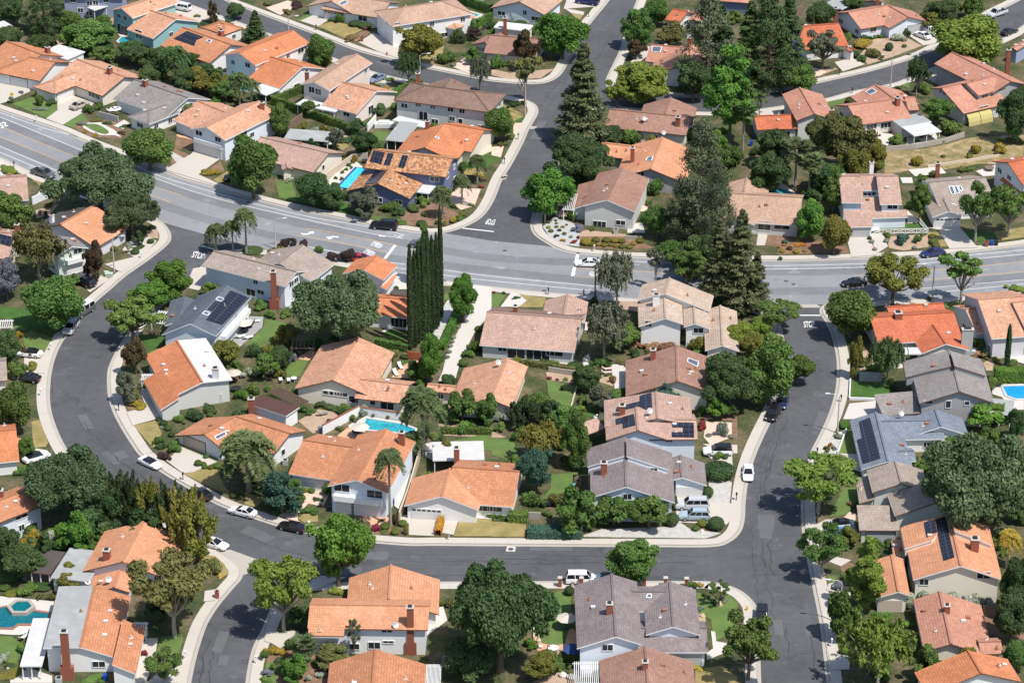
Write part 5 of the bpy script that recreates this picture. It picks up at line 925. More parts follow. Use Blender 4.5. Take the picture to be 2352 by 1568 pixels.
# ---------------------------------------------------------------- the houses
H = House
h = H('00', 'orange tiled house with hip garage and white flat roof behind it, patterned concrete drive', 'orange house with white flat roof', 'white', 'org', 'b'); h.g((60,395),(395,522),(0,640),2.7); h.g((300,548),(530,592),(285,758),2.7,hip='A'); h.flat((640,572),(815,495),(590,415),2.9,'white',True); h.chim((458,510)).gar((180,775),w=4.5); h.finish()
h = H('00', 'bleached orange tiled house with brick chimney and curved drive', 'bleached orange house with curved drive', 'beige', 'orp', 'b'); h.g((1195,738),(730,565),(965,915),2.7); h.g((525,772),(725,690),(700,828),2.7,hip='A'); h.chim((1053,705)).gar((620,890)).win((880,905),w=2.2).win((935,925),w=1.5); h.finish()
h = H('00', 'grey tiled house with lounge courtyard and brick chimney', 'grey house with courtyard', 'white', 'grey'); h.g((1800,937),(1290,762),(1620,1132),2.8); h.g((1430,1062),(1620,990),(1400,1200),2.7,hip='A'); h.chim((1392,825)).win((1745,1068),(1790,1050),w=1.2,h=.7); h.finish()
h = H('00', 'teal walled two storey house with pink tiled roofs', 'teal house with pink roofs', 'teal', 'orp'); h.g((1160,82),(1600,-60),(1265,175),5.2,E2=(1066,95)); h.g((1685,185),(1430,97),(1490,382),2.8); h.win((1140,155),(1200,175),w=1.4).win((1155,270),(1198,290),(1330,330),w=2.2,h=2).win((1635,330),w=1.2); h.finish()
h = H('00', 'orange house with two black solar panels on its front slope', 'orange house with black panels', 'white', 'org', 'b'); h.g((2215,430),(1745,262),(2015,612),2.8); h.g((2105,217),(2150,232),(2190,350),2.7,hip='AB'); h.sol([(1665,375),(1735,335),(1880,385),(1860,442)],[(1735,335),(1790,303),(1950,360),(1885,385)]).sky([(1975,400),(1995,382),(2030,392),(2010,415)]); h.chim((2118,350)).win((2195,555),w=1.2); h.finish()
h = H('00', 'dark blue two storey house with white balcony at top edge', 'dark blue house at top edge', 'pblue', 'org'); h.g((780,-130),(1200,-130),(1200,-20),5.2,hip='A'); h.win((700,5),(857,35),(915,30),(1015,5),w=1.3).win((770,100),(855,130),w=1.3); h.ext((800,165),6.5,1.1); h.flat((900,100),(1140,25),(870,60),3.0,'white'); h.finish()
h = H('00', 'low building with white flat roof and tan shed roof at left edge', 'low white flat roofed building', 'dgrey', 'tan'); h.shed((-160,368),(205,365),2.7,(10,298),3.4); h.flat((-80,300),(125,250),(95,185),2.9,'white',False); h.finish()
h = H('00', 'white two storey house with orange roof and double garage by the main road', 'white double garage house', 'lblue', 'orp'); h.g((1970,1215),(2480,968),(2130,1355),5.0,E2=(1815,1237)); h.g((1885,965),(2180,1085),(1700,1172),2.7); h.win((1905,1275),w=1.8).win((2088,1335),w=1.6); h.gar((1915,1420),w=2.6).gar((2040,1455),w=4.4); h.band((1870,1345),(2130,1385),2.6,3.5,.5); h.ext((2518,1300),7.4); h.win((2410,1290),w=1.3); h.finish()
h = H('01', 'teal gabled two storey house with bright orange roofs and white patio cover', 'teal gabled bright orange house', 'white', 'ora'); h.g((-70,505),(455,292),(598,420),5.2); h.g((545,640),(240,545),(330,852),2.8); h.ext((590,905),5.2,.9).win((485,825),w=1.6).win((20,625),w=1.5); h.flat((190,912),(328,855),(165,800),2.6); h.finish()
h = H('01', 'peach two storey house with tan roofs and white patio cover', 'peach house with white patio cover', 'peach', 'tan'); h.g((650,783),(1065,517),(790,877),5.2,E2=(528,805)); h.g((1255,870),(925,785),(1075,1097),2.8,c='orp'); h.win((632,860),(695,880),w=1.5,h=1.4).win((1195,1050),w=1.8,h=1.9).win((965,1090),w=1.6); h.flat((850,1072),(925,1022),(600,917),2.6); h.finish()
h = H('01', 'long grey walled two storey house with brown hip roof', 'grey walled brown hip roofed house', 'grey', 'brown', 'b'); h.g((1720,815),(2190,875),(2300,1070),5.3,hip='AB'); h.g((1955,745),(1900,830),(1745,812),5.3); h.win((1650,1000),(1790,1022),(1960,1047),(2070,1062),w=1.3).win((1700,1110),w=2,h=2).win((1975,1137),w=1.3).win((2055,1170),w=1,h=1.6,n=1); h.ext((1650,1010),7.3,.8); h.finish()
h = H('01', 'tan roofed white garage house with skylight grille at top', 'tan garage house at top', 'white', 'tan', 'b'); h.g((1385,12),(820,-75),(1215,165),2.7); h.g((815,12),(960,-70),(1000,150),2.7,E2=(630,32)); h.sky([(885,40),(945,8),(980,25),(920,58)]); h.gar((755,95),lights=True).win((1120,170),w=2.2,h=1.6); h.finish()
h = H('01', 'white two storey house with tan hip roof and orange side wing', 'white house with tan hip roof', 'white', 'tan'); h.g((1520,55),(1880,0),(1540,232),5.2,hip='AB'); h.g((1955,150),(2060,80),(1975,315),2.8,hip='A',c='orp'); h.gar((1400,315)).win((1357,212),(1452,240),w=1.4).win((1900,335),w=1.6); h.finish()
h = H('F', 'brown shingled garage house with cream flat roof on the side street', 'brown shingled house with cream annexe', 'beige', 'bred', 'b'); h.g((1125,74),(1243,84),(1172,127),2.7); h.g((1112,97),(1150,76),(1062,112),2.7); h.flat((1213,72),(1225,58),(1148,47),2.8,'white',True); h.ext((1160,92),5.2,.8).gar((1092,123),w=4.4,lights=True); h.finish()
h = H('02', 'pale blue gabled house with tan roof at top', 'pale blue gabled house', 'lblue', 'tan', 'b'); h.g((265,18),(440,-120),(540,122),2.9,E2=(10,62)); h.win((320,122),w=1); h.finish()
h = H('02', 'red roofed gabled house behind green street trees at top', 'red gabled house at top', 'sage', 'redp', 'b'); h.g((1935,187),(2100,0),(1842,242),2.8); h.g((1740,88),(1880,120),(1690,195),2.7,c='red'); h.finish()
h = H('02', 'orange red roofed house with white framed skylight and dish', 'orange red skylight house', 'white', 'redp', 'b'); h.g((1525,405),(1880,440),(1462,587),2.7); h.g((1805,632),(1900,420),(1530,650),2.7); h.sky([(1540,450),(1630,455),(1615,505),(1532,498)]); h.chim((1897,425),1.5).dish((1890,380)).dish((1780,650)); h.finish()
h = H('02', 'brown tiled house with hip rear roof and brick chimney', 'brown tiled house behind hedge tops', 'beige', 'bred', 'b'); h.g((1132,1040),(1915,1118),(1125,1222),2.8); h.g((1715,932),(1660,1090),(1440,1048),2.8); h.chim((1782,1200),1.8); h.dish((1455,1175)); h.finish()
h = H('02', 'bright orange tiled house with dark gable wall and teal roof hatch', 'bright orange dark gabled house', 'dgrey', 'org2', 'b'); h.g((1055,1370),(1440,1415),(1045,1492),2.7); h.g((1522,1617),(1635,1312),(1222,1600),2.7); h.sky([(1478,1545),(1495,1512),(1548,1500),(1535,1540)]); h.dish((1640,1310)); h.win((1430,1660),w=1.4); h.finish()
h = H('12', 'tall pale gabled house with brown roof facing the main road corner', 'pale gabled corner house', 'grey', 'bred'); h.g((1103,540),(1250,230),(1370,662),4.2,E2=(812,708)); h.shed((775,625),(832,395),2.6,(1000,440),4.0); h.win((1033,772),w=2.6,h=1.3,n=3); h.ext((1345,335),6.6,.8); h.finish()
h = H('z', 'tan tiled house with front gable beside a turquoise pool', 'tan house with turquoise pool', 'grey', 'tan'); h.g((470,530),(2030,625),(1745,1165),2.8); h.g((912,545),(962,265),(480,520),2.8,E2=(1375,575)); h.g((765,1035),(795,765),(1115,1215),2.7,E2=(560,1010)); h.win((1640,1205),w=3,h=1,n=2).win((1300,1180),w=2.4,h=2); h.finish()
h = H('13', 'pinkish tan two storey house with recessed upper windows and white chimney', 'pinkish tan recessed house', 'lblue', 'ptan'); h.g((580,303),(790,303),(572,567),5.0); h.g((940,302),(1150,302),(1235,582),5.0); h.g((700,304),(1000,302),(850,450),5.0); h.shed((655,800),(912,795),2.6,(600,640),3.9); h.shed((885,717),(1242,705),2.6,(870,645),3.3); h.shed((800,648),(985,645),3.2,(800,515),4.6); h.win((832,485),(873,483),(912,480),w=.9,h=.7,n=1).win((1092,605),w=2,h=1); h.gar((768,842),c='grey'); h.chim((888,300),2.6,.8,'white'); h.finish()
h = H('13', 'tan tiled house with three skylights and brick trimmed garage', 'tan house with three skylights', 'white', 'gtan'); h.g((1440,367),(1985,322),(1720,612),3.0); h.g((1640,648),(1540,440),(1482,722),2.7,E2=(1780,690)); h.sky([(1630,420),(1668,415),(1692,490),(1660,492)],[(1678,416),(1708,412),(1735,478),(1705,485)],[(1720,411),(1745,410),(1765,450),(1745,465)]); h.gar((1630,755),lights=True).ext((1515,430),5.4,.8); h.finish()
h = H('13', 'white two storey house with bright red roof at right edge', 'white house with bright red roof', 'white', 'red', 'b'); h.g((2195,180),(2500,130),(2345,400),5,E2=(2105,160)); h.win((2175,410),w=1.2); h.shed((2120,345),(2330,480),2.8,(2150,325),3.2,walls=False); h.finish()
h = H('10', 'tan ribbed roof house beside the big oak at left edge', 'tan ribbed house by the oak', 'grey', 'ptan'); h.g((255,300),(-160,330),(205,545),2.8); h.finish()
h = H('10', 'orange corner house with white roof vents and grey rear slope', 'orange corner house below the oak', 'lav', 'org2', 'b'); h.g((578,777),(900,592),(980,962),2.8,c2='dark'); h.g((815,880),(760,800),(735,950),2.6); h.chim((500,760),1.6,.7,'white'); h.win((1120,880),w=1.6); h.finish()
h = H('10', 'mint green house with garage and hanging balcony box', 'mint green garage house', 'mint', 'grey'); h.g((690,985),(560,885),(830,987),4.8); h.gar((735,1195),w=3.6).win((742,1030),w=1.8); h.band((625,1170),(790,1090),2.5,3.4,.8); h.finish()
h = H('10', 'tan roofed house with dark panels and brick chimney at left edge', 'tan paneled house at left edge', 'beige', 'ptan', 'b'); h.g((175,862),(-180,835),(110,1110),2.8); h.sol([(0,870),(140,905),(100,990),(0,960)]); h.chim((168,850),1.6,.8); h.finish()
h = H('11', 'mauve tan gabled house with cream gable wall beside the long pool', 'mauve house with cream gable', 'cream', 'ptan', 'b'); h.g((797,93),(140,-62),(640,277),2.8); h.g((400,235),(330,20),(340,225),2.6); h.flat((365,-50),(790,-20),(500,-135),2.7,'lgrey',False); h.win((740,230),w=.9,n=1); h.finish()
h = H('11', 'navy house with patchwork tile roof and black pool heating panels', 'patchwork roofed navy house', 'dblue', 'patch', 'b'); h.g((1210,58),(1985,145),(1905,322),5.0); h.g((1265,385),(1410,218),(1555,550),2.8,E2=(948,465)); h.sol([(1187,178),(1222,75),(1278,82),(1240,190)],[(1243,190),(1282,84),(1332,90),(1295,203)],[(1320,208),(1362,97),(1415,103),(1375,217)],[(1460,230),(1500,116),(1556,123),(1515,240)],[(1140,395),(1250,260),(1378,233),(1255,385)]); h.flat((1610,460),(1752,480),(1640,368),2.6,'white'); h.finish()
h = H('01', 'bright orange pyramid roofed house with pale flat patio roofs', 'bright orange pyramid house', 'beige', 'ora', 'b'); h.g((1710,1412),(1885,1190),(1440,1450),2.8); h.g((2285,1242),(1890,1175),(2150,1455),2.8); h.chim((1740,1230),1.6,.8).sky([(1808,1318),(1822,1308),(1850,1325),(1838,1338)]); h.flat((1335,1335),(1520,1355),(1400,1150),2.7,'lgrey'); h.flat((1400,1150),(1700,1220),(1480,1110),2.65,'white'); h.finish()
h = H('11', 'pale blue grey two storey house with grey ribbed roof and tall brick chimney', 'blue grey ribbed roof house', 'lblue', 'gtan'); h.g((485,1228),(-307,1030),(380,1372),5.0); h.g((545,970),(320,1140),(835,1165),4.2); h.ext((275,1590),7.6,1.0); h.win((95,1320),w=1).win((50,1425),w=2,h=1.5).win((145,1422),w=1.5,h=.9).win((435,1345),w=1.4).win((480,1310),w=1.4); h.finish()
h = H('11', 'orange house half hidden behind the central oak and cypresses', 'orange house behind central oak', 'white', 'ora'); h.g((1250,1070),(1120,1205),(1440,1180),4.6); h.shed((1350,1400),(1440,1275),2.6,(1370,1260),3.1,walls=False); h.g((1050,1450),(1620,1500),(1530,1670),2.8); h.flat((1380,1440),(1550,1460),(1400,1395),3.6,'dark',True); h.win((1480,1712),w=3,h=2,n=4); h.finish()
h = H('22', 'long pink striped roof house with covered terrace', 'long pink striped house', 'grey', 'ptan'); h.g((-46,237),(855,303),(800,625),2.8,c2='brown'); h.g((725,70),(690,270),(925,150),2.8,E2=(518,112)); h.chim((228,240),1.1,.8); h.win((105,592),w=1.6,h=1).win((240,640),w=3.4,h=1.9).win((440,650),w=4.4,h=2,n=3).win((605,637),w=3,h=1); h.finish()
h = H('21', 'broad bleached tan gabled house with small gable windows and rear wing', 'broad bleached tan gabled house', 'cream', 'orp', 'b'); h.g((830,892),(1075,480),(475,960),2.9,E2=(1190,1050)); h.g((1100,885),(1565,938),(1510,1117),2.8); h.win((790,1012),(850,1020),(925,1030),w=1.9,h=.8).win((1055,1078),w=2.6,h=1.3).win((1215,1102),w=1,n=1).win((1355,1130),w=2.4,h=1.8); h.finish()
h = H('22', 'orange gabled house with dish on its roof beside the narrow white drive', 'orange gabled house with dish', 'beige', 'orp', 'b'); h.g((-5,1075),(150,680),(190,1185),2.9,E2=(-242,725)); h.g((-612,930),(-340,955),(-360,1020),2.5); h.dish((60,765)); h.finish()
h = H('22', 'white stepped house with weathered pale tile roofs', 'white stepped pale roofed house', 'white', 'pale'); h.g((1660,60),(1705,-87),(1393,130),5.6,E2=(2098,195)); h.g((1665,300),(1652,60),(1405,325),4.6,E2=(1838,387)); h.g((1945,350),(1938,180),(1840,388),4.3,E2=(2098,407)); h.g((2210,560),(2190,178),(2352,300),2.8); h.win((1980,418),w=1.8,h=1.1).win((1455,345),(1500,350),w=1.2,h=1.2).chim((1575,170),1.9,1.2,'white',.7); h.finish()
h = H('22', 'rusty brown gabled house with brick chimney and striped skylight', 'rusty brown gabled house', 'beige', 'bred', 'b'); h.g((1778,900),(1765,562),(1283,1000),2.8,E2=(2082,870)); h.chim((1545,690),1.8,.9).sky([(1872,722),(1880,685),(1980,722),(1968,770)]); h.finish()
h = H('22', 'tan pink house with many blue solar panels by the street bend', 'pink house with blue solar panels', 'lblue', 'ptan', 'b'); h.g((1590,1260),(1575,1002),(1080,1240),5.0,E2=(1920,1250),pitch=.2); h.g((1402,1372),(1385,1150),(1092,1388),4.9,E2=(1672,1452)); h.g((1500,1272),(1960,1270),(1975,1460),4.8,pitch=.3); h.shed((905,1418),(1090,1352),2.6,(920,1282),3.6,walls=False); h.sol([(1195,1195),(1200,1158),(1420,1100),(1420,1145)],[(1420,1048),(1530,1018),(1538,1158),(1480,1176),(1424,1150)],[(1190,1270),(1250,1256),(1256,1305),(1198,1320)],[(1255,1252),(1365,1222),(1378,1325),(1262,1355)],[(1732,1302),(1935,1305),(1937,1347),(1732,1345)],[(1835,1347),(1937,1349),(1937,1393),(1832,1391)],[(1728,1393),(1938,1396),(1938,1442),(1728,1438)]); h.chim((1250,1215),1.6,1.0).win((1698,1472),w=1.2,h=.5).dish((1510,1230)); h.finish()
h = H('32', 'mauve grey stepped house with dormer and white garage', 'mauve grey dormer house', 'lblue', 'mauve'); h.g((1288,735),(1272,262),(945,808),4.8,E2=(1755,868)); h.g((1822,645),(1805,432),(2060,725),2.8,E2=(1745,680)); h.gar((1865,765),w=4.6); h.rise([(915,402),(1092,345),(1268,266),(1270,440),(918,543)],1.0).rise([(1290,272),(1680,392),(1690,570),(1510,513),(1292,440)],1.0).chim((1075,605),1.9,1.0).win((1552,575),w=1.2,h=.9).win((1300,830),w=1.4); h.finish()
h = H('31', 'orange house with scalloped garage windows and white flat patio roof', 'orange scalloped garage house', 'white', 'org2', 'w'); h.g((1975,545),(2620,590),(2570,930),2.8,c='org'); h.g((1877,825),(1955,560),(1522,890),2.8,E2=(2228,965)); h.flat((1790,482),(2285,472),(1850,305),2.8,'white'); h.gar((1730,950),lights=True).ext((2020,650),5.4,.9).win((2290,935),w=2.6,h=1.2,n=3).win((2395,940),w=2,h=1.2); h.finish()
h = H('31', 'white two storey house with orange roof, long balcony and double garages', 'white balcony house with orange roof', 'lblue', 'org'); h.g((1060,670),(1340,180),(1345,820),5.1,E2=(785,725)); h.g((545,288),(1070,365),(790,668),2.8); h.win((920,745),w=2.6,h=1.4).win((1235,805),w=2.6,h=1.4); h.gar((950,905),w=3.0).gar((1150,955),w=4.8); h.band((850,800),(1310,880),2.7,3.7,.8); h.chim((1495,330),2.2,.9).dish((1475,320)); h.finish()
h = H('21', 'orange and rust roofed garage house with four slit skylights', 'rust roofed slit skylight house', 'white', 'org', 'b'); h.g((425,1402),(-105,1235),(250,1592),2.9,c2='org'); h.g((-402,1410),(-105,1238),(-232,1545),2.8,E2=(-640,1395)); h.sky([(-298,1435),(-202,1388),(-185,1418),(-280,1468)]); h.ext((60,1300),4.5,1.0).gar((-490,1475),w=4.8,c='tan').win((355,1405+176),w=1,n=1); h.flat((385,1235),(515,1150),(180,1015),3.0,'maroon',True); h.finish()
h = H('20', 'tall house split into bright orange and white roof slopes', 'orange and white split roof house', 'grey', 'ora'); h.g((1937,912),(1690,512),(1600,1020),3.0,E2=(2235,905),he2=4.5,c2='white',pitch=.34); h.shed((1535,1178),(1370,898),2.6,(1690,1010),4.3); h.ext((2075,1110),6.6,1.1,'pale'); h.finish()
h = H('20', 'slate blue house with large black solar array and white balcony', 'slate blue solar house', 'lblue', 'slate'); h.g((1820,350),(2165,-22),(2095,440),4.8,E2=(1540,465),he2=3.4); h.g((1700,330),(1760,90),(1600,260),2.8); h.sol([(1970,318),(2200,40),(2380,110),(2125,365)],[(1988,218),(2058,140),(2100,152),(2030,235)]); h.sky([(2065,125),(2090,100),(2142,120),(2118,145)],[(1935,260),(1960,236),(2008,254),(1985,280)]); h.band((2110,500),(2352,240),2.4,3.3,1.0); h.finish()
h = H('20', 'small brown shingle roof at left edge behind shrubs', 'small brown roof at left edge', 'beige', 'gtan', 'b'); h.g((60,700),(-200,720),(70,895),2.7); h.finish()
h = H('30', 'vivid red orange gabled house beside the white electric car', 'vivid red orange house', 'white', 'ora'); h.g((155,185),(-150,215),(270,478),2.8); h.g((20,340),(60,230),(130,465),2.7); h.finish()
h = H('30', 'rust roofed blue grey house under the big lower left oak', 'rust roofed house under oak', 'lblue', 'org', 'b'); h.g((290,748),(-150,920),(330,945),4.6); h.ext((20,1130),6.8,1.2); h.win((205,1020),w=2.2,h=.7).win((305,1115),w=2).win((205,1125),w=1); h.finish()
h = H('40', 'orange hip gabled house with grey flat annexe and brick chimney', 'orange house with grey annexe', 'lav', 'org2', 'b'); h.g((1170,405),(1370,22),(812,455),3.1,E2=(1782,188)); h.g((1090,650),(1165,425),(1225,745),2.7,E2=(880,600)); h.flat((485,550),(850,590),(650,270),2.9,'lgrey',True); h.flat((275,500),(480,525),(405,285),2.6,'dark'); h.chim((1025,380),1.6,1.0).dish((1038,620)).dish((838,640)); h.finish()
h = H('40', 'large house with pale grey and orange slopes beside the teal pool', 'grey and orange house by teal pool', 'white', 'org'); h.g((768,1222),(905,632),(1110,1415),2.8,E2=(402,1270),he2=4.6,c2='lgrey'); h.shed((1300,1478),(1395,1042),2.6,(1100,1270),4.2); h.flat((190,1400),(400,1400),(320,945),2.8,'white'); h.ext((645,1540),8.2,1.1); h.finish()
h = H('41', 'mottled orange two part house with tall brick chimney on white wall', 'mottled orange white walled house', 'white', 'org2', 'b'); h.g((1368,765),(1390,434),(972,748),2.8,E2=(1852,780)); h.g((612,812),(1757,828),(1745,1057),4.8); h.shed((597,1112),(940,1117),4.3,(600,1040),5.0,walls=False); h.ext((1580,1300),8.2,1.0); h.win((1230,1205),w=1.8,h=1.2).win((1365,1172),w=1.6,h=.5).win((1350,1066),w=1.6,h=.5).dish((1430,1060)); h.finish()
h = H('41', 'orange gabled roof cut by the bottom edge beside white lattice', 'orange gable at bottom edge', 'beige', 'org', 'b'); h.g((1205,1680),(1240,1240),(782,1560),2.9,E2=(1724,1545)); h.finish()
h = H('42', 'large mauve grey house with cross gables and brick chimney', 'large mauve grey cross gabled house', 'lblue', 'mauve'); h.g((1190,1120),(1150,522),(812,1122),4.7,E2=(1442,1215)); h.g((1740,1025),(1705,592),(1985,975),4.5); h.g((1230,690),(1730,690),(1500,880),4.4); h.g((1330,1040),(2060,1038),(2100,1270),2.9); h.chim((1128,895),1.6,.9); h.win((1110,1225),w=1.6); h.gar((1850,1310),w=5,c='grey'); h.sky([(1480,752),(1495,718),(1525,718),(1533,755)]); h.band((860,1235),(960,1215),.2,1.0,1.2); h.finish()
h = H('42', 'tan brown gabled roof cut by the bottom edge', 'tan brown gable at bottom edge', 'beige', 'bred', 'b'); h.g((1503,1680),(1470,1217),(1040,1560),2.9,E2=(1948,1560)); h.chim((1470,1425),1.1,.8); h.finish()
h = H('23', 'vivid red tiled house with front gable and white awning', 'vivid red tiled house', 'sage', 'red'); h.g((880,292),(1680,240),(950,550),2.8); h.g((1605,545),(1480,360),(1378,637),2.7,E2=(1800,560)); h.g((1040,195),(1580,155),(1055,255),3.2); h.flat((1070,642),(1372,640),(1040,580),2.6); h.chim((1145,290),.9,1.3); h.finish()
h = H('23', 'lavender walled house with pink tan roofs at right edge', 'lavender walled house', 'lav', 'orp'); h.g((1910,118),(2400,85),(2115,492),4.4); h.g((1790,213),(1905,200),(1875,450),2.8); h.g((2240,150),(2500,120),(2352,450),5.0); h.finish()
h = H('23', 'grey ribbed roof house with angular notches and tall grey chimney', 'grey ribbed notched house', 'dgrey', 'grey', 'b'); h.g((1738,1000),(1632,605),(1345,1097),4.7,E2=(2050,1050)); h.shed((1003,1237),(1372,1205),2.6,(992,1022),3.8); h.ext((1795,690),5.8,2.0,'grey'); h.rise([(1192,712),(1622,610),(1655,760),(1440,810),(1220,866)],1.0).rise([(1645,612),(1940,692),(1985,850),(1685,757)],1.0); h.win((1437,1102),w=1.6,h=.6,n=1).win((1627,1122),w=.9,h=1.4,n=1).win((1805,1112),w=.9,h=.8,n=1); h.flat((2000,1200),(2240,1225),(2050,1065),2.6,'lgrey'); h.finish()
h = H('33', 'steel blue roofed house with long black solar strip', 'steel blue solar strip house', 'white', 'blue'); h.g((1050,492),(932,22),(797,572),2.8); h.g((1560,160),(1500,-5),(1230,95),2.8); h.g((960,110),(1560,100),(1160,285),2.8,pitch=.3); h.g((1040,400),(1300,392),(1110,495),2.8,pitch=.3); h.sol([(778,118),(880,80),(980,465),(815,518),(760,292),(808,275)]); h.dish((1170,80)); h.finish()
h = H('33', 'weathered grey tiled stepped house beside the great oak', 'weathered grey stepped house', 'sage', 'gtan', 'b'); h.g((1180,705),(1120,490),(902,802),4.7); h.shed((775,897),(738,660),2.7,(925,890),3.5); h.g((1500,890),(1420,680),(1110,1010),4.3); h.shed((777,1152),(1162,1155),2.6,(742,910),4.0); h.gar((1000,1182),w=4.6,c='grey'); h.finish()
h = H('33', 'salmon orange house with L shaped black solar panels', 'salmon orange solar house', 'cream', 'org2'); h.g((1748,1492),(1635,985),(1287,1605),4.7,E2=(2118,1520)); h.g((1150,1738),(1085,1387),(925,1790),2.8,E2=(1240,1660)); h.shed((1100,1400),(1082,1250),2.7,(1225,1370),3.2); h.sol([(1398,1082),(1500,1055),(1522,1172),(1420,1198)],[(1500,1055),(1600,1025),(1688,1412),(1587,1445)]); h.rise([(1168,1128),(1500,1030),(1525,1178),(1478,1243),(1210,1328)],.8).rise([(1642,990),(2000,1135),(2045,1292),(1687,1155)],1.0); h.chim((1875,1340),2.0,1.2).win((1965,1580),w=2,h=1.2).win((1395,1645),w=1.4).gar((1020,1850),w=3.6,c='tan'); h.finish()
h = H('43', 'brick red mottled hip gabled house behind white oleanders', 'brick red mottled house', 'cream', 'redp', 'b'); h.g((1655,1190),(1545,692),(1390,1255),2.9,E2=(2010,1100)); h.g((1915,1172),(2130,1165),(1925,1290),2.6); h.chim((1612,890),1.2,.8); h.finish()
h = H('43', 'red orange tiled house in the bottom right corner', 'red orange bottom corner house', 'white', 'ora', 'b'); h.g((1945,1470),(1815,1252),(1400,1640),4.6,E2=(2315,1530)); h.g((2020,1640),(2080,1500),(1820,1650),2.8); h.finish()
h = H('03', 'pink red roofed house with pale blue walls beside two white cars', 'pale blue house with red roof', 'lblue', 'redp', 'b'); h.g((1060,112),(1440,48),(1237,272),2.8); h.g((1640,165),(1440,50),(1455,275),2.8,E2=(1835,198)); h.flat((820,40),(1000,90),(1060,0),2.7,'lgrey'); h.ext((1335,140),5.6,.8).gar((1720,215),c='grey').win((1300,285),w=1.6); h.finish()
h = H('03', 'bright red brick coloured steep roofed house behind cedars', 'steep red roofed house by cedars', 'white', 'red', 'b'); h.g((560,212),(975,177),(1085,445),2.8); h.g((1115,470),(1020,440),(1140,478),2.5); h.gar((1085,535),w=3); h.ext((935,290),5.2,.9); h.finish()
h = H('03', 'red brown two wing house with low bright red front roof', 'two wing red brown house', 'grey', 'redp', 'b'); h.g((740,1090),(597,838),(575,1170),4.7,E2=(892,1040)); h.g((160,1115),(560,1100),(195,1245),2.7,c='red'); h.chim((900,1120),1.6,.8); h.finish()
h = H('03', 'salmon red house with rooflight well and white awning patio', 'salmon red house with awning', 'peach', 'redp', 'b'); h.g((1058,1008),(1560,940),(1195,1195),2.8); h.g((1500,945),(1315,808),(1085,930),2.8,E2=(1650,930)); h.g((1600,935),(1700,930),(1610,1060),2.7); h.sky([(1228,885),(1290,848),(1335,880),(1270,912)]); h.chim((1532,1005),1.6,.9).win((1285,1212),w=2.4,h=1.1,n=3).win((1420,1198),w=2.4,h=1.3,n=3); h.flat((1570,1215),(1860,1165),(1460,1130),2.8,'lgrey',True); h.flat((1690,1300),(1955,1255),(1570,1222),2.5,'white'); h.finish()
h = H('F', 'upper red roofed house with grey side wall beside the weeping tree', 'upper red house by weeping tree', 'dgrey', 'redp', 'b'); h.g((2322,187),(2186,120),(2220,184),4.8); h.ext((2312,190),7.6,.9); h.finish()
h = H('q3', 'white two storey house with red roof dormer and yellow netting tunnel', 'red dormer house by yellow netting', 'grey', 'redp', 'b'); h.g((440,155),(930,45),(690,437),2.9,E2=(230,178)); h.g((712,110),(1010,25),(835,247),5.0); h.g((1120,85),(1010,25),(1050,140),5.0); h.win((435,195),(475,215),w=.9,h=1).win((790,250),w=1.2,h=1.3).win((912,248),w=1.8,h=.8).win((900,380),w=2.4,h=1.2); h.finish()
h = H('q2', 'periwinkle blue gabled house with red roof at upper right edge', 'periwinkle blue gabled house', 'pblue', 'redp', 'b'); h.g((2140,925),(2500,720),(1870,1055),3.4); h.finish()
h = H('03', 'brown shingled long roof at top edge behind red roofed house', 'brown roof at top edge', 'beige', 'brown', 'b'); h.g((1000,-90),(1420,-60),(1410,20),2.8); h.finish()
h = H('03', 'orange roof corner at top edge behind the cedars', 'orange roof corner at top edge', 'dblue', 'redp', 'b'); h.g((160,-60),(-250,-90),(90,30),3.0); h.finish()
# ---------------------------------------------------------------- vehicles
C = car
C('pickup','grey','10',(335,275),(500,330),'dark grey pickup truck parked at the main road kerb by the oak',z=.01,cat='pickup'); C('sedan','tan','00',(705,1040),(825,995),'tan sedan parked on the curved driveway'); C('suv','white','00',(1790,95),(1690,75),'white car half hidden behind the teal house'); C('sedan','greyblue','01',(1310,740),(1200,785),'blue grey sedan parked beside the peach house')
C('pickup','navy','02',(1040,45),(795,10),'dark blue pickup on the paved drive at the top',cat='pickup'); C('sedan','white','03',(1840,378),(1700,318),'white sedan on the drive next to a white SUV'); C('suv','white','03',(1788,275),(1930,350),'white SUV on the drive behind a white sedan'); C('pickup','silver','q2',(1975,235),(1690,330),'silver pickup with blue windscreen shade by the lime tree',z=.01,cat='pickup'); C('sedan','black','q2',(1960,670),(2190,590),'black car parked behind the big lime tree',z=.01)
C('bigsuv','black','11',(1455,815),(1198,790),'long black SUV parked facing left on the main road',z=.01); C('suv','grey','11',(1800,990),(1562,965),'grey SUV driving behind the row of cypresses',z=.01); C('sedan','white','12',(1042,1160),(796,1155),'white sedan waiting at the limit line on the main road',z=.01); C('sedan','navy','13',(1590,1045),(1368,1075),'bright dark blue sedan parked by the mulch garden',z=.01); C('sedan','black','13',(840,1335),(608,1355),'dark car half hidden below a street tree on the main road',z=.01)
C('suv','black','10',(885,1370),(740,1310),'black SUV on the drive of the mint house'); C('van','grey','20',(865,205),(725,290),'dark van with a white roof parked on the bend',z=.01,roofp='white',cat='van'); C('suv','silver','20',(725,345),(635,465),'silver SUV parked just behind the dark van on the bend',z=.01); C('sedan','white','20',(370,655),(190,640),'white car with dark roof nosed into shrubs',roofp='black'); C('sedan','black','20',(335,890),(190,875),'black car tail showing from under shrubs')
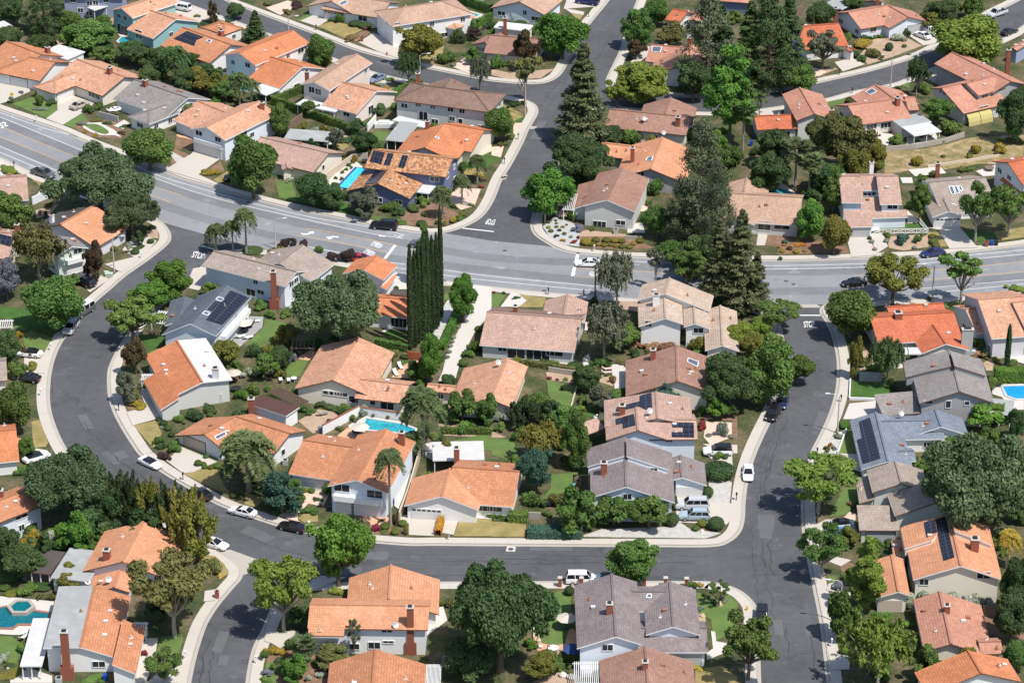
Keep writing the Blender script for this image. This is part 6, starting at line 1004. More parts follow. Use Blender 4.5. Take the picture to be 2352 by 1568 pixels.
C('sedan','white','30',(248,495),(450,430),'white electric car with black roof beside the vivid red orange house',roofp='black'); C('sports','white','30',(1350,478),(1530,560),'white low sports car parked on the street bend',z=.01,roofp='black'); C('sedan','black','30',(2010,855),(1830,770),'black sedan parked behind the junipers',z=.01); C('sedan','white','30',(2450,1020),(2195,955),'white sedan parked on the curving street ahead of a black one',z=.01); C('sedan','black','31',(565,1160),(322,1105),'black sedan parked by the round green tree',z=.01); C('sedan','white','30',(1975,1275),(2125,1315),'white car poking out from under the junipers',z=.01)
C('bigsuv','white','42',(725,590),(1030,590),'white SUV with roof rails on the bottom street',z=.01); C('bigsuv','silver','32',(2055,925),(1780,925),'silver SUV nearer the white garage door'); C('suv','bluesilver','32',(2085,1030),(1795,1025),'blue silver SUV beside two clipped round shrubs'); C('suv','white','32',(2290,410),(2040,410),'white SUV on the upper drive beside the desert garden',roofp='black'); C('sedan','navy','q5',(1190,660),(1145,800),'navy sedan parked under the green tree on the right street',z=.01); C('suv','black','q5',(1105,800),(1025,930),'black SUV parked behind the navy sedan',z=.01); C('sedan','white','F',(1718.5,1072),(1718,1106),'white car parked alone along the right street',z=.01)
C('sedan','lightblue','33',(685,1105),(480,1115),'pale blue car with black roof on the weathered house drive',roofp='black'); C('sedan','tarp','33',(690,1200),(470,1200),'car under a bright blue cover behind street trees',roofp='tarp'); C('sedan','grey','43',(790,665),(550,640),'grey car on the drive of the salmon orange house'); C('suv','black','F',(1750,1400),(1748,1440),'black vehicle under the corner street tree',z=.01); C('suv','black','10',(2330,310),(2180,345),'black car under the tree beside the double garage'); C('sedan','red','11',(1130,1115),(1010,1100),'red car behind the purple leaved shrubs',z=.01)
# ---------------------------------------------------------------- trees
T = tree
for a in [('oak','oak','F',232,495,232,316,'huge dark oak'),('oak','oak','F',303,542,142,424,'dark oak'),('round','green','F',345,388,130,282,'spreading green tree'),('round','green','F',583,455,130,300,'broad green tree'),('round','dark','F',722,474,92,388,'dark leafy tree'),('shrubtree','greyg','F',836,497,92,424,'grey green bushy tree'),('round','dark','F',768,483,62,420,'dark bushy tree'),('palm','palm','F',1061,468,52,398,'small queen palm'),('palm','palm','F',1016,500,54,424,'leaning queen palm'),('palm','palm','F',1096,418,52,352,'short feather palm'),('palm','palm','F',497,576,62,508,'feather palm'),('palm','palm','F',535,578,50,504,'feather palm'),('palm','palm','F',566,583,64,476,'tall feather palm'),('palm','palm','F',453,300,54,246,'little feather palm'),('palm','palm','F',897,1206,84,1032,'tall queen palm'),('palm','palm','F',572,1128,150,975,'big drooping queen palm'),('palm','palm','F',972,1046,120,882,'big shaggy queen palm'),('palm','palm','F',950,1062,60,985,'short queen palm'),
 ('shrubtree','blueg','F',648,1178,112,1074,'rounded blue green tree'),('round','bright','F',778,1345,152,1160,'dense round bright green tree'),('open','lime','F',652,1448,170,1278,'airy yellow green street tree'),('open','olive','F',402,1462,192,1272,'airy olive green street tree'),('open','green','F',380,1582,96,1494,'small airy green tree'),('oak','oak','F',168,1195,225,1005,'huge grey green oak'),('juniper','cyp','F',302,1215,92,1085,'spiky dark juniper'),('juniper','yolive','F',352,1228,92,1105,'spiky olive juniper'),('juniper','cyp','F',402,1245,96,1108,'spiky dark juniper'),('juniper','yolive','F',456,1282,118,1150,'spiky olive juniper'),('shrubtree','bright','F',175,1270,102,1172,'bright green rounded tree'),('round','dark','F',18,1308,95,1208,'dark green tree'),('shrubtree','dark','F',108,1290,50,1215,'dark flowering shrub tree'),('shrubtree','gold','F',77,1268,50,1212,'golden leaved small tree'),('round','green','F',42,992,92,858,'full dark green tree'),('shrubtree','green','F',62,1058,46,998,'small green tree'),('weep','olive','F',92,645,128,512,'weeping olive green tree'),('round','jac','F',18,690,80,592,'purple flowering jacaranda'),('round','green','F',128,760,152,622,'wide green street tree'),('round','green','F',30,535,112,432,'full green tree'),
 ('shrubtree','bronze','F',217,645,62,550,'bronze tinted tree'),('shrubtree','dark','F',320,562,34,528,'small dark tree'),('round','bright','F',396,694,102,594,'round soft green tree'),('round','bright','F',345,708,110,638,'bright green rounded tree'),('open','green','F',305,783,158,676,'airy green street tree'),('shrubtree','bronze','F',313,860,58,770,'bronze purple tree'),('shrubtree','greyg','F',292,925,62,846,'grey green olive tree'),('shrubtree','yolive','F',520,838,76,770,'yellow green bushy tree'),('oak','oak','F',786,806,235,598,'giant dark oak'),('round','bright','F',1065,740,70,628,'rounded bright lime tree'),('round','bright','F',988,884,76,763,'tall bright lime tree'),('weep','greyg','F',1388,825,115,690,'weeping grey green birch'),('weep','greyg','F',1416,704,104,570,'tall grey weeping tree'),('sparse','greyg','F',1505,662,54,565,'thin grey green tree'),('open','green','F',1575,660,108,558,'open multi trunked green tree'),
 ('pine','pine','F',1608,552,140,288,'very tall grey green pine'),('pine','pine','F',1560,560,90,420,'grey green pine'),('conifer','redwood','F',1697,712,124,478,'tall bronze tinted redwood'),('conifer','redwood','F',1648,700,104,500,'dark redwood'),('round','green','F',1510,548,72,464,'round green tree'),('shrubtree','yolive','F',1572,552,72,478,'yellow olive tree'),('conifer','redwood','F',1338,332,138,96,'solitary tall redwood'),('oak','dark','F',1325,420,168,292,'spreading blue dark oak'),('round','bright','F',1260,498,122,388,'bright round green tree'),('round','bright','F',1292,135,126,18,'full bright green tree'),('sparse','olive','F',1207,242,100,124,'thin olive tree'),('shrubtree','bronze','F',1205,152,68,58,'grey bronze tree'),('weep','greyg','F',1102,218,50,124,'slim weeping tree'),('weep','dark','F',938,203,56,114,'dark weeping tree'),('round','yolive','F',962,152,108,44,'glossy dark magnolia with pale flowers'),('round','green','F',737,158,74,74,'rounded fresh green tree'),('conifer','dark','F',588,100,62,22,'dark conical tree'),('round','dark','F',833,362,64,293,'dense dark round tree'),('round','green','F',645,318,58,240,'upright leafy tree'),('round','green','F',1147,323,78,238,'rounded dark green tree'),
 ('round','lime','F',1478,238,150,142,'wide yellow green street tree'),('open','lime','F',1418,248,80,182,'low yellow green tree'),('round','green','F',1463,110,78,22,'bright leafy street tree'),('round','green','F',1510,60,66,-10,'dark leafy tree'),('shrubtree','olive','F',1545,110,78,48,'olive brown tree'),('shrubtree','bronze','F',1460,135,54,88,'bronze olive shrub tree'),('pine','pine','F',1622,208,140,-10,'tall dark pine'),('tall','bright','F',1676,332,120,96,'towering bright green tree'),('round','green','F',1668,410,70,320,'green tree'),('conifer','dark','F',1718,208,110,0,'tall dark cedar'),('pine','dark','F',1762,212,120,-20,'tall dense dark cedar'),('conifer','dark','F',1806,196,110,-12,'tall dark cedar'),('open','greyg','F',1888,160,100,66,'grey green leaning tree'),('round','lime','F',2228,152,190,18,'broad lime yellow tree'),('weep','dark','F',2104,228,58,128,'dark weeping tree'),('sparse','bright','F',1744,265,44,204,'young bright street tree'),('round','green','F',2148,288,74,216,'rounded mid green tree'),('fan','palm','F',1706,345,62,244,'tall fan palm'),('round','dark','F',1777,390,96,286,'dark blue green tree'),('round','olive','F',1932,392,134,252,'large grey olive tree'),('round','olive','F',1878,350,70,262,'grey olive tree'),('round','yolive','F',2005,398,62,318,'yellow green tree'),
 ('fan','palm','F',1825,438,74,330,'shaggy fan palm'),('fan','palm','F',1858,450,64,362,'fan palm'),('round','dark','F',1788,428,60,350,'dark leafy tree'),('tall','green','F',1912,495,46,378,'narrow ivy dark tree'),('tall','green','F',2110,512,46,396,'narrow leafy tree'),('round','bright','F',1858,550,78,460,'dense round lime tree'),('round','yolive','F',1915,585,80,490,'dense round olive tree'),('open','green','F',2240,554,100,413,'leafy street tree'),('open','green','F',2315,545,104,428,'leafy street tree'),('open','yolive','F',2050,700,158,570,'spreading yellow green street tree'),('sparse','green','F',2205,698,135,572,'bare limbed street tree'),('round','green','F',1952,775,132,652,'dense green street tree'),('shrubtree','yolive','F',1962,868,44,766,'narrow olive tree'),('weep','dark','F',2036,884,84,768,'dark birch'),('cypress','cyp','F',2312,842,13,744,'single slim cypress'),('open','green','F',1786,760,108,688,'leaning green street tree'),('round','green','F',1765,930,132,773,'leafy green street tree'),('oak','dark','F',1675,935,168,793,'dark spreading tree'),('shrubtree','bright','F',1645,962,54,910,'small lime green tree'),('round','lime','F',1690,790,80,725,'yellow green leafy tree'),('round','yolive','F',1735,830,70,755,'yellow green leafy tree'),('round','lime','F',1745,775,60,722,'yellow green leafy tree'),
 ('spruce','blueg','F',1522,908,125,828,'blue green spreading cedar'),('shrubtree','greyg','F',1378,944,62,878,'grey green round tree'),('weep','yolive','F',1246,1060,104,962,'yellow olive weeping tree'),('round','green','F',1322,1075,66,942,'dark green leafy tree'),('round','blueg','F',1232,1135,84,1018,'dense blue green pine'),('juniper','cyp','F',1203,980,78,912,'spiky dark juniper'),('shrubtree','dark','F',1268,980,64,913,'dark bushy tree'),('shrubtree','green','F',1062,968,88,882,'dark green bushy tree'),('shrubtree','green','F',1118,975,64,900,'green bushy tree'),('shrubtree','green','F',1325,1222,112,1112,'large dark rounded tree'),('shrubtree','green','F',1410,1205,104,1125,'dense dark screening tree'),('shrubtree','green','F',1490,1212,110,1130,'dense dark screening tree'),('round','green','F',1447,1348,120,1226,'conical green street tree'),('oak','dark','F',1148,1540,262,1262,'giant bushy oak'),('open','green','F',1718,1560,158,1402,'green corner street tree'),('open','lime','F',1878,1178,182,1042,'airy lime street tree'),('open','green','F',1886,1328,124,1202,'leafy green street tree'),('tall','lime','F',1985,1408,90,1222,'narrow lime green tree'),('shrubtree','green','F',1935,1468,92,1343,'rounded green street tree'),('weep','lime','F',2015,1580,172,1406,'soft yellow green pepper tree'),('shrubtree','green','F',2128,1568,86,1478,'dark green bushy tree'),('shrubtree','yolive','F',2220,1512,64,1452,'olive leaved tree'),('oak','oak','F',2232,1238,290,958,'giant grey green oak'),('round','dark','F',2330,1425,84,1268,'dark tree'),('palm','gold','F',2312,1305,66,1213,'golden feather palm'),('round','green','F',2330,1545,74,1466,'yellowish green tree'),('shrubtree','bright','F',2255,984,104,918,'bright green dense hedge tree'),('round','dark','F',2335,330,90,200,'dark shady tree'),('round','dark','F',2345,250,60,190,'dark green tree'),('round','dark','F',2335,1010,50,930,'dark tree'),('round','dark','F',300,142,76,88,'dark leafy tree'),('round','dark','F',345,210,70,150,'dark leafy tree'),('round','dark','F',425,215,84,150,'dark leafy tree'),('shrubtree','dark','F',482,190,70,140,'dark bushy tree'),('shrubtree','green','F',520,232,66,182,'leafy green tree'),('round','dark','F',380,160,76,104,'dark leafy tree'),('round','dark','F',1590,232,92,128,'dark leafy tree'),('round','dark','F',1690,228,80,110,'dark leafy tree'),('round','green','F',1842,215,84,138,'grey green leafy tree'),('conifer','dark','F',1655,190,90,10,'tall dark conifer'),('pine','pine','F',1642,610,90,380,'grey green pine'),('conifer','redwood','F',1735,708,74,575,'bronze tinted redwood'),('round','green','F',1590,640,84,560,'leafy green tree'),('round','green','F',1545,610,70,545,'leafy green tree'),('round','dark','F',1752,458,112,350,'dark leafy tree'),('round','dark','F',1898,445,96,362,'dark olive tree'),('round','yolive','F',1962,436,90,340,'yellow olive tree'),('round','dark','F',62,1330,112,1236,'dark green tree'),('shrubtree','dark','F',214,1245,92,1160,'dark bushy tree'),('round','dark','F',256,1228,90,1118,'dark green tree'),('juniper','cyp','F',262,1190,96,1078,'spiky dark juniper'),('juniper','yolive','F',428,1268,110,1122,'spiky olive juniper'),('shrubtree','dark','F',335,1262,112,1162,'dark bushy tree'),('round','dark','F',2320,1470,100,1350,'dark shady tree'),('round','dark','F',1075,1560,130,1460,'dark green tree'),('round','dark','F',15,840,70,760,'dark green tree'),('round','dark','F',20,110,70,50,'dark tree'),('round','dark','F',70,140,80,85,'dark leafy tree'),('round','dark','F',640,850,60,790,'dark leafy tree'),('shrubtree','green','F',610,870,70,805,'leafy green tree'),('shrubtree','yolive','F',655,800,60,745,'grey green tree'),('round','green','F',1240,960,70,895,'dark green tree'),('round','green','F',1300,1000,80,930,'green leafy tree'),('round','dark','F',1345,900,70,830,'dark green tree'),('round','green','F',1430,800,90,735,'leafy green tree'),('round','green','F',1830,880,80,805,'green leafy tree'),('round','dark','F',540,45,50,5,'dark leafy tree'),('round','dark','F',1400,335,70,280,'dark green tree'),
 ('pine','dark','F',104,78,100,-30,'dark pine'),('round','dark','F',30,60,90,-20,'dark pine like tree'),('round','green','F',160,75,58,16,'leafy green tree'),('round','green','F',202,116,132,44,'wide leafy green tree'),('shrubtree','green','F',236,144,62,104,'palm green shrub tree'),('palm','dark','F',402,196,80,98,'dark bushy palm'),('round','dark','F',458,152,58,106,'dark green tree'),('round','dark','F',322,156,74,100,'dark green tree'),('shrubtree','dark','F',362,176,60,118,'dark shrubby tree'),('shrubtree','red','F',327,196,40,164,'crimson leaved small tree'),('shrubtree','yolive','F',455,212,92,152,'yellow green bushy tree'),('shrubtree','yolive','F',505,222,70,165,'yellow green bushy tree'),('palm','palm','F',552,262,66,162,'feather palm by the pool'),('palm','palm','F',578,248,50,178,'feather palm'),('shrubtree','bright','F',675,1565,82,1498,'bright green rounded small tree'),('shrubtree','olive','F',768,1530,112,1472,'olive brush tree'),('fan','palm','F',702,1528,66,1468,'low fan palm'),('sparse','greyg','F',814,1506,48,1412,'thin wispy tree'),('tall','green','F',976,655,44,508,'pale green tree'),('round','yolive','F',1240,1560,90,1490,'yellow green bushy tree'),('shrubtree','green','F',1266,1540,60,1490,'dense green shrub tree'),('shrubtree','bronze','F',490,55,30,0,'bronze shrub'),('sparse','green','F',1652,1392,62,1325,'low spreading succulent tree'),('round','bright','F',1640,380,60,300,'leafy tree'),('round','dark','F',1660,470,80,390,'dark green tree'),('round','dark','F',1600,640,90,540,'dark green tree'),('round','dark','F',1880,70,70,0,'dark green tree'),('round','dark','F',2160,60,90,-5,'dark green tree'),('round','green','F',2235,45,60,-10,'dark green tree'),('shrubtree','yolive','F',2140,70,66,25,'olive green tree'),('round','dark','F',1960,30,60,-20,'dark green tree'),('shrubtree','purple','F',1087,92,42,62,'purple leaved small tree'),('shrubtree','greyg','F',770,345,44,292,'grey olive shrub tree')]: T(*a)
for x, yb, yt in ((944,804,565),(954,798,578),(963,788,560),(974,780,536),(984,772,532),(994,764,545),(1004,755,538),(1013,735,478)): T('cypress','cyp','F',x,yb,15 if x != 1013 else 13,yt,'tall slender dark cypress')
# ---------------------------------------------------------------- shrubs
B = bush
for t, L in {
 '00': [('dark',500,995,100,70,'low rounded green shrub'),('sage',385,1070,100,55,'silvery sage shrub'),('green',380,1020,90,130,'upright leafy shrub'),('red',400,910,110,60,'red flowering shrub'),('sage',110,960,60,45,'silvery low shrub'),('jac',200,905,50,40,'lilac flowering shrub'),('dark',95,990,55,40,'dark low shrub'),('green',860,1090,120,110,'leafy garden shrub'),('sage',760,1210,110,60,'silvery blue shrub'),('gold',810,1275,50,35,'golden low plant'),('gold',905,1305,60,35,'golden low plant'),('dark',1025,1200,90,45,'dark low shrub'),('olive',910,1170,110,50,'olive low shrub'),('bronze',1160,1295,80,45,'bronze low shrub'),('dark',1185,1225,70,45,'dark low shrub'),('green',940,1060,90,90,'leafy courtyard shrub'),('dark',1670,1160,60,80,'dark upright shrub'),('gold',1235,870,20,20,'tiny gold plant'),('green',430,420,150,90,'dark round shrub'),('green',330,380,120,90,'light green shrub'),('dark',1000,520,180,120,'dark leafy shrub'),('green',1010,180,180,90,'leafy green shrub'),('dark',2010,255,190,70,'grey green low hedge shrub'),('green',2190,225,80,50,'green round shrub'),('red',2215,250,50,30,'red low shrub'),('yolive',1560,760,90,70,'yellow green shrub'),('dark',1160,860,180,120,'dark shrub'),('yolive',1890,170,70,45,'golden tipped shrub'),('dark',2160,960,150,110,'dark leafy shrub'),('yolive',2290,990,90,80,'yellow palm like shrub'),('green',1730,740,90,70,'leafy banana like plant'),('sage',590,410,50,35,'pale low shrub')],
 '01': [('dark',1045,235,110,75,'clipped dark oval shrub'),('dark',1145,260,130,75,'clipped dark oval shrub'),('green',825,190,55,50,'small round shrub'),('green',905,205,80,110,'leafy upright shrub'),('red',1160,290,80,50,'reddish garden shrub'),('rust',1020,390,150,70,'rose bush'),('green',1890,620,130,130,'dark green rounded shrub'),('green',1965,600,130,140,'light green rounded shrub'),('sage',1990,640,60,45,'silver round shrub'),('sage',1800,585,60,40,'silver low shrub'),('sage',1320,840,130,60,'grey green shrub'),('gold',1255,825,45,35,'yellow flowering plant'),('gold',1350,870,90,50,'orange flowering plant'),('green',1195,825,50,40,'small green shrub'),('green',1380,780,90,40,'clipped green shrub'),('yolive',1650,870,130,150,'yellow green round shrub'),('green',1565,960,130,130,'dark green shrub'),('green',1460,1060,140,130,'dark green shrub'),('dark',1300,1120,170,140,'dark spreading shrub'),('yolive',540,1235,100,80,'bright yellow green shrub'),('sage',860,1330,160,130,'grey olive shrub'),('dark',965,1370,110,60,'dark round shrub'),('green',1795,1170,120,90,'bright garden shrub'),('green',290,1310,150,70,'green low shrub'),('green',2170,340,100,200,'tall green shrub'),('dark',2010,440,150,190,'dark purple shrub'),('purple',470,80,150,80,'purple dark shrub'),('olive',390,140,90,60,'grey round shrub'),('olive',210,60,90,60,'olive round shrub'),('green',40,400,180,120,'green shrub'),('yolive',750,630,140,110,'yellow green shrub'),('green',600,1080,80,90,'small climbing shrub'),('sage',670,1260,90,50,'grey low shrub'),('dark',2300,700,90,120,'leafy shrub')],
 '02': [('dark',275,215,120,55,'clipped low shrub'),('green',120,600,80,80,'bright green shrub'),('green',40,680,110,170,'dark leafy shrub'),('dark',240,1030,140,80,'leafy round shrub'),('olive',80,1400,50,45,'low round shrub'),('red',85,1410,40,30,'red low shrub'),('green',130,1400,40,45,'small round shrub'),('dark',45,1370,50,40,'small round shrub'),('dark',1815,800,70,60,'clipped box shrub'),('dark',1885,805,60,40,'round dark shrub'),('green',1330,690,150,120,'bright green shrub'),('green',1280,1380,160,180,'leafy dark bush'),('green',1420,1360,160,170,'leafy dark bush'),('yolive',1550,1340,140,150,'yellow green bush'),('green',1690,1320,140,160,'leafy bush'),('green',1960,1290,120,120,'leafy green bush'),('green',2230,1500,160,170,'leafy green bush'),('sage',780,100,30,20,'tiny grey plant'),('green',200,1340,90,70,'dark low shrub')],
 '03': [('whitefl',1530,410,160,100,'white flowering oleander bush'),('dark',1615,330,80,110,'dark upright shrub'),('dark',1205,360,130,100,'dark green shrub'),('green',1375,370,60,45,'small round shrub'),('green',1315,375,60,40,'small round shrub'),('gold',1225,470,200,110,'golden green shrub'),('dark',1455,495,80,90,'clipped dark ball shrub'),('olive',1320,560,160,120,'scrubby green shrub'),('dark',1215,600,110,80,'dark round shrub'),('dark',1140,560,90,80,'dark round shrub'),('green',1545,1400,160,130,'bright green round shrub'),('green',1720,1370,60,40,'low green shrub'),('dark',1955,1370,80,60,'dark green shrub'),('green',2050,1310,200,190,'leafy green shrub'),('gold',2285,1480,80,110,'yellow green round shrub'),('gold',2230,1530,50,60,'yellow green small shrub'),('yolive',1720,1568,100,90,'yellow dry shrub'),('yolive',1340,1500,200,160,'yellow green shrub'),('green',1060,420,110,130,'ivy green shrub'),('dark',780,150,200,110,'dark clipped shrub'),('green',900,160,140,70,'green mounded shrub'),('dark',1830,200,130,120,'dark dense shrub'),('dark',1900,90,150,90,'dark leafy shrub'),('olive',1540,860,50,45,'small grey shrub'),('bronze',1300,330,50,40,'bronze shrub'),('green',2100,100,160,80,'green leafy shrub'),('sage',1645,530,40,30,'dry grass tuft'),('olive',1600,460,50,40,'dry grass tuft'),('red',1360,1310,30,30,'potted red plant')],
 '10': [('gold',1990,325,185,80,'orange yellow flowering mound'),('dark',1440,965,70,55,'clipped dark ball shrub'),('dark',1290,1070,85,65,'clipped dark ball shrub'),('dark',1320,1015,110,50,'dark round shrub'),('sage',1225,1010,80,60,'silvery agave like shrub'),('olive',1220,1055,60,40,'low olive shrub'),('yolive',465,620,75,65,'yellow green shrub'),('dark',1455,830,80,70,'dark shrub'),('lime',60,310,190,100,'lime ground cover shrub'),('yolive',1080,1000,80,70,'yellow green shrub'),('sage',380,680,70,60,'grey succulent shrub'),('bronze',430,690,60,60,'dark bronze shrub'),('green',30,1380,200,170,'leafy green shrub'),('green',1230,810,60,50,'leafy shrub')],
 '11': [('dark',1680,795,95,65,'clipped dark box shrub'),('dark',1830,780,45,45,'small ball shrub'),('yolive',1910,785,60,55,'olive round shrub'),('gold',1990,765,80,70,'golden round shrub'),('green',2035,745,70,60,'green round shrub'),('lime',1700,705,80,60,'yellow agave like plant'),('yolive',2070,690,100,50,'low olive shrub'),('yolive',2150,610,70,45,'olive round shrub'),('dark',1990,620,80,50,'dark round shrub'),('green',1490,780,100,40,'low clipped green shrub'),('dark',1100,640,150,90,'dark shrub'),('green',1380,640,180,130,'yellow green hedge bush'),('green',1680,600,170,130,'bright green hedge bush'),('dark',1490,700,170,110,'dark green bush'),('green',1560,640,140,90,'bright green bush'),('yolive',1010,560,100,80,'yellow green bush'),('green',850,590,150,120,'leafy bush'),('red',2255,430,60,40,'red tipped shrub'),('red',2285,365,40,30,'red tipped shrub'),('gold',2240,330,120,50,'yellow low shrub'),('whitefl',425,350,80,60,'white flowering shrub'),('green',2090,270,120,120,'green mounded shrub'),('purple',360,1000,120,110,'dark purple leaved shrub'),('purple',450,990,80,90,'dark purple leaved shrub'),('purple',540,1000,110,90,'dark purple leaved shrub'),('purple',820,1150,160,150,'dark purple leaved shrub'),('purple',970,1140,140,150,'dark purple leaved shrub'),('green',685,1060,90,90,'bright green shrub'),('yolive',1905,560,80,60,'yellow green shrub'),('gold',1045,200,60,110,'yellow potted palm'),('green',985,230,40,50,'potted plant'),('green',925,300,40,50,'potted plant'),('green',955,270,40,45,'potted plant'),('green',865,350,40,45,'potted plant'),('green',920,360,40,45,'potted plant'),('green',1005,250,35,45,'potted plant'),('green',1445,1400,50,50,'small round shrub'),('dark',60,1060,200,40,'low clipped hedge shrub')],
 '12': [('olive',545,770,40,30,'small olive tuft'),('olive',615,748,30,22,'small olive tuft'),('olive',620,775,32,24,'small olive tuft'),('gold',545,820,45,34,'small golden tuft'),('yolive',622,812,40,30,'small olive tuft'),('olive',570,856,52,38,'round olive tuft'),('bronze',650,845,42,30,'bronze tuft'),('gold',683,812,42,22,'small golden tuft'),('yolive',698,880,44,34,'round olive tuft'),('purple',615,900,62,42,'plum coloured round shrub'),('orange',690,942,60,40,'orange round shrub'),('red',785,958,62,42,'red round shrub'),('sage',760,908,40,30,'grey tuft'),('olive',720,790,25,20,'tiny olive tuft'),('olive',660,725,40,28,'small olive tuft'),('jac',845,860,140,90,'lavender grey shrub'),('green',965,840,50,70,'thin green shrub'),('green',755,745,110,130,'bright green shrub'),('green',1490,600,80,80,'bright green shrub'),('red',835,915,45,40,'red low shrub'),('green',240,1500,60,50,'garden shrub'),('green',1100,1568,170,90,'green shrub'),('dark',970,1568,90,130,'dark blue green shrub'),('green',1560,490,150,200,'yellow green leafy shrub'),('red',30,1440,40,30,'rose bush'),('green',110,1450,40,40,'rose bush')],
 '13': [('dark',868,902,45,40,'small dark ball shrub'),('sage',895,960,55,42,'silver ball shrub'),('sage',1035,955,55,45,'silver ball shrub'),('sage',925,1032,48,38,'silver ball shrub'),('sage',1305,1015,48,38,'silver ball shrub'),('olive',1475,910,70,45,'clipped olive ball shrub'),('olive',1490,970,92,65,'clipped olive ball shrub'),('olive',1515,1002,78,55,'clipped olive ball shrub'),('blueg',1170,970,150,140,'feathery blue green shrub'),('green',1340,960,90,90,'rose bush'),('green',1040,900,80,50,'rose bush'),('green',1380,890,70,50,'rose bush'),('blueg',55,965,80,55,'blue green agave like shrub'),('yolive',170,950,55,45,'yellow green shrub'),('gold',40,1050,55,40,'golden tuft'),('gold',175,1055,65,45,'golden tuft'),('gold',255,1040,45,28,'golden tuft'),('bronze',110,1025,60,45,'grey tuft'),('orange',215,985,120,45,'orange flowering plant'),('orange',55,985,40,25,'orange tuft'),('orange',10,1005,30,25,'orange tuft'),('gold',1325,225,110,110,'golden yellow shrub'),('green',1835,150,60,70,'round green shrub'),('green',1895,100,100,100,'round green shrub'),('olive',1580,140,45,35,'olive tuft'),('yolive',1770,280,90,70,'dark green shrub'),('green',1830,280,90,65,'light green shrub'),('dark',330,560,130,150,'dark shrub'),('green',1270,640,90,120,'leafy shrub'),('gold',2150,110,150,130,'yellow green shrub'),('green',1440,1510,70,50,'yellow green shrub'),('green',1790,1560,90,80,'leafy shrub'),('yolive',2260,20,180,90,'yellow green shrub'),('lime',2290,1430,160,80,'bright green ground shrub'),('dark',30,1120,60,40,'dark low shrub')],
 '20': [('yolive',90,690,230,230,'yellow green large shrub'),('bronze',240,690,110,130,'bronze shrub'),('yolive',310,820,150,110,'yellow flowering shrub'),('green',170,900,200,220,'dark green shrub'),('dark',1285,1085,90,60,'dark low shrub'),('gold',1310,1180,170,85,'golden green low shrub'),('green',1365,985,50,50,'small round shrub'),('dark',1550,1285,55,40,'clipped ball shrub'),('dark',1565,1335,80,65,'clipped ball shrub'),('dark',1610,1380,80,60,'clipped ball shrub'),('dark',1640,1440,65,55,'clipped ball shrub'),('sage',1550,1360,60,30,'silver ground plant'),('green',1520,1520,90,110,'leafy shrub'),('green',1660,1550,110,90,'leafy shrub'),('green',1720,1300,130,90,'leafy shrub'),('dark',1880,1290,200,140,'dark shrub'),('dark',1990,1230,160,110,'dark shrub'),('gold',180,500,80,100,'yellow shrub'),('green',90,470,120,80,'green shrub'),('yolive',1430,690,100,50,'low green shrub')],
 '21': [('dark',55,700,150,180,'dark round shrub'),('yolive',240,690,150,150,'yellow green shrub'),('whitefl',270,790,220,170,'white flowering large shrub'),('whitefl',110,880,210,140,'white flowering large shrub'),('jac',420,760,120,170,'purple blue shrub'),('yolive',340,880,130,120,'leafy shrub'),('green',400,480,180,130,'dark green shrub'),('green',240,300,120,90,'dark round shrub'),('green',130,230,160,110,'dark hedge shrub'),('green',370,290,140,90,'green round shrub'),('green',40,1040,150,130,'green shrub'),('dark',470,1040,150,90,'dark green shrub'),('green',220,1010,100,70,'yellow green shrub'),('dark',735,1070,110,80,'dark shrub'),('green',870,1095,80,60,'round green shrub'),('green',610,1220,170,90,'leafy green shrub'),('green',970,1250,200,140,'dark green shrub'),('dark',800,1190,150,70,'dark low shrub'),('sage',1150,1240,130,130,'grey oleander shrub'),('olive',1275,1250,100,90,'oleander shrub'),('olive',1365,1265,100,80,'oleander shrub'),('olive',1490,1280,110,90,'oleander shrub'),('purple',815,1330,90,80,'dark purple shrub'),('olive',910,1380,90,60,'low olive shrub'),('olive',1040,1300,70,50,'reddish low shrub'),('dark',1525,695,100,60,'dark low shrub'),('green',2220,640,130,150,'yellow green shrub'),('green',2130,690,120,90,'dark green shrub'),('green',2080,770,90,90,'clipped green shrub'),('green',2230,430,80,60,'clipped green shrub'),('sage',1990,500,50,35,'grey desert tuft'),('sage',1960,580,50,35,'grey desert tuft'),('sage',1950,640,50,35,'grey desert tuft'),('sage',1930,690,50,35,'grey desert tuft'),('sage',2040,400,40,30,'grey desert tuft'),('sage',1980,540,40,30,'grey desert tuft'),('green',1660,1000,100,140,'leafy green shrub'),('green',1800,1460,90,70,'small round shrub'),('dark',1870,1480,60,50,'small round shrub'),('dark',1720,1450,70,170,'narrow dark shrub'),('yolive',1350,560,200,80,'leafy hedge shrub')],
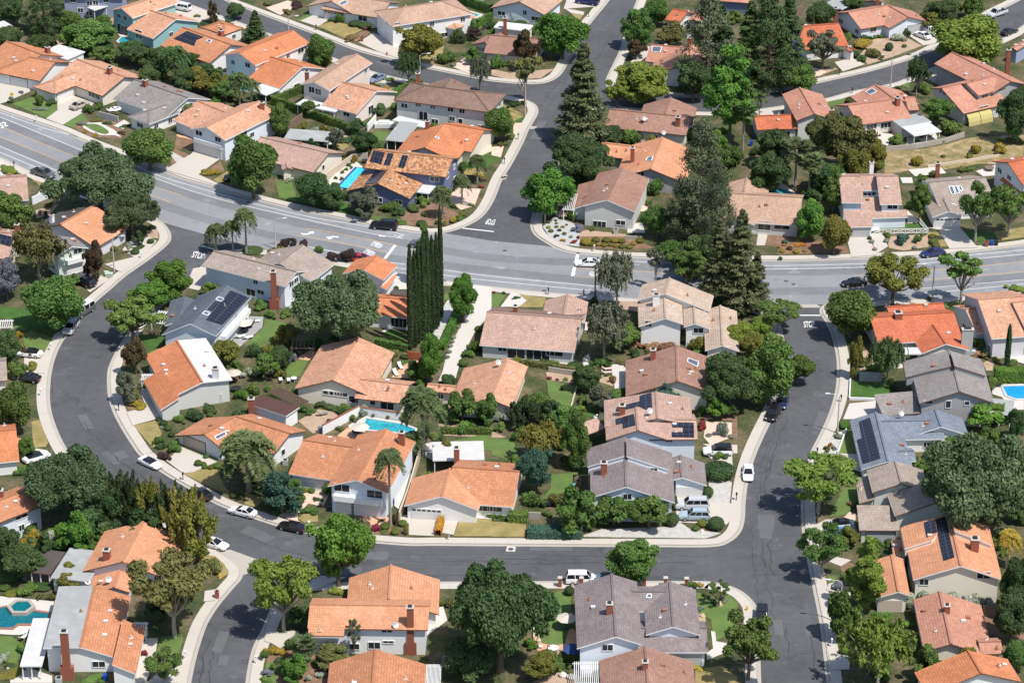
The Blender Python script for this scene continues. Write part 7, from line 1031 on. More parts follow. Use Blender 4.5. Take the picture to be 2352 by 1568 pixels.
 '22': [('yolive',215,710,140,80,'yellow green round shrub'),('green',570,750,110,90,'bright green round shrub'),('dark',490,745,60,60,'dark clipped shrub'),('dark',795,780,130,65,'dark clipped shrub'),('yolive',880,930,170,160,'yellow green dense shrub'),('green',1050,790,140,130,'leafy green shrub'),('rust',1400,580,200,120,'rusty pink oleander bush'),('rust',1540,580,190,120,'rusty pink oleander bush'),('rust',1690,580,190,120,'rusty pink oleander bush'),('olive',1830,560,170,120,'olive green bush'),('green',1990,610,200,110,'leafy green bush'),('yolive',2150,560,200,190,'yellow green bush'),('olive',1250,750,120,60,'dry golden shrub'),('lime',860,1010,110,60,'lime banana like plant'),('lime',850,1200,120,70,'lime banana like plant'),('green',860,1130,120,110,'leafy green shrub'),('green',1230,1080,200,110,'leafy green shrub'),('green',1330,1060,120,90,'bright green shrub'),('red',1910,1250,80,40,'magenta bougainvillea'),('red',2010,1370,100,110,'magenta bougainvillea'),('sage',2210,1450,110,170,'grey spiky shrub'),('sage',2080,1440,60,40,'desert tuft'),('sage',2290,1450,60,40,'desert tuft'),('green',1100,860,50,40,'small round shrub'),('rust',1160,930,70,90,'pink flowering shrub'),('dark',690,1000,60,80,'tiny young tree'),('red',555,890,50,40,'rose bush'),('red',635,900,40,30,'rose bush'),('green',720,905,70,40,'rose bush'),('green',1990,1180,110,100,'leafy green shrub'),('sage',30,1300,180,150,'grey leafy shrub'),('green',270,1420,120,110,'yellow green shrub')],
 '23': [('green',1905,590,140,130,'leafy green shrub'),('rust',1910,690,150,110,'bronze brown shrub'),('green',2030,690,80,90,'leafy shrub'),('yolive',2080,730,90,70,'yellow green round shrub'),('green',2250,770,120,80,'leafy shrub'),('olive',870,780,170,100,'dry bronze shrub'),('green',1070,920,60,50,'bright green shrub'),('green',655,1360,150,90,'dark green low shrub'),('sage',580,1460,70,60,'blue grey agave'),('yolive',555,1440,50,50,'yellow agave'),('orange',500,1535,35,60,'orange cactus plant'),('green',470,1568,60,55,'round green shrub'),('yolive',1180,1265,180,55,'bright green shrub'),('green',2170,1310,150,100,'bright green hedge shrub'),('green',20,560,60,100,'yellow green shrub'),('dark',1090,1000,80,150,'dark shrub')],
 '30': [('green',190,650,190,120,'yellow green hedge shrub'),('purple',1570,480,120,90,'dark purple shrub'),('green',1670,430,120,110,'light green round shrub'),('dark',1545,380,90,80,'dark green shrub'),('green',1970,470,55,45,'small ball shrub'),('green',1895,545,75,70,'clipped green ball shrub'),('green',1945,545,60,50,'clipped green ball shrub'),('green',1960,570,60,50,'clipped green ball shrub'),('yolive',2015,575,60,50,'clipped green ball shrub'),('green',2080,570,75,65,'clipped green ball shrub'),('dark',2235,850,70,65,'clipped ball shrub'),('green',2290,820,80,60,'leafy shrub'),('dark',1960,1390,120,60,'dark low shrub'),('green',1830,1370,120,90,'bright green ground shrub'),('whitefl',450,1300,150,180,'white flowering shrub'),('dark',60,1480,170,150,'dark leafy shrub'),('dark',240,1400,200,130,'dark leafy shrub')],
 '31': [('green',635,770,65,60,'clipped yellow green ball shrub'),('dark',660,880,50,50,'small round shrub'),('green',700,885,70,50,'leafy low shrub'),('jac',800,950,70,60,'lilac flowering shrub'),('green',630,1000,170,90,'low leafy rose bed'),('red',1235,1180,90,100,'red leaved shrub'),('green',1330,1150,100,70,'clipped green block shrub'),('green',1320,1190,80,40,'low green shrub'),('dark',1300,1060,70,40,'dark low shrub'),('bronze',1430,1100,90,130,'bronze dark shrub'),('green',1500,1120,90,70,'clipped yellow green ball shrub'),('yolive',1430,1200,80,70,'clipped block shrub'),('yolive',1535,1200,50,110,'clipped block shrub'),('green',790,780,100,150,'climbing leafy shrub'),('yolive',570,740,100,80,'yellow green shrub'),('green',1620,450,70,70,'round green shrub'),('dark',1830,330,50,60,'small round shrub'),('green',1880,280,60,50,'small round shrub'),('olive',1720,290,60,90,'narrow leafy shrub'),('dark',320,970,240,60,'dark low hedge shrub')],
 '32': [('dark',2180,690,300,200,'wide clipped dark shrub'),('dark',2080,630,90,90,'clipped dark shrub'),('dark',2070,855,110,130,'clipped dark cone shrub'),('dark',1725,1100,130,150,'clipped dark oval shrub'),('green',1955,1165,75,65,'small clipped ball shrub'),('yolive',2015,1130,95,85,'small clipped olive ball shrub'),('dark',2150,1165,160,150,'large clipped dark ball shrub'),('green',400,935,180,190,'dark olive bush'),('green',520,1030,110,80,'dark bush'),('dark',830,590,160,150,'dark green bush'),('dark',720,560,130,130,'dark green bush'),('green',2200,480,140,110,'small leafy tree shrub'),('dark',1750,960,70,170,'narrow dark shrub'),('green',250,320,110,120,'yellow green shrub')],
 '33': [('yolive',470,405,60,60,'round yellow green shrub'),('sage',545,390,60,50,'grey agave'),('sage',590,470,60,50,'grey agave'),('rust',690,930,60,60,'potted bronze shrub'),('dark',1050,1310,110,90,'dark round shrub'),('green',2180,1420,90,100,'leafy shrub'),('green',2180,110,150,100,'bright hedge shrub'),('green',430,840,130,100,'dark bush')],
 '40': [('green',80,590,240,70,'clipped dark green shrub'),('green',40,690,110,70,'clipped dark green shrub'),('yolive',100,745,125,60,'clipped olive shrub'),('green',250,740,190,140,'leafy round shrub'),('dark',410,690,180,90,'clipped dark green shrub'),('olive',385,770,80,70,'olive round shrub'),('olive',505,790,80,90,'olive round shrub'),('whitefl',30,1370,110,110,'white rose bush'),('dark',100,1440,110,60,'dark low shrub'),('yolive',80,1520,260,90,'yellow green ground shrub'),('green',890,1568,230,90,'bright green shrub'),('red',1370,1300,60,80,'red rose bed'),('dark',1110,720,60,40,'dark low shrub')],
 '41': [('lime',845,740,160,90,'lime yellow shrub'),('gold',290,1320,160,110,'golden round shrub'),('green',180,1350,90,110,'spiky fan plant'),('dark',310,1380,120,80,'dark shrub'),('green',440,1280,130,160,'leafy shrub'),('jac',220,1500,120,80,'lilac flowering shrub'),('green',210,1568,130,60,'yellow green shrub'),('whitefl',720,1520,110,80,'pale rose bush'),('whitefl',600,1560,60,80,'white rose bush'),('green',700,1400,150,60,'green low shrub'),('yolive',1700,1390,120,60,'yellow green shrub'),('dark',680,560,60,40,'dark low shrub'),('green',340,1075,80,30,'green low shrub')],
 '42': [('dark',745,740,95,110,'clipped green ball shrub'),('green',570,1400,160,130,'yellow green shrub'),('green',660,1440,120,80,'green round shrub'),('green',480,1520,130,90,'green round shrub'),('green',750,1430,80,70,'dark leafy shrub'),('green',640,1475,80,50,'leafy low shrub'),('gold',1960,1410,120,50,'yellow flowering shrub'),('dark',2128,815,55,55,'small clipped ball shrub'),('sage',2220,800,90,55,'silver round shrub'),('sage',2005,890,70,70,'grey round shrub'),('gold',2000,650,70,50,'yellow flowering plant'),('green',1920,660,120,90,'grassy shrub'),('olive',2070,760,90,70,'olive low shrub')],
 '43': [('whitefl',1270,870,190,200,'white oleander bush'),('whitefl',1400,860,190,220,'white oleander bush'),('whitefl',1530,855,190,215,'white oleander bush'),('whitefl',1660,860,190,210,'white oleander bush'),('whitefl',1790,880,190,210,'white oleander bush'),('whitefl',1910,900,180,200,'white oleander bush'),('whitefl',2020,900,150,170,'white oleander bush'),('bronze',1160,790,110,90,'bronze brown shrub'),('yolive',860,890,130,70,'yellow green shrub'),('lime',635,1305,90,110,'clipped lime dome shrub'),('dark',2200,900,200,150,'dark leafy shrub'),('dark',2320,620,120,140,'dark leafy shrub'),('blueg',750,940,130,90,'blue green shrub')]}.items():
    for c, x, y, wd, hp, ds in L: B(c, t, x, y, wd, hp, ds, 'clip' if 'clipped' in ds or 'ball' in ds or 'tuft' in ds else 'bush')
for i, (x, y, wd, hp) in enumerate(((905,985,100,85),(1000,950,80,58),(1100,955,82,62),(1180,958,74,60),(1245,960,76,56),(960,988,80,52),(1023,988,46,40),(1080,992,68,44),(1140,990,48,40),(1190,1000,50,40),(1250,1008,70,46),(1320,1010,72,44),(1360,980,60,46),(1420,960,80,60))): B('yolive' if i % 3 else 'gold', '12', x, y, wd, hp, 'clipped olive box shrub', 'clip')
for c, t, p, wd, ht, ds in [('green','01',[(250,1000),(560,1100),(1060,1300)],.9,2.0,'long ivy covered hedge wall'),('green','01',[(290,990),(545,880)],1.0,1.7,'leafy hedge'),('green','01',[(1400,950),(1620,830)],1.0,1.9,'leafy hedge'),('green','01',[(1950,0),(2352,130)],1.2,2.2,'tall clipped hedge by the upper pool'),('green','01',[(2210,260),(2352,190)],1.0,1.8,'clipped hedge'),('green','02',[(190,190),(430,215)],1.0,1.5,'clipped hedge'),('bright','21',[(1870,610),(2000,340)],1.2,1.3,'clipped bright green hedge along the white drive'),('green','21',[(1250,560),(1560,620)],1.0,1.4,'ivy hedge'),('olive','22',[(330,750),(820,830)],.8,1.1,'clipped brownish hedge on a low wall'),('olive','22',[(960,960),(1000,830)],.9,1.6,'yellowish narrow hedge'),('blueg','32',[(350,1200),(860,1205)],2.6,1.3,'wide blue green juniper hedge'),('green','31',[(2210,1010),(2352,1030)],.8,.8,'low clipped hedge'),('green','32',[(0,1030),(145,1045)],.8,.8,'low clipped hedge'),('green','32',[(165,1060),(340,1065)],1.6,1.6,'clipped hedge block'),('orange','31',[(1840,1205),(1870,1075)],1.0,1.1,'red flowered hedge block'),('bright','31',[(1870,1045),(1940,1045)],1.0,1.5,'clipped bright hedge block'),('olive','42',[(650,1340),(1180,1360)],1.0,1.3,'brownish clipped hedge'),('bright','23',[(2070,900),(2352,905)],2.0,2.4,'tall bright green hedge by the blue pool'),('bright','23',[(1750,1260),(2150,1290)],2.0,3.0,'tall bright green hedge'),('green','21',[(1860,1400),(2352,1410)],.9,1.2,'ivy covered back wall hedge'),('green','20',[(0,60),(0,60.5)],.5,.5,'hedge')][:-1]: hedge(c, t, p, wd, ht, ds)
# ---------------------------------------------------------------- lamps, mailboxes, pools, walls
for a in (('10',(1095,1238),(1073,915),1,'tall street lamp on the drive beside the orange corner house'),('11',(285,1008),(280,745),1,'street lamp on the near side of the main road by the palms'),('12',(513,755),(520,440),-1,'street lamp at the grey gravel corner garden'),('13',(1470,1515),(1490,1185),-1,'street lamp between the spreading and bare street trees'),('02',(322,1115),(330,815),1,'street lamp by the thin olive tree at the side street'),('01',(1668,700),(1670,540),1,'street lamp beside the dark weeping tree'),('03',(1465,835),(1482,560),-1,'street lamp behind the salmon red house'),('23',(566,1400),(586,1045),-1,'street lamp casting a long shadow beside the steel blue house'),('43',(585,1000),(594,590),-1,'street lamp over the grey car on the right street'),('01',(415,400),(416,185),1,'thin street lamp pole behind the bright orange roof')): lamp(*a)
for a in (('00',(350,1165),'white post mailbox below the curved drive','white'),('01',(674,292),'dark mailbox at the dry lawn edge'),('02',(930,165),'dark mailbox on the top side street pavement'),('02',(255,1335),'dark mailbox near the pinkish drive'),('02',(123,1568),'dark mailbox beside the deep green lawn'),('03',(978,718),'dark mailbox at the upper right driveway'),('03',(1098,895),'dark mailbox behind the two wing houses'),('12',(983,1033),'pale mailbox on the pavement below the box shrubs','white'),('12',(543,1445),'dark mailbox at the top of the white drive'),('12',(882,1465),'dark mailbox by the grey weeping tree'),('20',(485,606),'white mailbox beside the sunny lawn','white'),('20',(392,1040),'white mailbox on the outer bend','white'),('20',(1138,1185),'dark mailbox on the inner bend by the golden shrub'),('30',(1752,668),'dark mailbox at the dry lawn on the bend'),('31',(1947,1240),'white mailbox at the steps of the scalloped garage house','white'),('31',(606,1135),'white pillar mailbox behind the black sedan','white'),('32',(2343,862),'dark mailbox beside the silver SUV drive'),('23',(600,1100),'dark mailbox next to the right street lamp'),('33',(372,432),'dark mailbox by the airy lime tree'),('43',(510,1215),'white mailbox by the pepper tree','white'),('43',(395,545),'white mailbox under the leafy street trees','white'),('40',(1775,1330),'white mailbox beside the striped lawn','white'),('10',(135,232),'dark mailbox above the lime ground cover'),('41',(100,1375),'white mailbox beside the golden round shrub','white'),('40',(2078,750),'brick mailbox pillar by the airy olive tree','brick'),('13',(1992,985),'brick mailbox pillar beside two bins','brick'),('01',(1112,400),'brick mailbox pillar at the wide pale drive','brick'),('11',(1545,1275),'dark mailbox beside the orange tiled house'),('10',(1352,1100),'white mailbox at the orange corner house drive','white')): mailbox(*a)
pool('00',[(1130,405),(1165,362),(1270,395),(1235,440),(1180,440)],'aqua','small turquoise pool below the teal house'); pool('00',[(2130,760),(2200,750),(2300,820),(2400,850),(2430,880),(2290,870),(2150,815)],'aqua','curved turquoise pool among palms',sm=True); pool('11',[(1066,240),(1135,255),(985,445),(890,425)],'sky','long narrow bright blue pool with dark blue edge','blue')
pool('z',[(1325,425),(1400,412),(1500,430),(1600,490),(1740,520),(1820,570),(1830,640),(1360,640),(1390,500)],'aqua','kidney shaped turquoise pool behind the tan house',sm=True); pool('21',[(1155,1268),(1480,1320),(1620,1370),(1600,1430),(1520,1440),(1440,1400),(1120,1370)],'aqua','turquoise pool beside the white wall'); pool('40',[(-30,862),(60,850),(120,865),(290,885),(480,912),(470,945),(300,1010),(170,1010),(120,1048),(-30,1048)],'deep','dark teal pool with brick coping','brick'); pool('23',[(2145,962),(2400,955),(2400,1080),(2275,1080),(2190,1050)],'blue','covered deep blue pool at the right edge'); pool('01',[(2075,112),(2240,152),(2190,178),(2070,160)],'aqua','small turquoise pool behind the tan hip house'); pool('01',[(2200,-10),(2300,-10),(2260,15)],'aqua','sliver of turquoise pool at the top edge')
P = GT('40', (205, 868)); m = MB(); hx = [P + Vector((math.cos(k * math.pi / 3) * 2.2, math.sin(k * math.pi / 3) * 2.2, 0)) for k in range(6)]; hi = [P + Vector((math.cos(k * math.pi / 3) * 1.6, math.sin(k * math.pi / 3) * 1.6, 0)) for k in range(6)]
for k in range(6):
    j = (k + 1) % 6; u = Vector((0, 0, .75)); m.face([hx[k], hx[j], hx[j] + u, hx[k] + u]); m.face([hx[k] + u, hx[j] + u, hi[j] + u, hi[k] + u]); m.face([hi[j] + u * .6, hi[k] + u * .6, hi[k] + u, hi[j] + u])
spa = m.build('hot_tub', STONE); tag(spa, 'hexagonal stone hot tub at the teal pool', 'hot tub'); m = MB(); m.face([q + Vector((0, 0, .62)) for q in hi]); m.build('water', WATER['deep'], spa)
for a in (('21',[(735,1415),(1090,1225)],1.8,'white','long white garden wall with brick cap beside the pool'),('21',[(1095,1225),(1480,1280)],1.5,'white','white rear pool wall behind the oleanders')): wall_(*a, cap='brick')
for a in (('12',[(1270,920),(1440,925)],.8,'stone','grey block retaining wall below the pale gabled house'),('03',[(1420,1450),(1700,1425),(2000,1365),(2170,1310)],1.1,'stone','curving block wall above the dry slope'),('31',[(1470,1070),(1560,830),(1640,550),(1690,380)],1.8,'cream','long cream wall dividing the two orange houses'),('11',[(758,365),(1020,175)],1.6,'cream','cream block wall beside the narrow pool'),('11',[(1020,175),(1170,155)],1.6,'stone','grey block wall behind the narrow pool'),('22',[(750,1205),(815,970)],.5,'cream','low cream kerb wall in the back lawn'),('22',[(545,815),(800,850)],1.0,'stone','stone block wall under the brownish hedge'),('21',[(560,1060),(900,1120)],1.5,'stone','stone wall below the mottled garden'),('23',[(690,900),(680,1080),(980,1090)],.5,'white','low white wall round the deep green lawn'),('33',[(655,185),(570,420)],.4,'white','low white wall of the narrow lawn'),('00',[(950,1130),(1135,1175)],1.5,'grey','grey courtyard wall of the grey house'),('23',[(775,900),(990,910)],1.8,'grey','shaded grey wall behind the deep green lawn'),('13',[(1430,235),(1800,180),(2110,130)],.6,'cream','long low wall on the dry slope'),('10',[(310,590),(490,510)],1.7,'lblue','pale blue side wall beside the oak'),('32',[(355,1040),(470,1045)],1.2,'stone','low stone corner wall by the juniper hedge'),('41',[(1880,1400),(2300,1420)],1.7,'grey','shaded grey wall below the giant oak'),('42',[(412,960),(405,1150)],.5,'cream','low cream wall edging the umbrella lawn'),('00',[(0,50),(180,90)],1.8,'stone','pale block wall at the top left corner')): wall_(*a)
for a in (('43',[(1960,925),(2140,920)],1.8,'wood','dark wooden fence behind the mottled red house'),('01',[(1165,1260),(1245,1165)],1.6,'white','white board fence beside the covered car'),('21',[(1550,690),(1665,700)],1.5,'red','red wooden fence under the lime tree'),('22',[(905,300),(965,300)],1.6,'red','dark red gate fence beside the striped house'),('03',[(555,170),(630,130)],2.2,'wood','wooden fence panel beside the steep red house'),('01',[(365,1280),(540,1150)],1.6,'wood','dark wooden fence behind the mauve house'),('01',[(610,120),(660,130)],1.8,'white','white side gate fence of the tan garage house')): wall_(*a, nm='garden_fence')
railfence('13',[(885,880),(1000,870),(1430,862),(1345,760)],1.1,'white crossbuck rail fence round the small front lawn')
for p, l in (((655,640),'first'),((860,640),'second'),((1460,640),'third'),((1665,640),'fourth'),((1865,645),'last')):
    simple('brick_pillar','42',p,lambda m,P: (m.box(P+Vector((0,0,.75)),(.55,.55,1.5)),m.box(P+Vector((0,0,1.55)),(.7,.7,.12),m=1)),'square brick pillar %s from left behind the large mauve house' % l,'pillar',[BRICK,CONC])
for a in (('20',(1450,335),(1600,350),(1560,235),2.6,'white pergola beside the slate blue house'),('20',(1355,880),(1450,880),(1420,835),2.5,'small white pergola beside the orange split roof'),('40',(1280,1030),(1390,1030),(1340,985),2.5,'white pergola in the shade of the airy olive tree'),('12',(690,625),(785,630),(720,485),2.7,'white pergola in front of the pale gabled house'),('20',(-20,385),(105,380),(20,320),2.4,'white pergola at the left edge'),('42',(800,1560),(1040,1560),(830,1370),2.6,'white slatted pergola beside the tan brown gable','white',14),('41',(1725,1570),(1860,1570),(1730,1395),2.6,'white lattice pergola beside the orange gable','white',12),('21',(480,1140),(590,1090),(290,980),2.5,'long brown pergola behind the maroon roof','brown',12),('21',(440,580),(640,580),(520,500),2.6,'dark shade pergola below the giant oak','brown',6)): pergola(*a)
for a in (('42',(718,925),1.55,'beige','large beige patio umbrella on the lawn'),('42',(782,1220),1.6,'navy','navy blue patio umbrella on the brick terrace'),('21',(1095,1325),1.6,'beige','beige patio umbrella beside the pool'),('20',(2230,805),1.5,'tan','tan patio umbrella by the white roof'),('00',(1103,1025),1.3,'white','white umbrella with black ring in the courtyard'),('01',(640,1030),1.2,'white','white umbrella under the peach house patio cover'),('03',(1308,1280),1.0,'navy','blue umbrella on the round terrace'),('21',(-20,330),1.6,'beige','cream umbrella on the grey terrace'),('22',(1010,1225),.6,'white','tiny white umbrella by the solar pink house'),('01',(2165,140),.8,'tan','closed tan umbrella at the upper pool')): umbrella(*a)
for t, p, r, c, l in (('21',(335,910),1.7,'white','white lounge chair beside the round fire table'),('21',(412,915),1.7,'white','white lounge chair next to the large flowering shrub'),('21',(1480,775),-1.2,'white','white striped lounge chair on the orange patio'),('21',(1435,840),-1.2,'white','white lounge chair nearest the patio roof edge'),('21',(85,345),.4,'white','white lounge chair on the grey terrace'),('21',(20,500),.6,'white','white lounge chair at the terrace end'),('22',(1100,800),.2,'pink','pinkish lounge chair on the side patio'),('22',(1095,835),.2,'pink','pinkish lounge chair lower on the side patio'),('40',(235,1110),1.2,'white','white lounge chair by the teal pool'),('40',(225,1145),1.2,'white','white lounge chair beside the lattice cover'),('21',(730,1230),.5,'grey','grey bench lounger on the dry garden'),('00',(1060,1075),.2,'white','white lounge chair in the grey courtyard'),('20',(2300,490),.5,'white','white lounge seat on the slate house terrace')): lounger(t, p, r, c, l)
for a in (('21',(460,905),.55,'round fire table beside two white lounge chairs','white'),('21',(1065,1415),.9,'dark dining table with black cover by the pool','dark'),('21',(30,390),.9,'dark dining table on the grey terrace','dark'),('01',(690,1100),.8,'wooden table under the white patio cover','wood'),('42',(590,1265),.8,'round glass table on the brick terrace','white'),('03',(1800,1310),.9,'dark dining table under the white awning','dark'),('20',(2300,400),.9,'dark round table on the slate house terrace','dark'),('11',(1140,190),.6,'dark wicker table by the narrow pool','dark'),('20',(2260,1000),.9,'dark table on the side patio of the split roof house','dark'),('13',(2020,262),1.0,'wooden picnic table on the pale slab','wood')): table(*a)
for i, (t, p, r, c, l) in enumerate((('42',(555,1250),1,'wood','wooden garden chair left of the glass table'),('42',(625,1280),2.6,'white','pale garden chair beside the glass table'),('42',(470,1235),0,'white','white garden chair alone on the brick terrace'),('03',(1760,1330),.5,'dark','dark chair nearest the awning post'),('03',(1850,1320),2.8,'dark','dark chair at the far end under the awning'),('21',(75,350),3,'dark','dark chair at the grey terrace table'),('21',(-10,380),0,'dark','dark chair on the grey terrace edge'),('01',(640,1110),0,'wood','wooden chair under the white patio cover'),('01',(740,1110),3,'wood','wooden chair beside the patio cover table'),('20',(2270,420),0,'dark','dark chair at the slate house terrace table'),('20',(2330,410),3,'dark','dark chair beside the slate balcony'),('21',(520,650),1,'wood','wooden chair on the terracotta under the shade pergola'))): chair(t, p, r, l, c)
for a in (('13',(2040,975),'blue','blue wheeled bin on the pavement'),('13',(2085,975),'black','black wheeled bin beside the blue bin'),('03',(1768,270),'blue','blue wheeled bin behind the white SUV'),('03',(1740,280),'black','black wheeled bin behind the white sedan'),('42',(1832,1345),'blue','blue wheeled bin by the mauve garage'),('42',(1880,1348),'teal','teal wheeled bin by the mauve garage'),('21',(1590,1035),'blue','blue wheeled bin at the orange patio corner'),('22',(882,365),'blue','blue wheeled bin beside the striped house'),('22',(878,400),'black','black wheeled bin beside the striped house'),('31',(1405,905),'blue','blue wheeled bin behind the tall palm'),('31',(432,920),'black','black wheeled bin under the blue green tree'),('40',(1010,1540),'blue','blue wheeled bin at the grey and orange house'),('03',(132,1395),'blue','blue wheeled bin under the low red roof')): bin_(*a)
for a in (('12',(1190,862),'grey air conditioner on the bank below the pale gabled wall'),('40',(565,1560),'grey air conditioner beside the brick chimney'),('11',(215,1560),'grey air conditioner beside the blue grey house'),('31',(380,520),'grey air conditioner in the side yard')): acunit(*a)
hydrant('40',(2105,560),'yellow','yellow fire hydrant on the dry corner lawn'); hydrant('q6',(555,398),'yellow','yellow fire hydrant on the corner pavement'); hydrant('01',(1352,530),'red','red fire hydrant at the wide pale drive')
sign('11',(2110,675),2.4,'grey backed stop sign in the corner garden','octagon'); sign('10',(1958,1180),2.2,'stop sign back beside the grey ribbed roof','octagon'); sign('00',(2048,175),1.9,'blue and white sale sign on the pavement','board'); sign('00',(115,940),1.0,'small yellow diamond sign in the corner shrubs','diamond'); sign('11',(612,575),2.3,'small sign on the kerb under dark trees','octagon')
simple('utility_pole','12',(990,1490),lambda m,P: (m.tube([P,P+Vector((0,0,7))],[.16,.12],8),m.box(P+Vector((0,0,6.8)),(.5,.2,.3))),'short wooden utility pole in front of the grey weeping tree','pole',BARK)
simple('utility_box','10',(1045,1275),lambda m,P: (m.box(P+Vector((0,0,.35)),(1.4,.9,.7)),m.box(P+Vector((0,0,.73)),(1.5,1.0,.06))),'pale utility box at the base of a street lamp','utility box',mat('utility_green',(.42,.47,.42),.6,.05))
simple('utility_box','10',(1020,1255),lambda m,P: (m.box(P+Vector((0,0,.3)),(.8,.6,.6)),m.box(P+Vector((0,0,.63)),(.9,.7,.06))),'small utility box beside the mint house drive','utility box',mat('utility_green',(.42,.47,.42),.6,.05))
simple('barbecue_grill','21',(720,1390),lambda m,P: (m.box(P+Vector((0,0,.45)),(1.0,.6,.9)),m.tube([P+Vector((-.5,0,.95)),P+Vector((.5,0,.95))],.28,8)),'grey covered barbecue grill by the white wall','barbecue',mat('grill_cover',(.2,.2,.21),.6,.1))
simple('chiminea','42',(450,1185),lambda m,P: m.tube([P,P+Vector((0,0,.25)),P+Vector((0,0,.6)),P+Vector((0,0,.9)),P+Vector((0,0,1.4))],[.2,.3,.4,.2,.14],10),'pale clay chiminea at the terrace edge','chiminea',mat('pale_clay',(.6,.5,.42),.8,.1))
simple('garden_boulder','42',(685,1500),lambda m,P: m.tube([P,P+Vector((0,0,.3)),P+Vector((.1,0,.6))],[.6,.65,.3],8),'white boulder left of the slatted pergola','boulder',mat('white_rock',(.62,.58,.52),.9,.1))
simple('garden_boulder','42',(765,1520),lambda m,P: m.tube([P,P+Vector((0,0,.35)),P+Vector((.1,0,.65))],[.7,.75,.35],8),'white boulder touching the slatted pergola','boulder',mat('white_rock',(.62,.58,.52),.9,.1))
simple('garden_boulder','42',(2180,820),lambda m,P: m.tube([P,P+Vector((0,0,.3)),P+Vector((.1,0,.55))],[.55,.5,.25],8),'tan boulder in the round corner bed','boulder',mat('tan_rock',(.5,.38,.26),.9,.1))
simple('garden_boulder','42',(2020,930),lambda m,P: m.tube([P,P+Vector((0,0,.25)),P+Vector((.1,0,.5))],[.5,.45,.2],8),'tan boulder beside the mauve house wall','boulder',mat('tan_rock',(.5,.38,.26),.9,.1))
simple('garden_boulder','32',(2015,1165),lambda m,P: m.tube([P,P+Vector((0,0,.2)),P+Vector((.05,0,.4))],[.4,.36,.18],8),'pale boulder in the mulch island','boulder',mat('white_rock',(.62,.58,.52),.9,.1))
simple('covered_car','01',(1330,1215),lambda m,P: (m.box(P+Vector((0,0,.5)),(4.2,1.8,.9)),m.slab([[P+Vector((-1.3,-.7,1.3)),P+Vector((1.0,-.7,1.3)),P+Vector((1.0,.7,1.3)),P+Vector((-1.3,.7,1.3))]],.5,0,0,0)),'car under a white sheet on a pale slab','covered car',mat('white_sheet',(.7,.7,.68),.9,.08))
P0 = GT('32', (790, 745)); ph = empty('play_house', P0); tag(ph, 'toy climbing frame with mint slide on the small lawn', 'play set')
m = MB(); m.box(P0 + Vector((.6, 0, .8)), (1.0, 1.0, 1.6)); m.slab([[P0 + Vector((0, -.6, 1.6)), P0 + Vector((.6, -.6, 2.1)), P0 + Vector((.6, .6, 2.1)), P0 + Vector((0, .6, 1.6))], [P0 + Vector((.6, -.6, 2.1)), P0 + Vector((1.2, -.6, 1.6)), P0 + Vector((1.2, .6, 1.6)), P0 + Vector((.6, .6, 2.1))]], .08, 0, 0, 0); m.build('tower', WOOD, ph)
m = MB(); m.bar(P0 + Vector((.2, -.2, 1.2)), P0 + Vector((-.9, -.9, .15)), .6, .12); m.build('slide', mat('mint_plastic', (.2, .6, .5), .4, .03), ph)
m = MB(); m.tube([P0 + Vector((1.2, .3, 2.2)), P0 + Vector((2.4, .3, 2.2)), P0 + Vector((2.4, .3, 0))], .06, 6); m.tube([P0 + Vector((.6, .3, 1.9)), P0 + Vector((1.2, .3, 2.2))], .06, 6); m.build('swing_bar', mat('lime_plastic', (.5, .65, .1), .4, .03), ph)
P0 = GT('20', (1350, 830)); fl = empty('house_flag', P0); tag(fl, 'striped flag on a pole beside the small white pergola', 'flag'); m = MB(); m.tube([P0, P0 + Vector((0, 0, 3.0)), P0 + Vector((-.9, -.5, 3.6))], .04, 6); m.build('pole', WHITE, fl); m = MB()
for k in range(6): a = P0 + Vector((-.9, -.5, 3.55)); x = Vector((.12, .05, -.95)); y = Vector((.75, .35, -.45)); m.slab([[a + x * (k / 6), a + x * (k / 6) + y, a + x * ((k + 1) / 6) + y, a + x * ((k + 1) / 6)]], .02, k % 2, k % 2, k % 2)
m.build('cloth', [mat('flag_red', (.5, .05, .08), .8, .05), mat('flag_white', (.75, .73, .73), .8, .05)], fl)
A, Bq, Cq = GT('q3', (690, 560), 0), GT('q3', (960, 500), 0), GT('q3', (760, 610), 0); d_ = (Bq - A); m = MB(); L_ = 6; n_ = Vector((-d_.y, d_.x, 0)).normalized()
for i in range(L_):
    for k in range(8):
        f = lambda i_, k_: A + d_ * (i_ / L_) + n_ * (1.6 * math.cos(k_ * math.pi / 8)) + Vector((0, 0, Z0 + 2.4 * math.sin(k_ * math.pi / 8))); m.face([f(i, k), f(i + 1, k), f(i + 1, k + 1), f(i, k + 1)])
nt_ = m.build('netting_tunnel', mat('yellow_netting', (.50, .43, .17), .9, .12, 1)); tag(nt_, 'yellow netting tunnel below the white two storey house', 'netting tunnel'); m = MB()
for i in range(0, L_ + 1, 3): m.tube([A + d_ * (i / L_) + n_ * (1.63 * math.cos(k * math.pi / 8)) + Vector((0, 0, Z0 + 2.43 * math.sin(k * math.pi / 8))) for k in range(9)], .05, 5)
m.build('hoops', DARKMETAL, nt_)
simple('tarpaulin','33',(1010,1235),lambda m,P: m.tube([P,P+Vector((.2,0,.4)),P+Vector((.3,.1,.75))],[.9,.8,.3],9),'crumpled bright blue tarpaulin beside the weathered garage','tarpaulin',mat('blue_tarp',(.03,.22,.6),.5,.1,3))
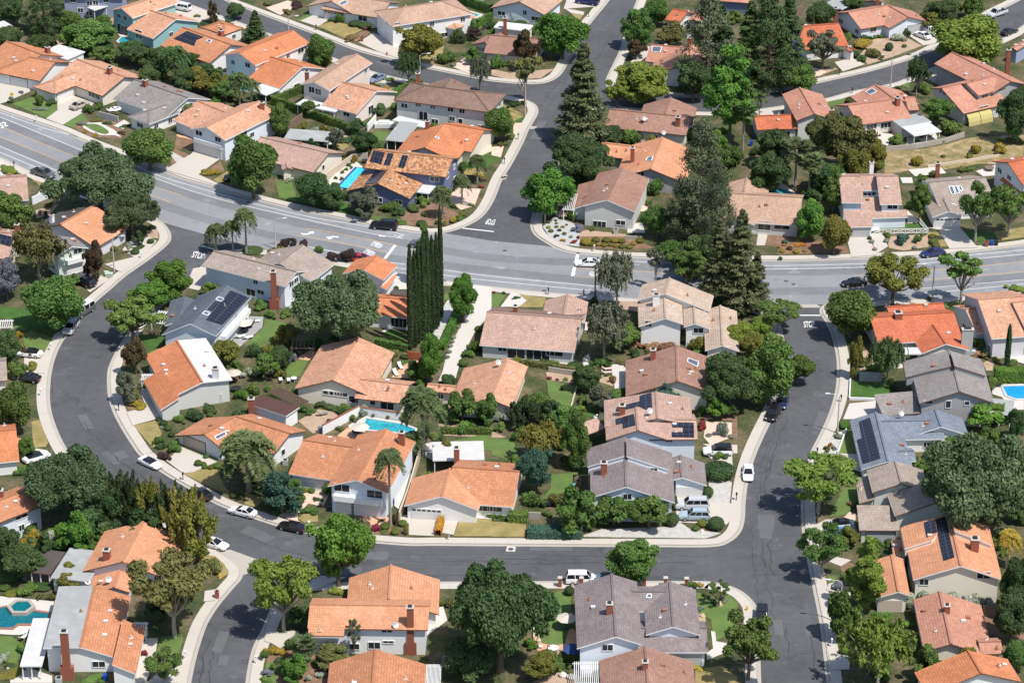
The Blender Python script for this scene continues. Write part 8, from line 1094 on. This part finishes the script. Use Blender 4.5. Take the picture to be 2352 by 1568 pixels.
simple('tarpaulin','32',(520,920),lambda m,P: m.tube([P+Vector((-1,0,.1)),P+Vector((-.3,.1,.6)),P+Vector((.6,0,.5)),P+Vector((1.4,.1,.2))],[.2,.6,.55,.2],8),'black tarpaulin heap beside the stone corner wall','tarpaulin',mat('black_tarp',(.02,.022,.03),.3,.1,3))
def inside(p, poly):
    r = False; n = len(poly)
    for i in range(n):
        a, b = poly[i], poly[i - 1]
        if (a.y > p.y) != (b.y > p.y) and p.x < (b.x - a.x) * (p.y - a.y) / (b.y - a.y) + a.x: r = not r
    return r
def edgedist(p, poly):
    m_ = 99
    for i in range(len(poly)):
        a, b = poly[i - 1], poly[i]; ab = b - a; L2 = ab.xy.length_squared
        if L2 < 1e-6: continue
        t_ = max(0, min(1, (p - a).xy.dot(ab.xy) / L2)); m_ = min(m_, (p - a - ab * t_).xy.length)
    return m_
rf = random.Random(11); got = []; base = [o.location.copy() for o, *_ in PLANTS]; tries = 0
while len(got) < 150 and tries < 6000:                     # the dense back garden planting between the lots
    tries += 1; p = G((rf.uniform(5, 2347), rf.uniform(30, 1560)))
    lp = [q for q in LOTP if inside(p, q)]
    if not lp or edgedist(p, lp[0]) < 4.5: continue
    if any(inside(p, W) for k_, W in KEEP if k_ not in ('soil', 'mulch')) or any(inside(p, Q) for h in HOUSES for Q in h.rp) or any((p - b).xy.length < 2.2 for b in base + got): continue
    if min(edgedist(p, Q) for h in HOUSES for Q in h.rp) < 1.2: continue
    got.append(p); s_ = rf.uniform(.8, 1.35); kd, col, ds = rf.choice((('shrubtree', 'green', 'leafy garden tree'), ('shrubtree', 'dark', 'dark garden tree'), ('shrubtree', 'yolive', 'yellowish garden tree'), ('bush', 'green', 'leafy green bush'), ('bush', 'dark', 'dark green bush'), ('bush', 'olive', 'olive green bush'), ('bush', 'bright', 'fresh green bush')))
    plant_at(kd, col, p, (1.9 if kd == 'shrubtree' else 1.3) * s_, (3.0 if kd == 'shrubtree' else 1.7) * s_, ds)
for o, *_ in PLANTS:                                        # nothing grows through a house
    if o.name.startswith(('hedge', 'manhole')): continue
    p = o.location.copy(); bad = lambda q: any(inside(q, Q) for h in HOUSES for Q in h.rp)
    if bad(p):
        for r_ in [.5 * i for i in range(1, 20)]:
            c_ = [q for q in (p + Vector((math.cos(a_) * r_, math.sin(a_) * r_, 0)) for a_ in [k_ * math.pi / 8 - math.pi / 2 for k_ in range(16)]) if not bad(q)]
            if c_: q = c_[0]; o.location = q + (q - p).normalized() * min(1.0, .35 * o.scale.x); break
# ---------------------------------------------------------------- labels that single out each plant
from collections import defaultdict
def where(o):
    if o.name.startswith('hedge'):
        v = o.data.vertices; n = len(v); return sum((v[i].co for i in range(0, n, max(1, n // 60))), Vector()) / len(range(0, n, max(1, n // 60)))
    if o.name.startswith('manhole'): return o.data.vertices[0].co.copy()
    return o.location
def rel(p, h):
    d = p - h.c; d.z = 0
    if d.length < h.rad * .75: return 'against'
    if abs(d.y) > abs(d.x) * .8: return 'behind' if d.y > 0 else 'in front of'
    return 'beside'
rec = []
for o, desc, cat, size in PLANTS:
    p = where(o); hs = sorted(HOUSES, key=lambda h: (p - h.c).xy.length - h.rad * .5); rec.append([o, desc, cat, size, p, hs, 0])
def full(r): h = r[5][r[6]]; return '%s %s %s' % (r[1], rel(r[4], h), ('the ' + h.nick))
seen = defaultdict(list)
for r in rec: seen[full(r)].append(r)
for k, L in list(seen.items()):                           # a second house nearby tells some of the doubles apart
    if len(L) > 1:
        for r in L[1:]:
            r[6] = 1
            if full(r) in seen: r[6] = 2
            if full(r) in seen: r[6] = 0
            if r[6]: seen[full(r)].append(r)
final = defaultdict(list)
for r in rec: final[full(r)].append(r)
ORD = ['first', 'second', 'third', 'fourth', 'fifth', 'sixth', 'seventh', 'eighth', 'ninth', 'tenth', 'eleventh', 'twelfth', 'thirteenth', 'fourteenth', 'fifteenth']
for k, L in final.items():
    if len(L) == 1: tag(L[0][0], k, L[0][2], L[0][2] + 's of the gardens'); continue
    L.sort(key=lambda r: -r[3])
    if len(L) == 2 and L[0][3] > L[1][3] * 1.25: pre = ['larger', 'smaller']
    elif len(L) == 3 and L[0][3] > L[1][3] * 1.2 and L[1][3] > L[2][3] * 1.2: pre = ['largest', 'middle sized', 'smallest']
    else:
        L.sort(key=lambda r: (r[4] - CAM).dot(Vector((1, 0, 0))) / (r[4] - CAM).dot(FW)); pre = ['leftmost'] + ['%s from left' % ORD[i] for i in range(1, len(L) - 1)] + ['rightmost']
    for a, r in zip(pre, L): tag(r[0], a + ' ' + k, r[2], r[2] + 's of the gardens')
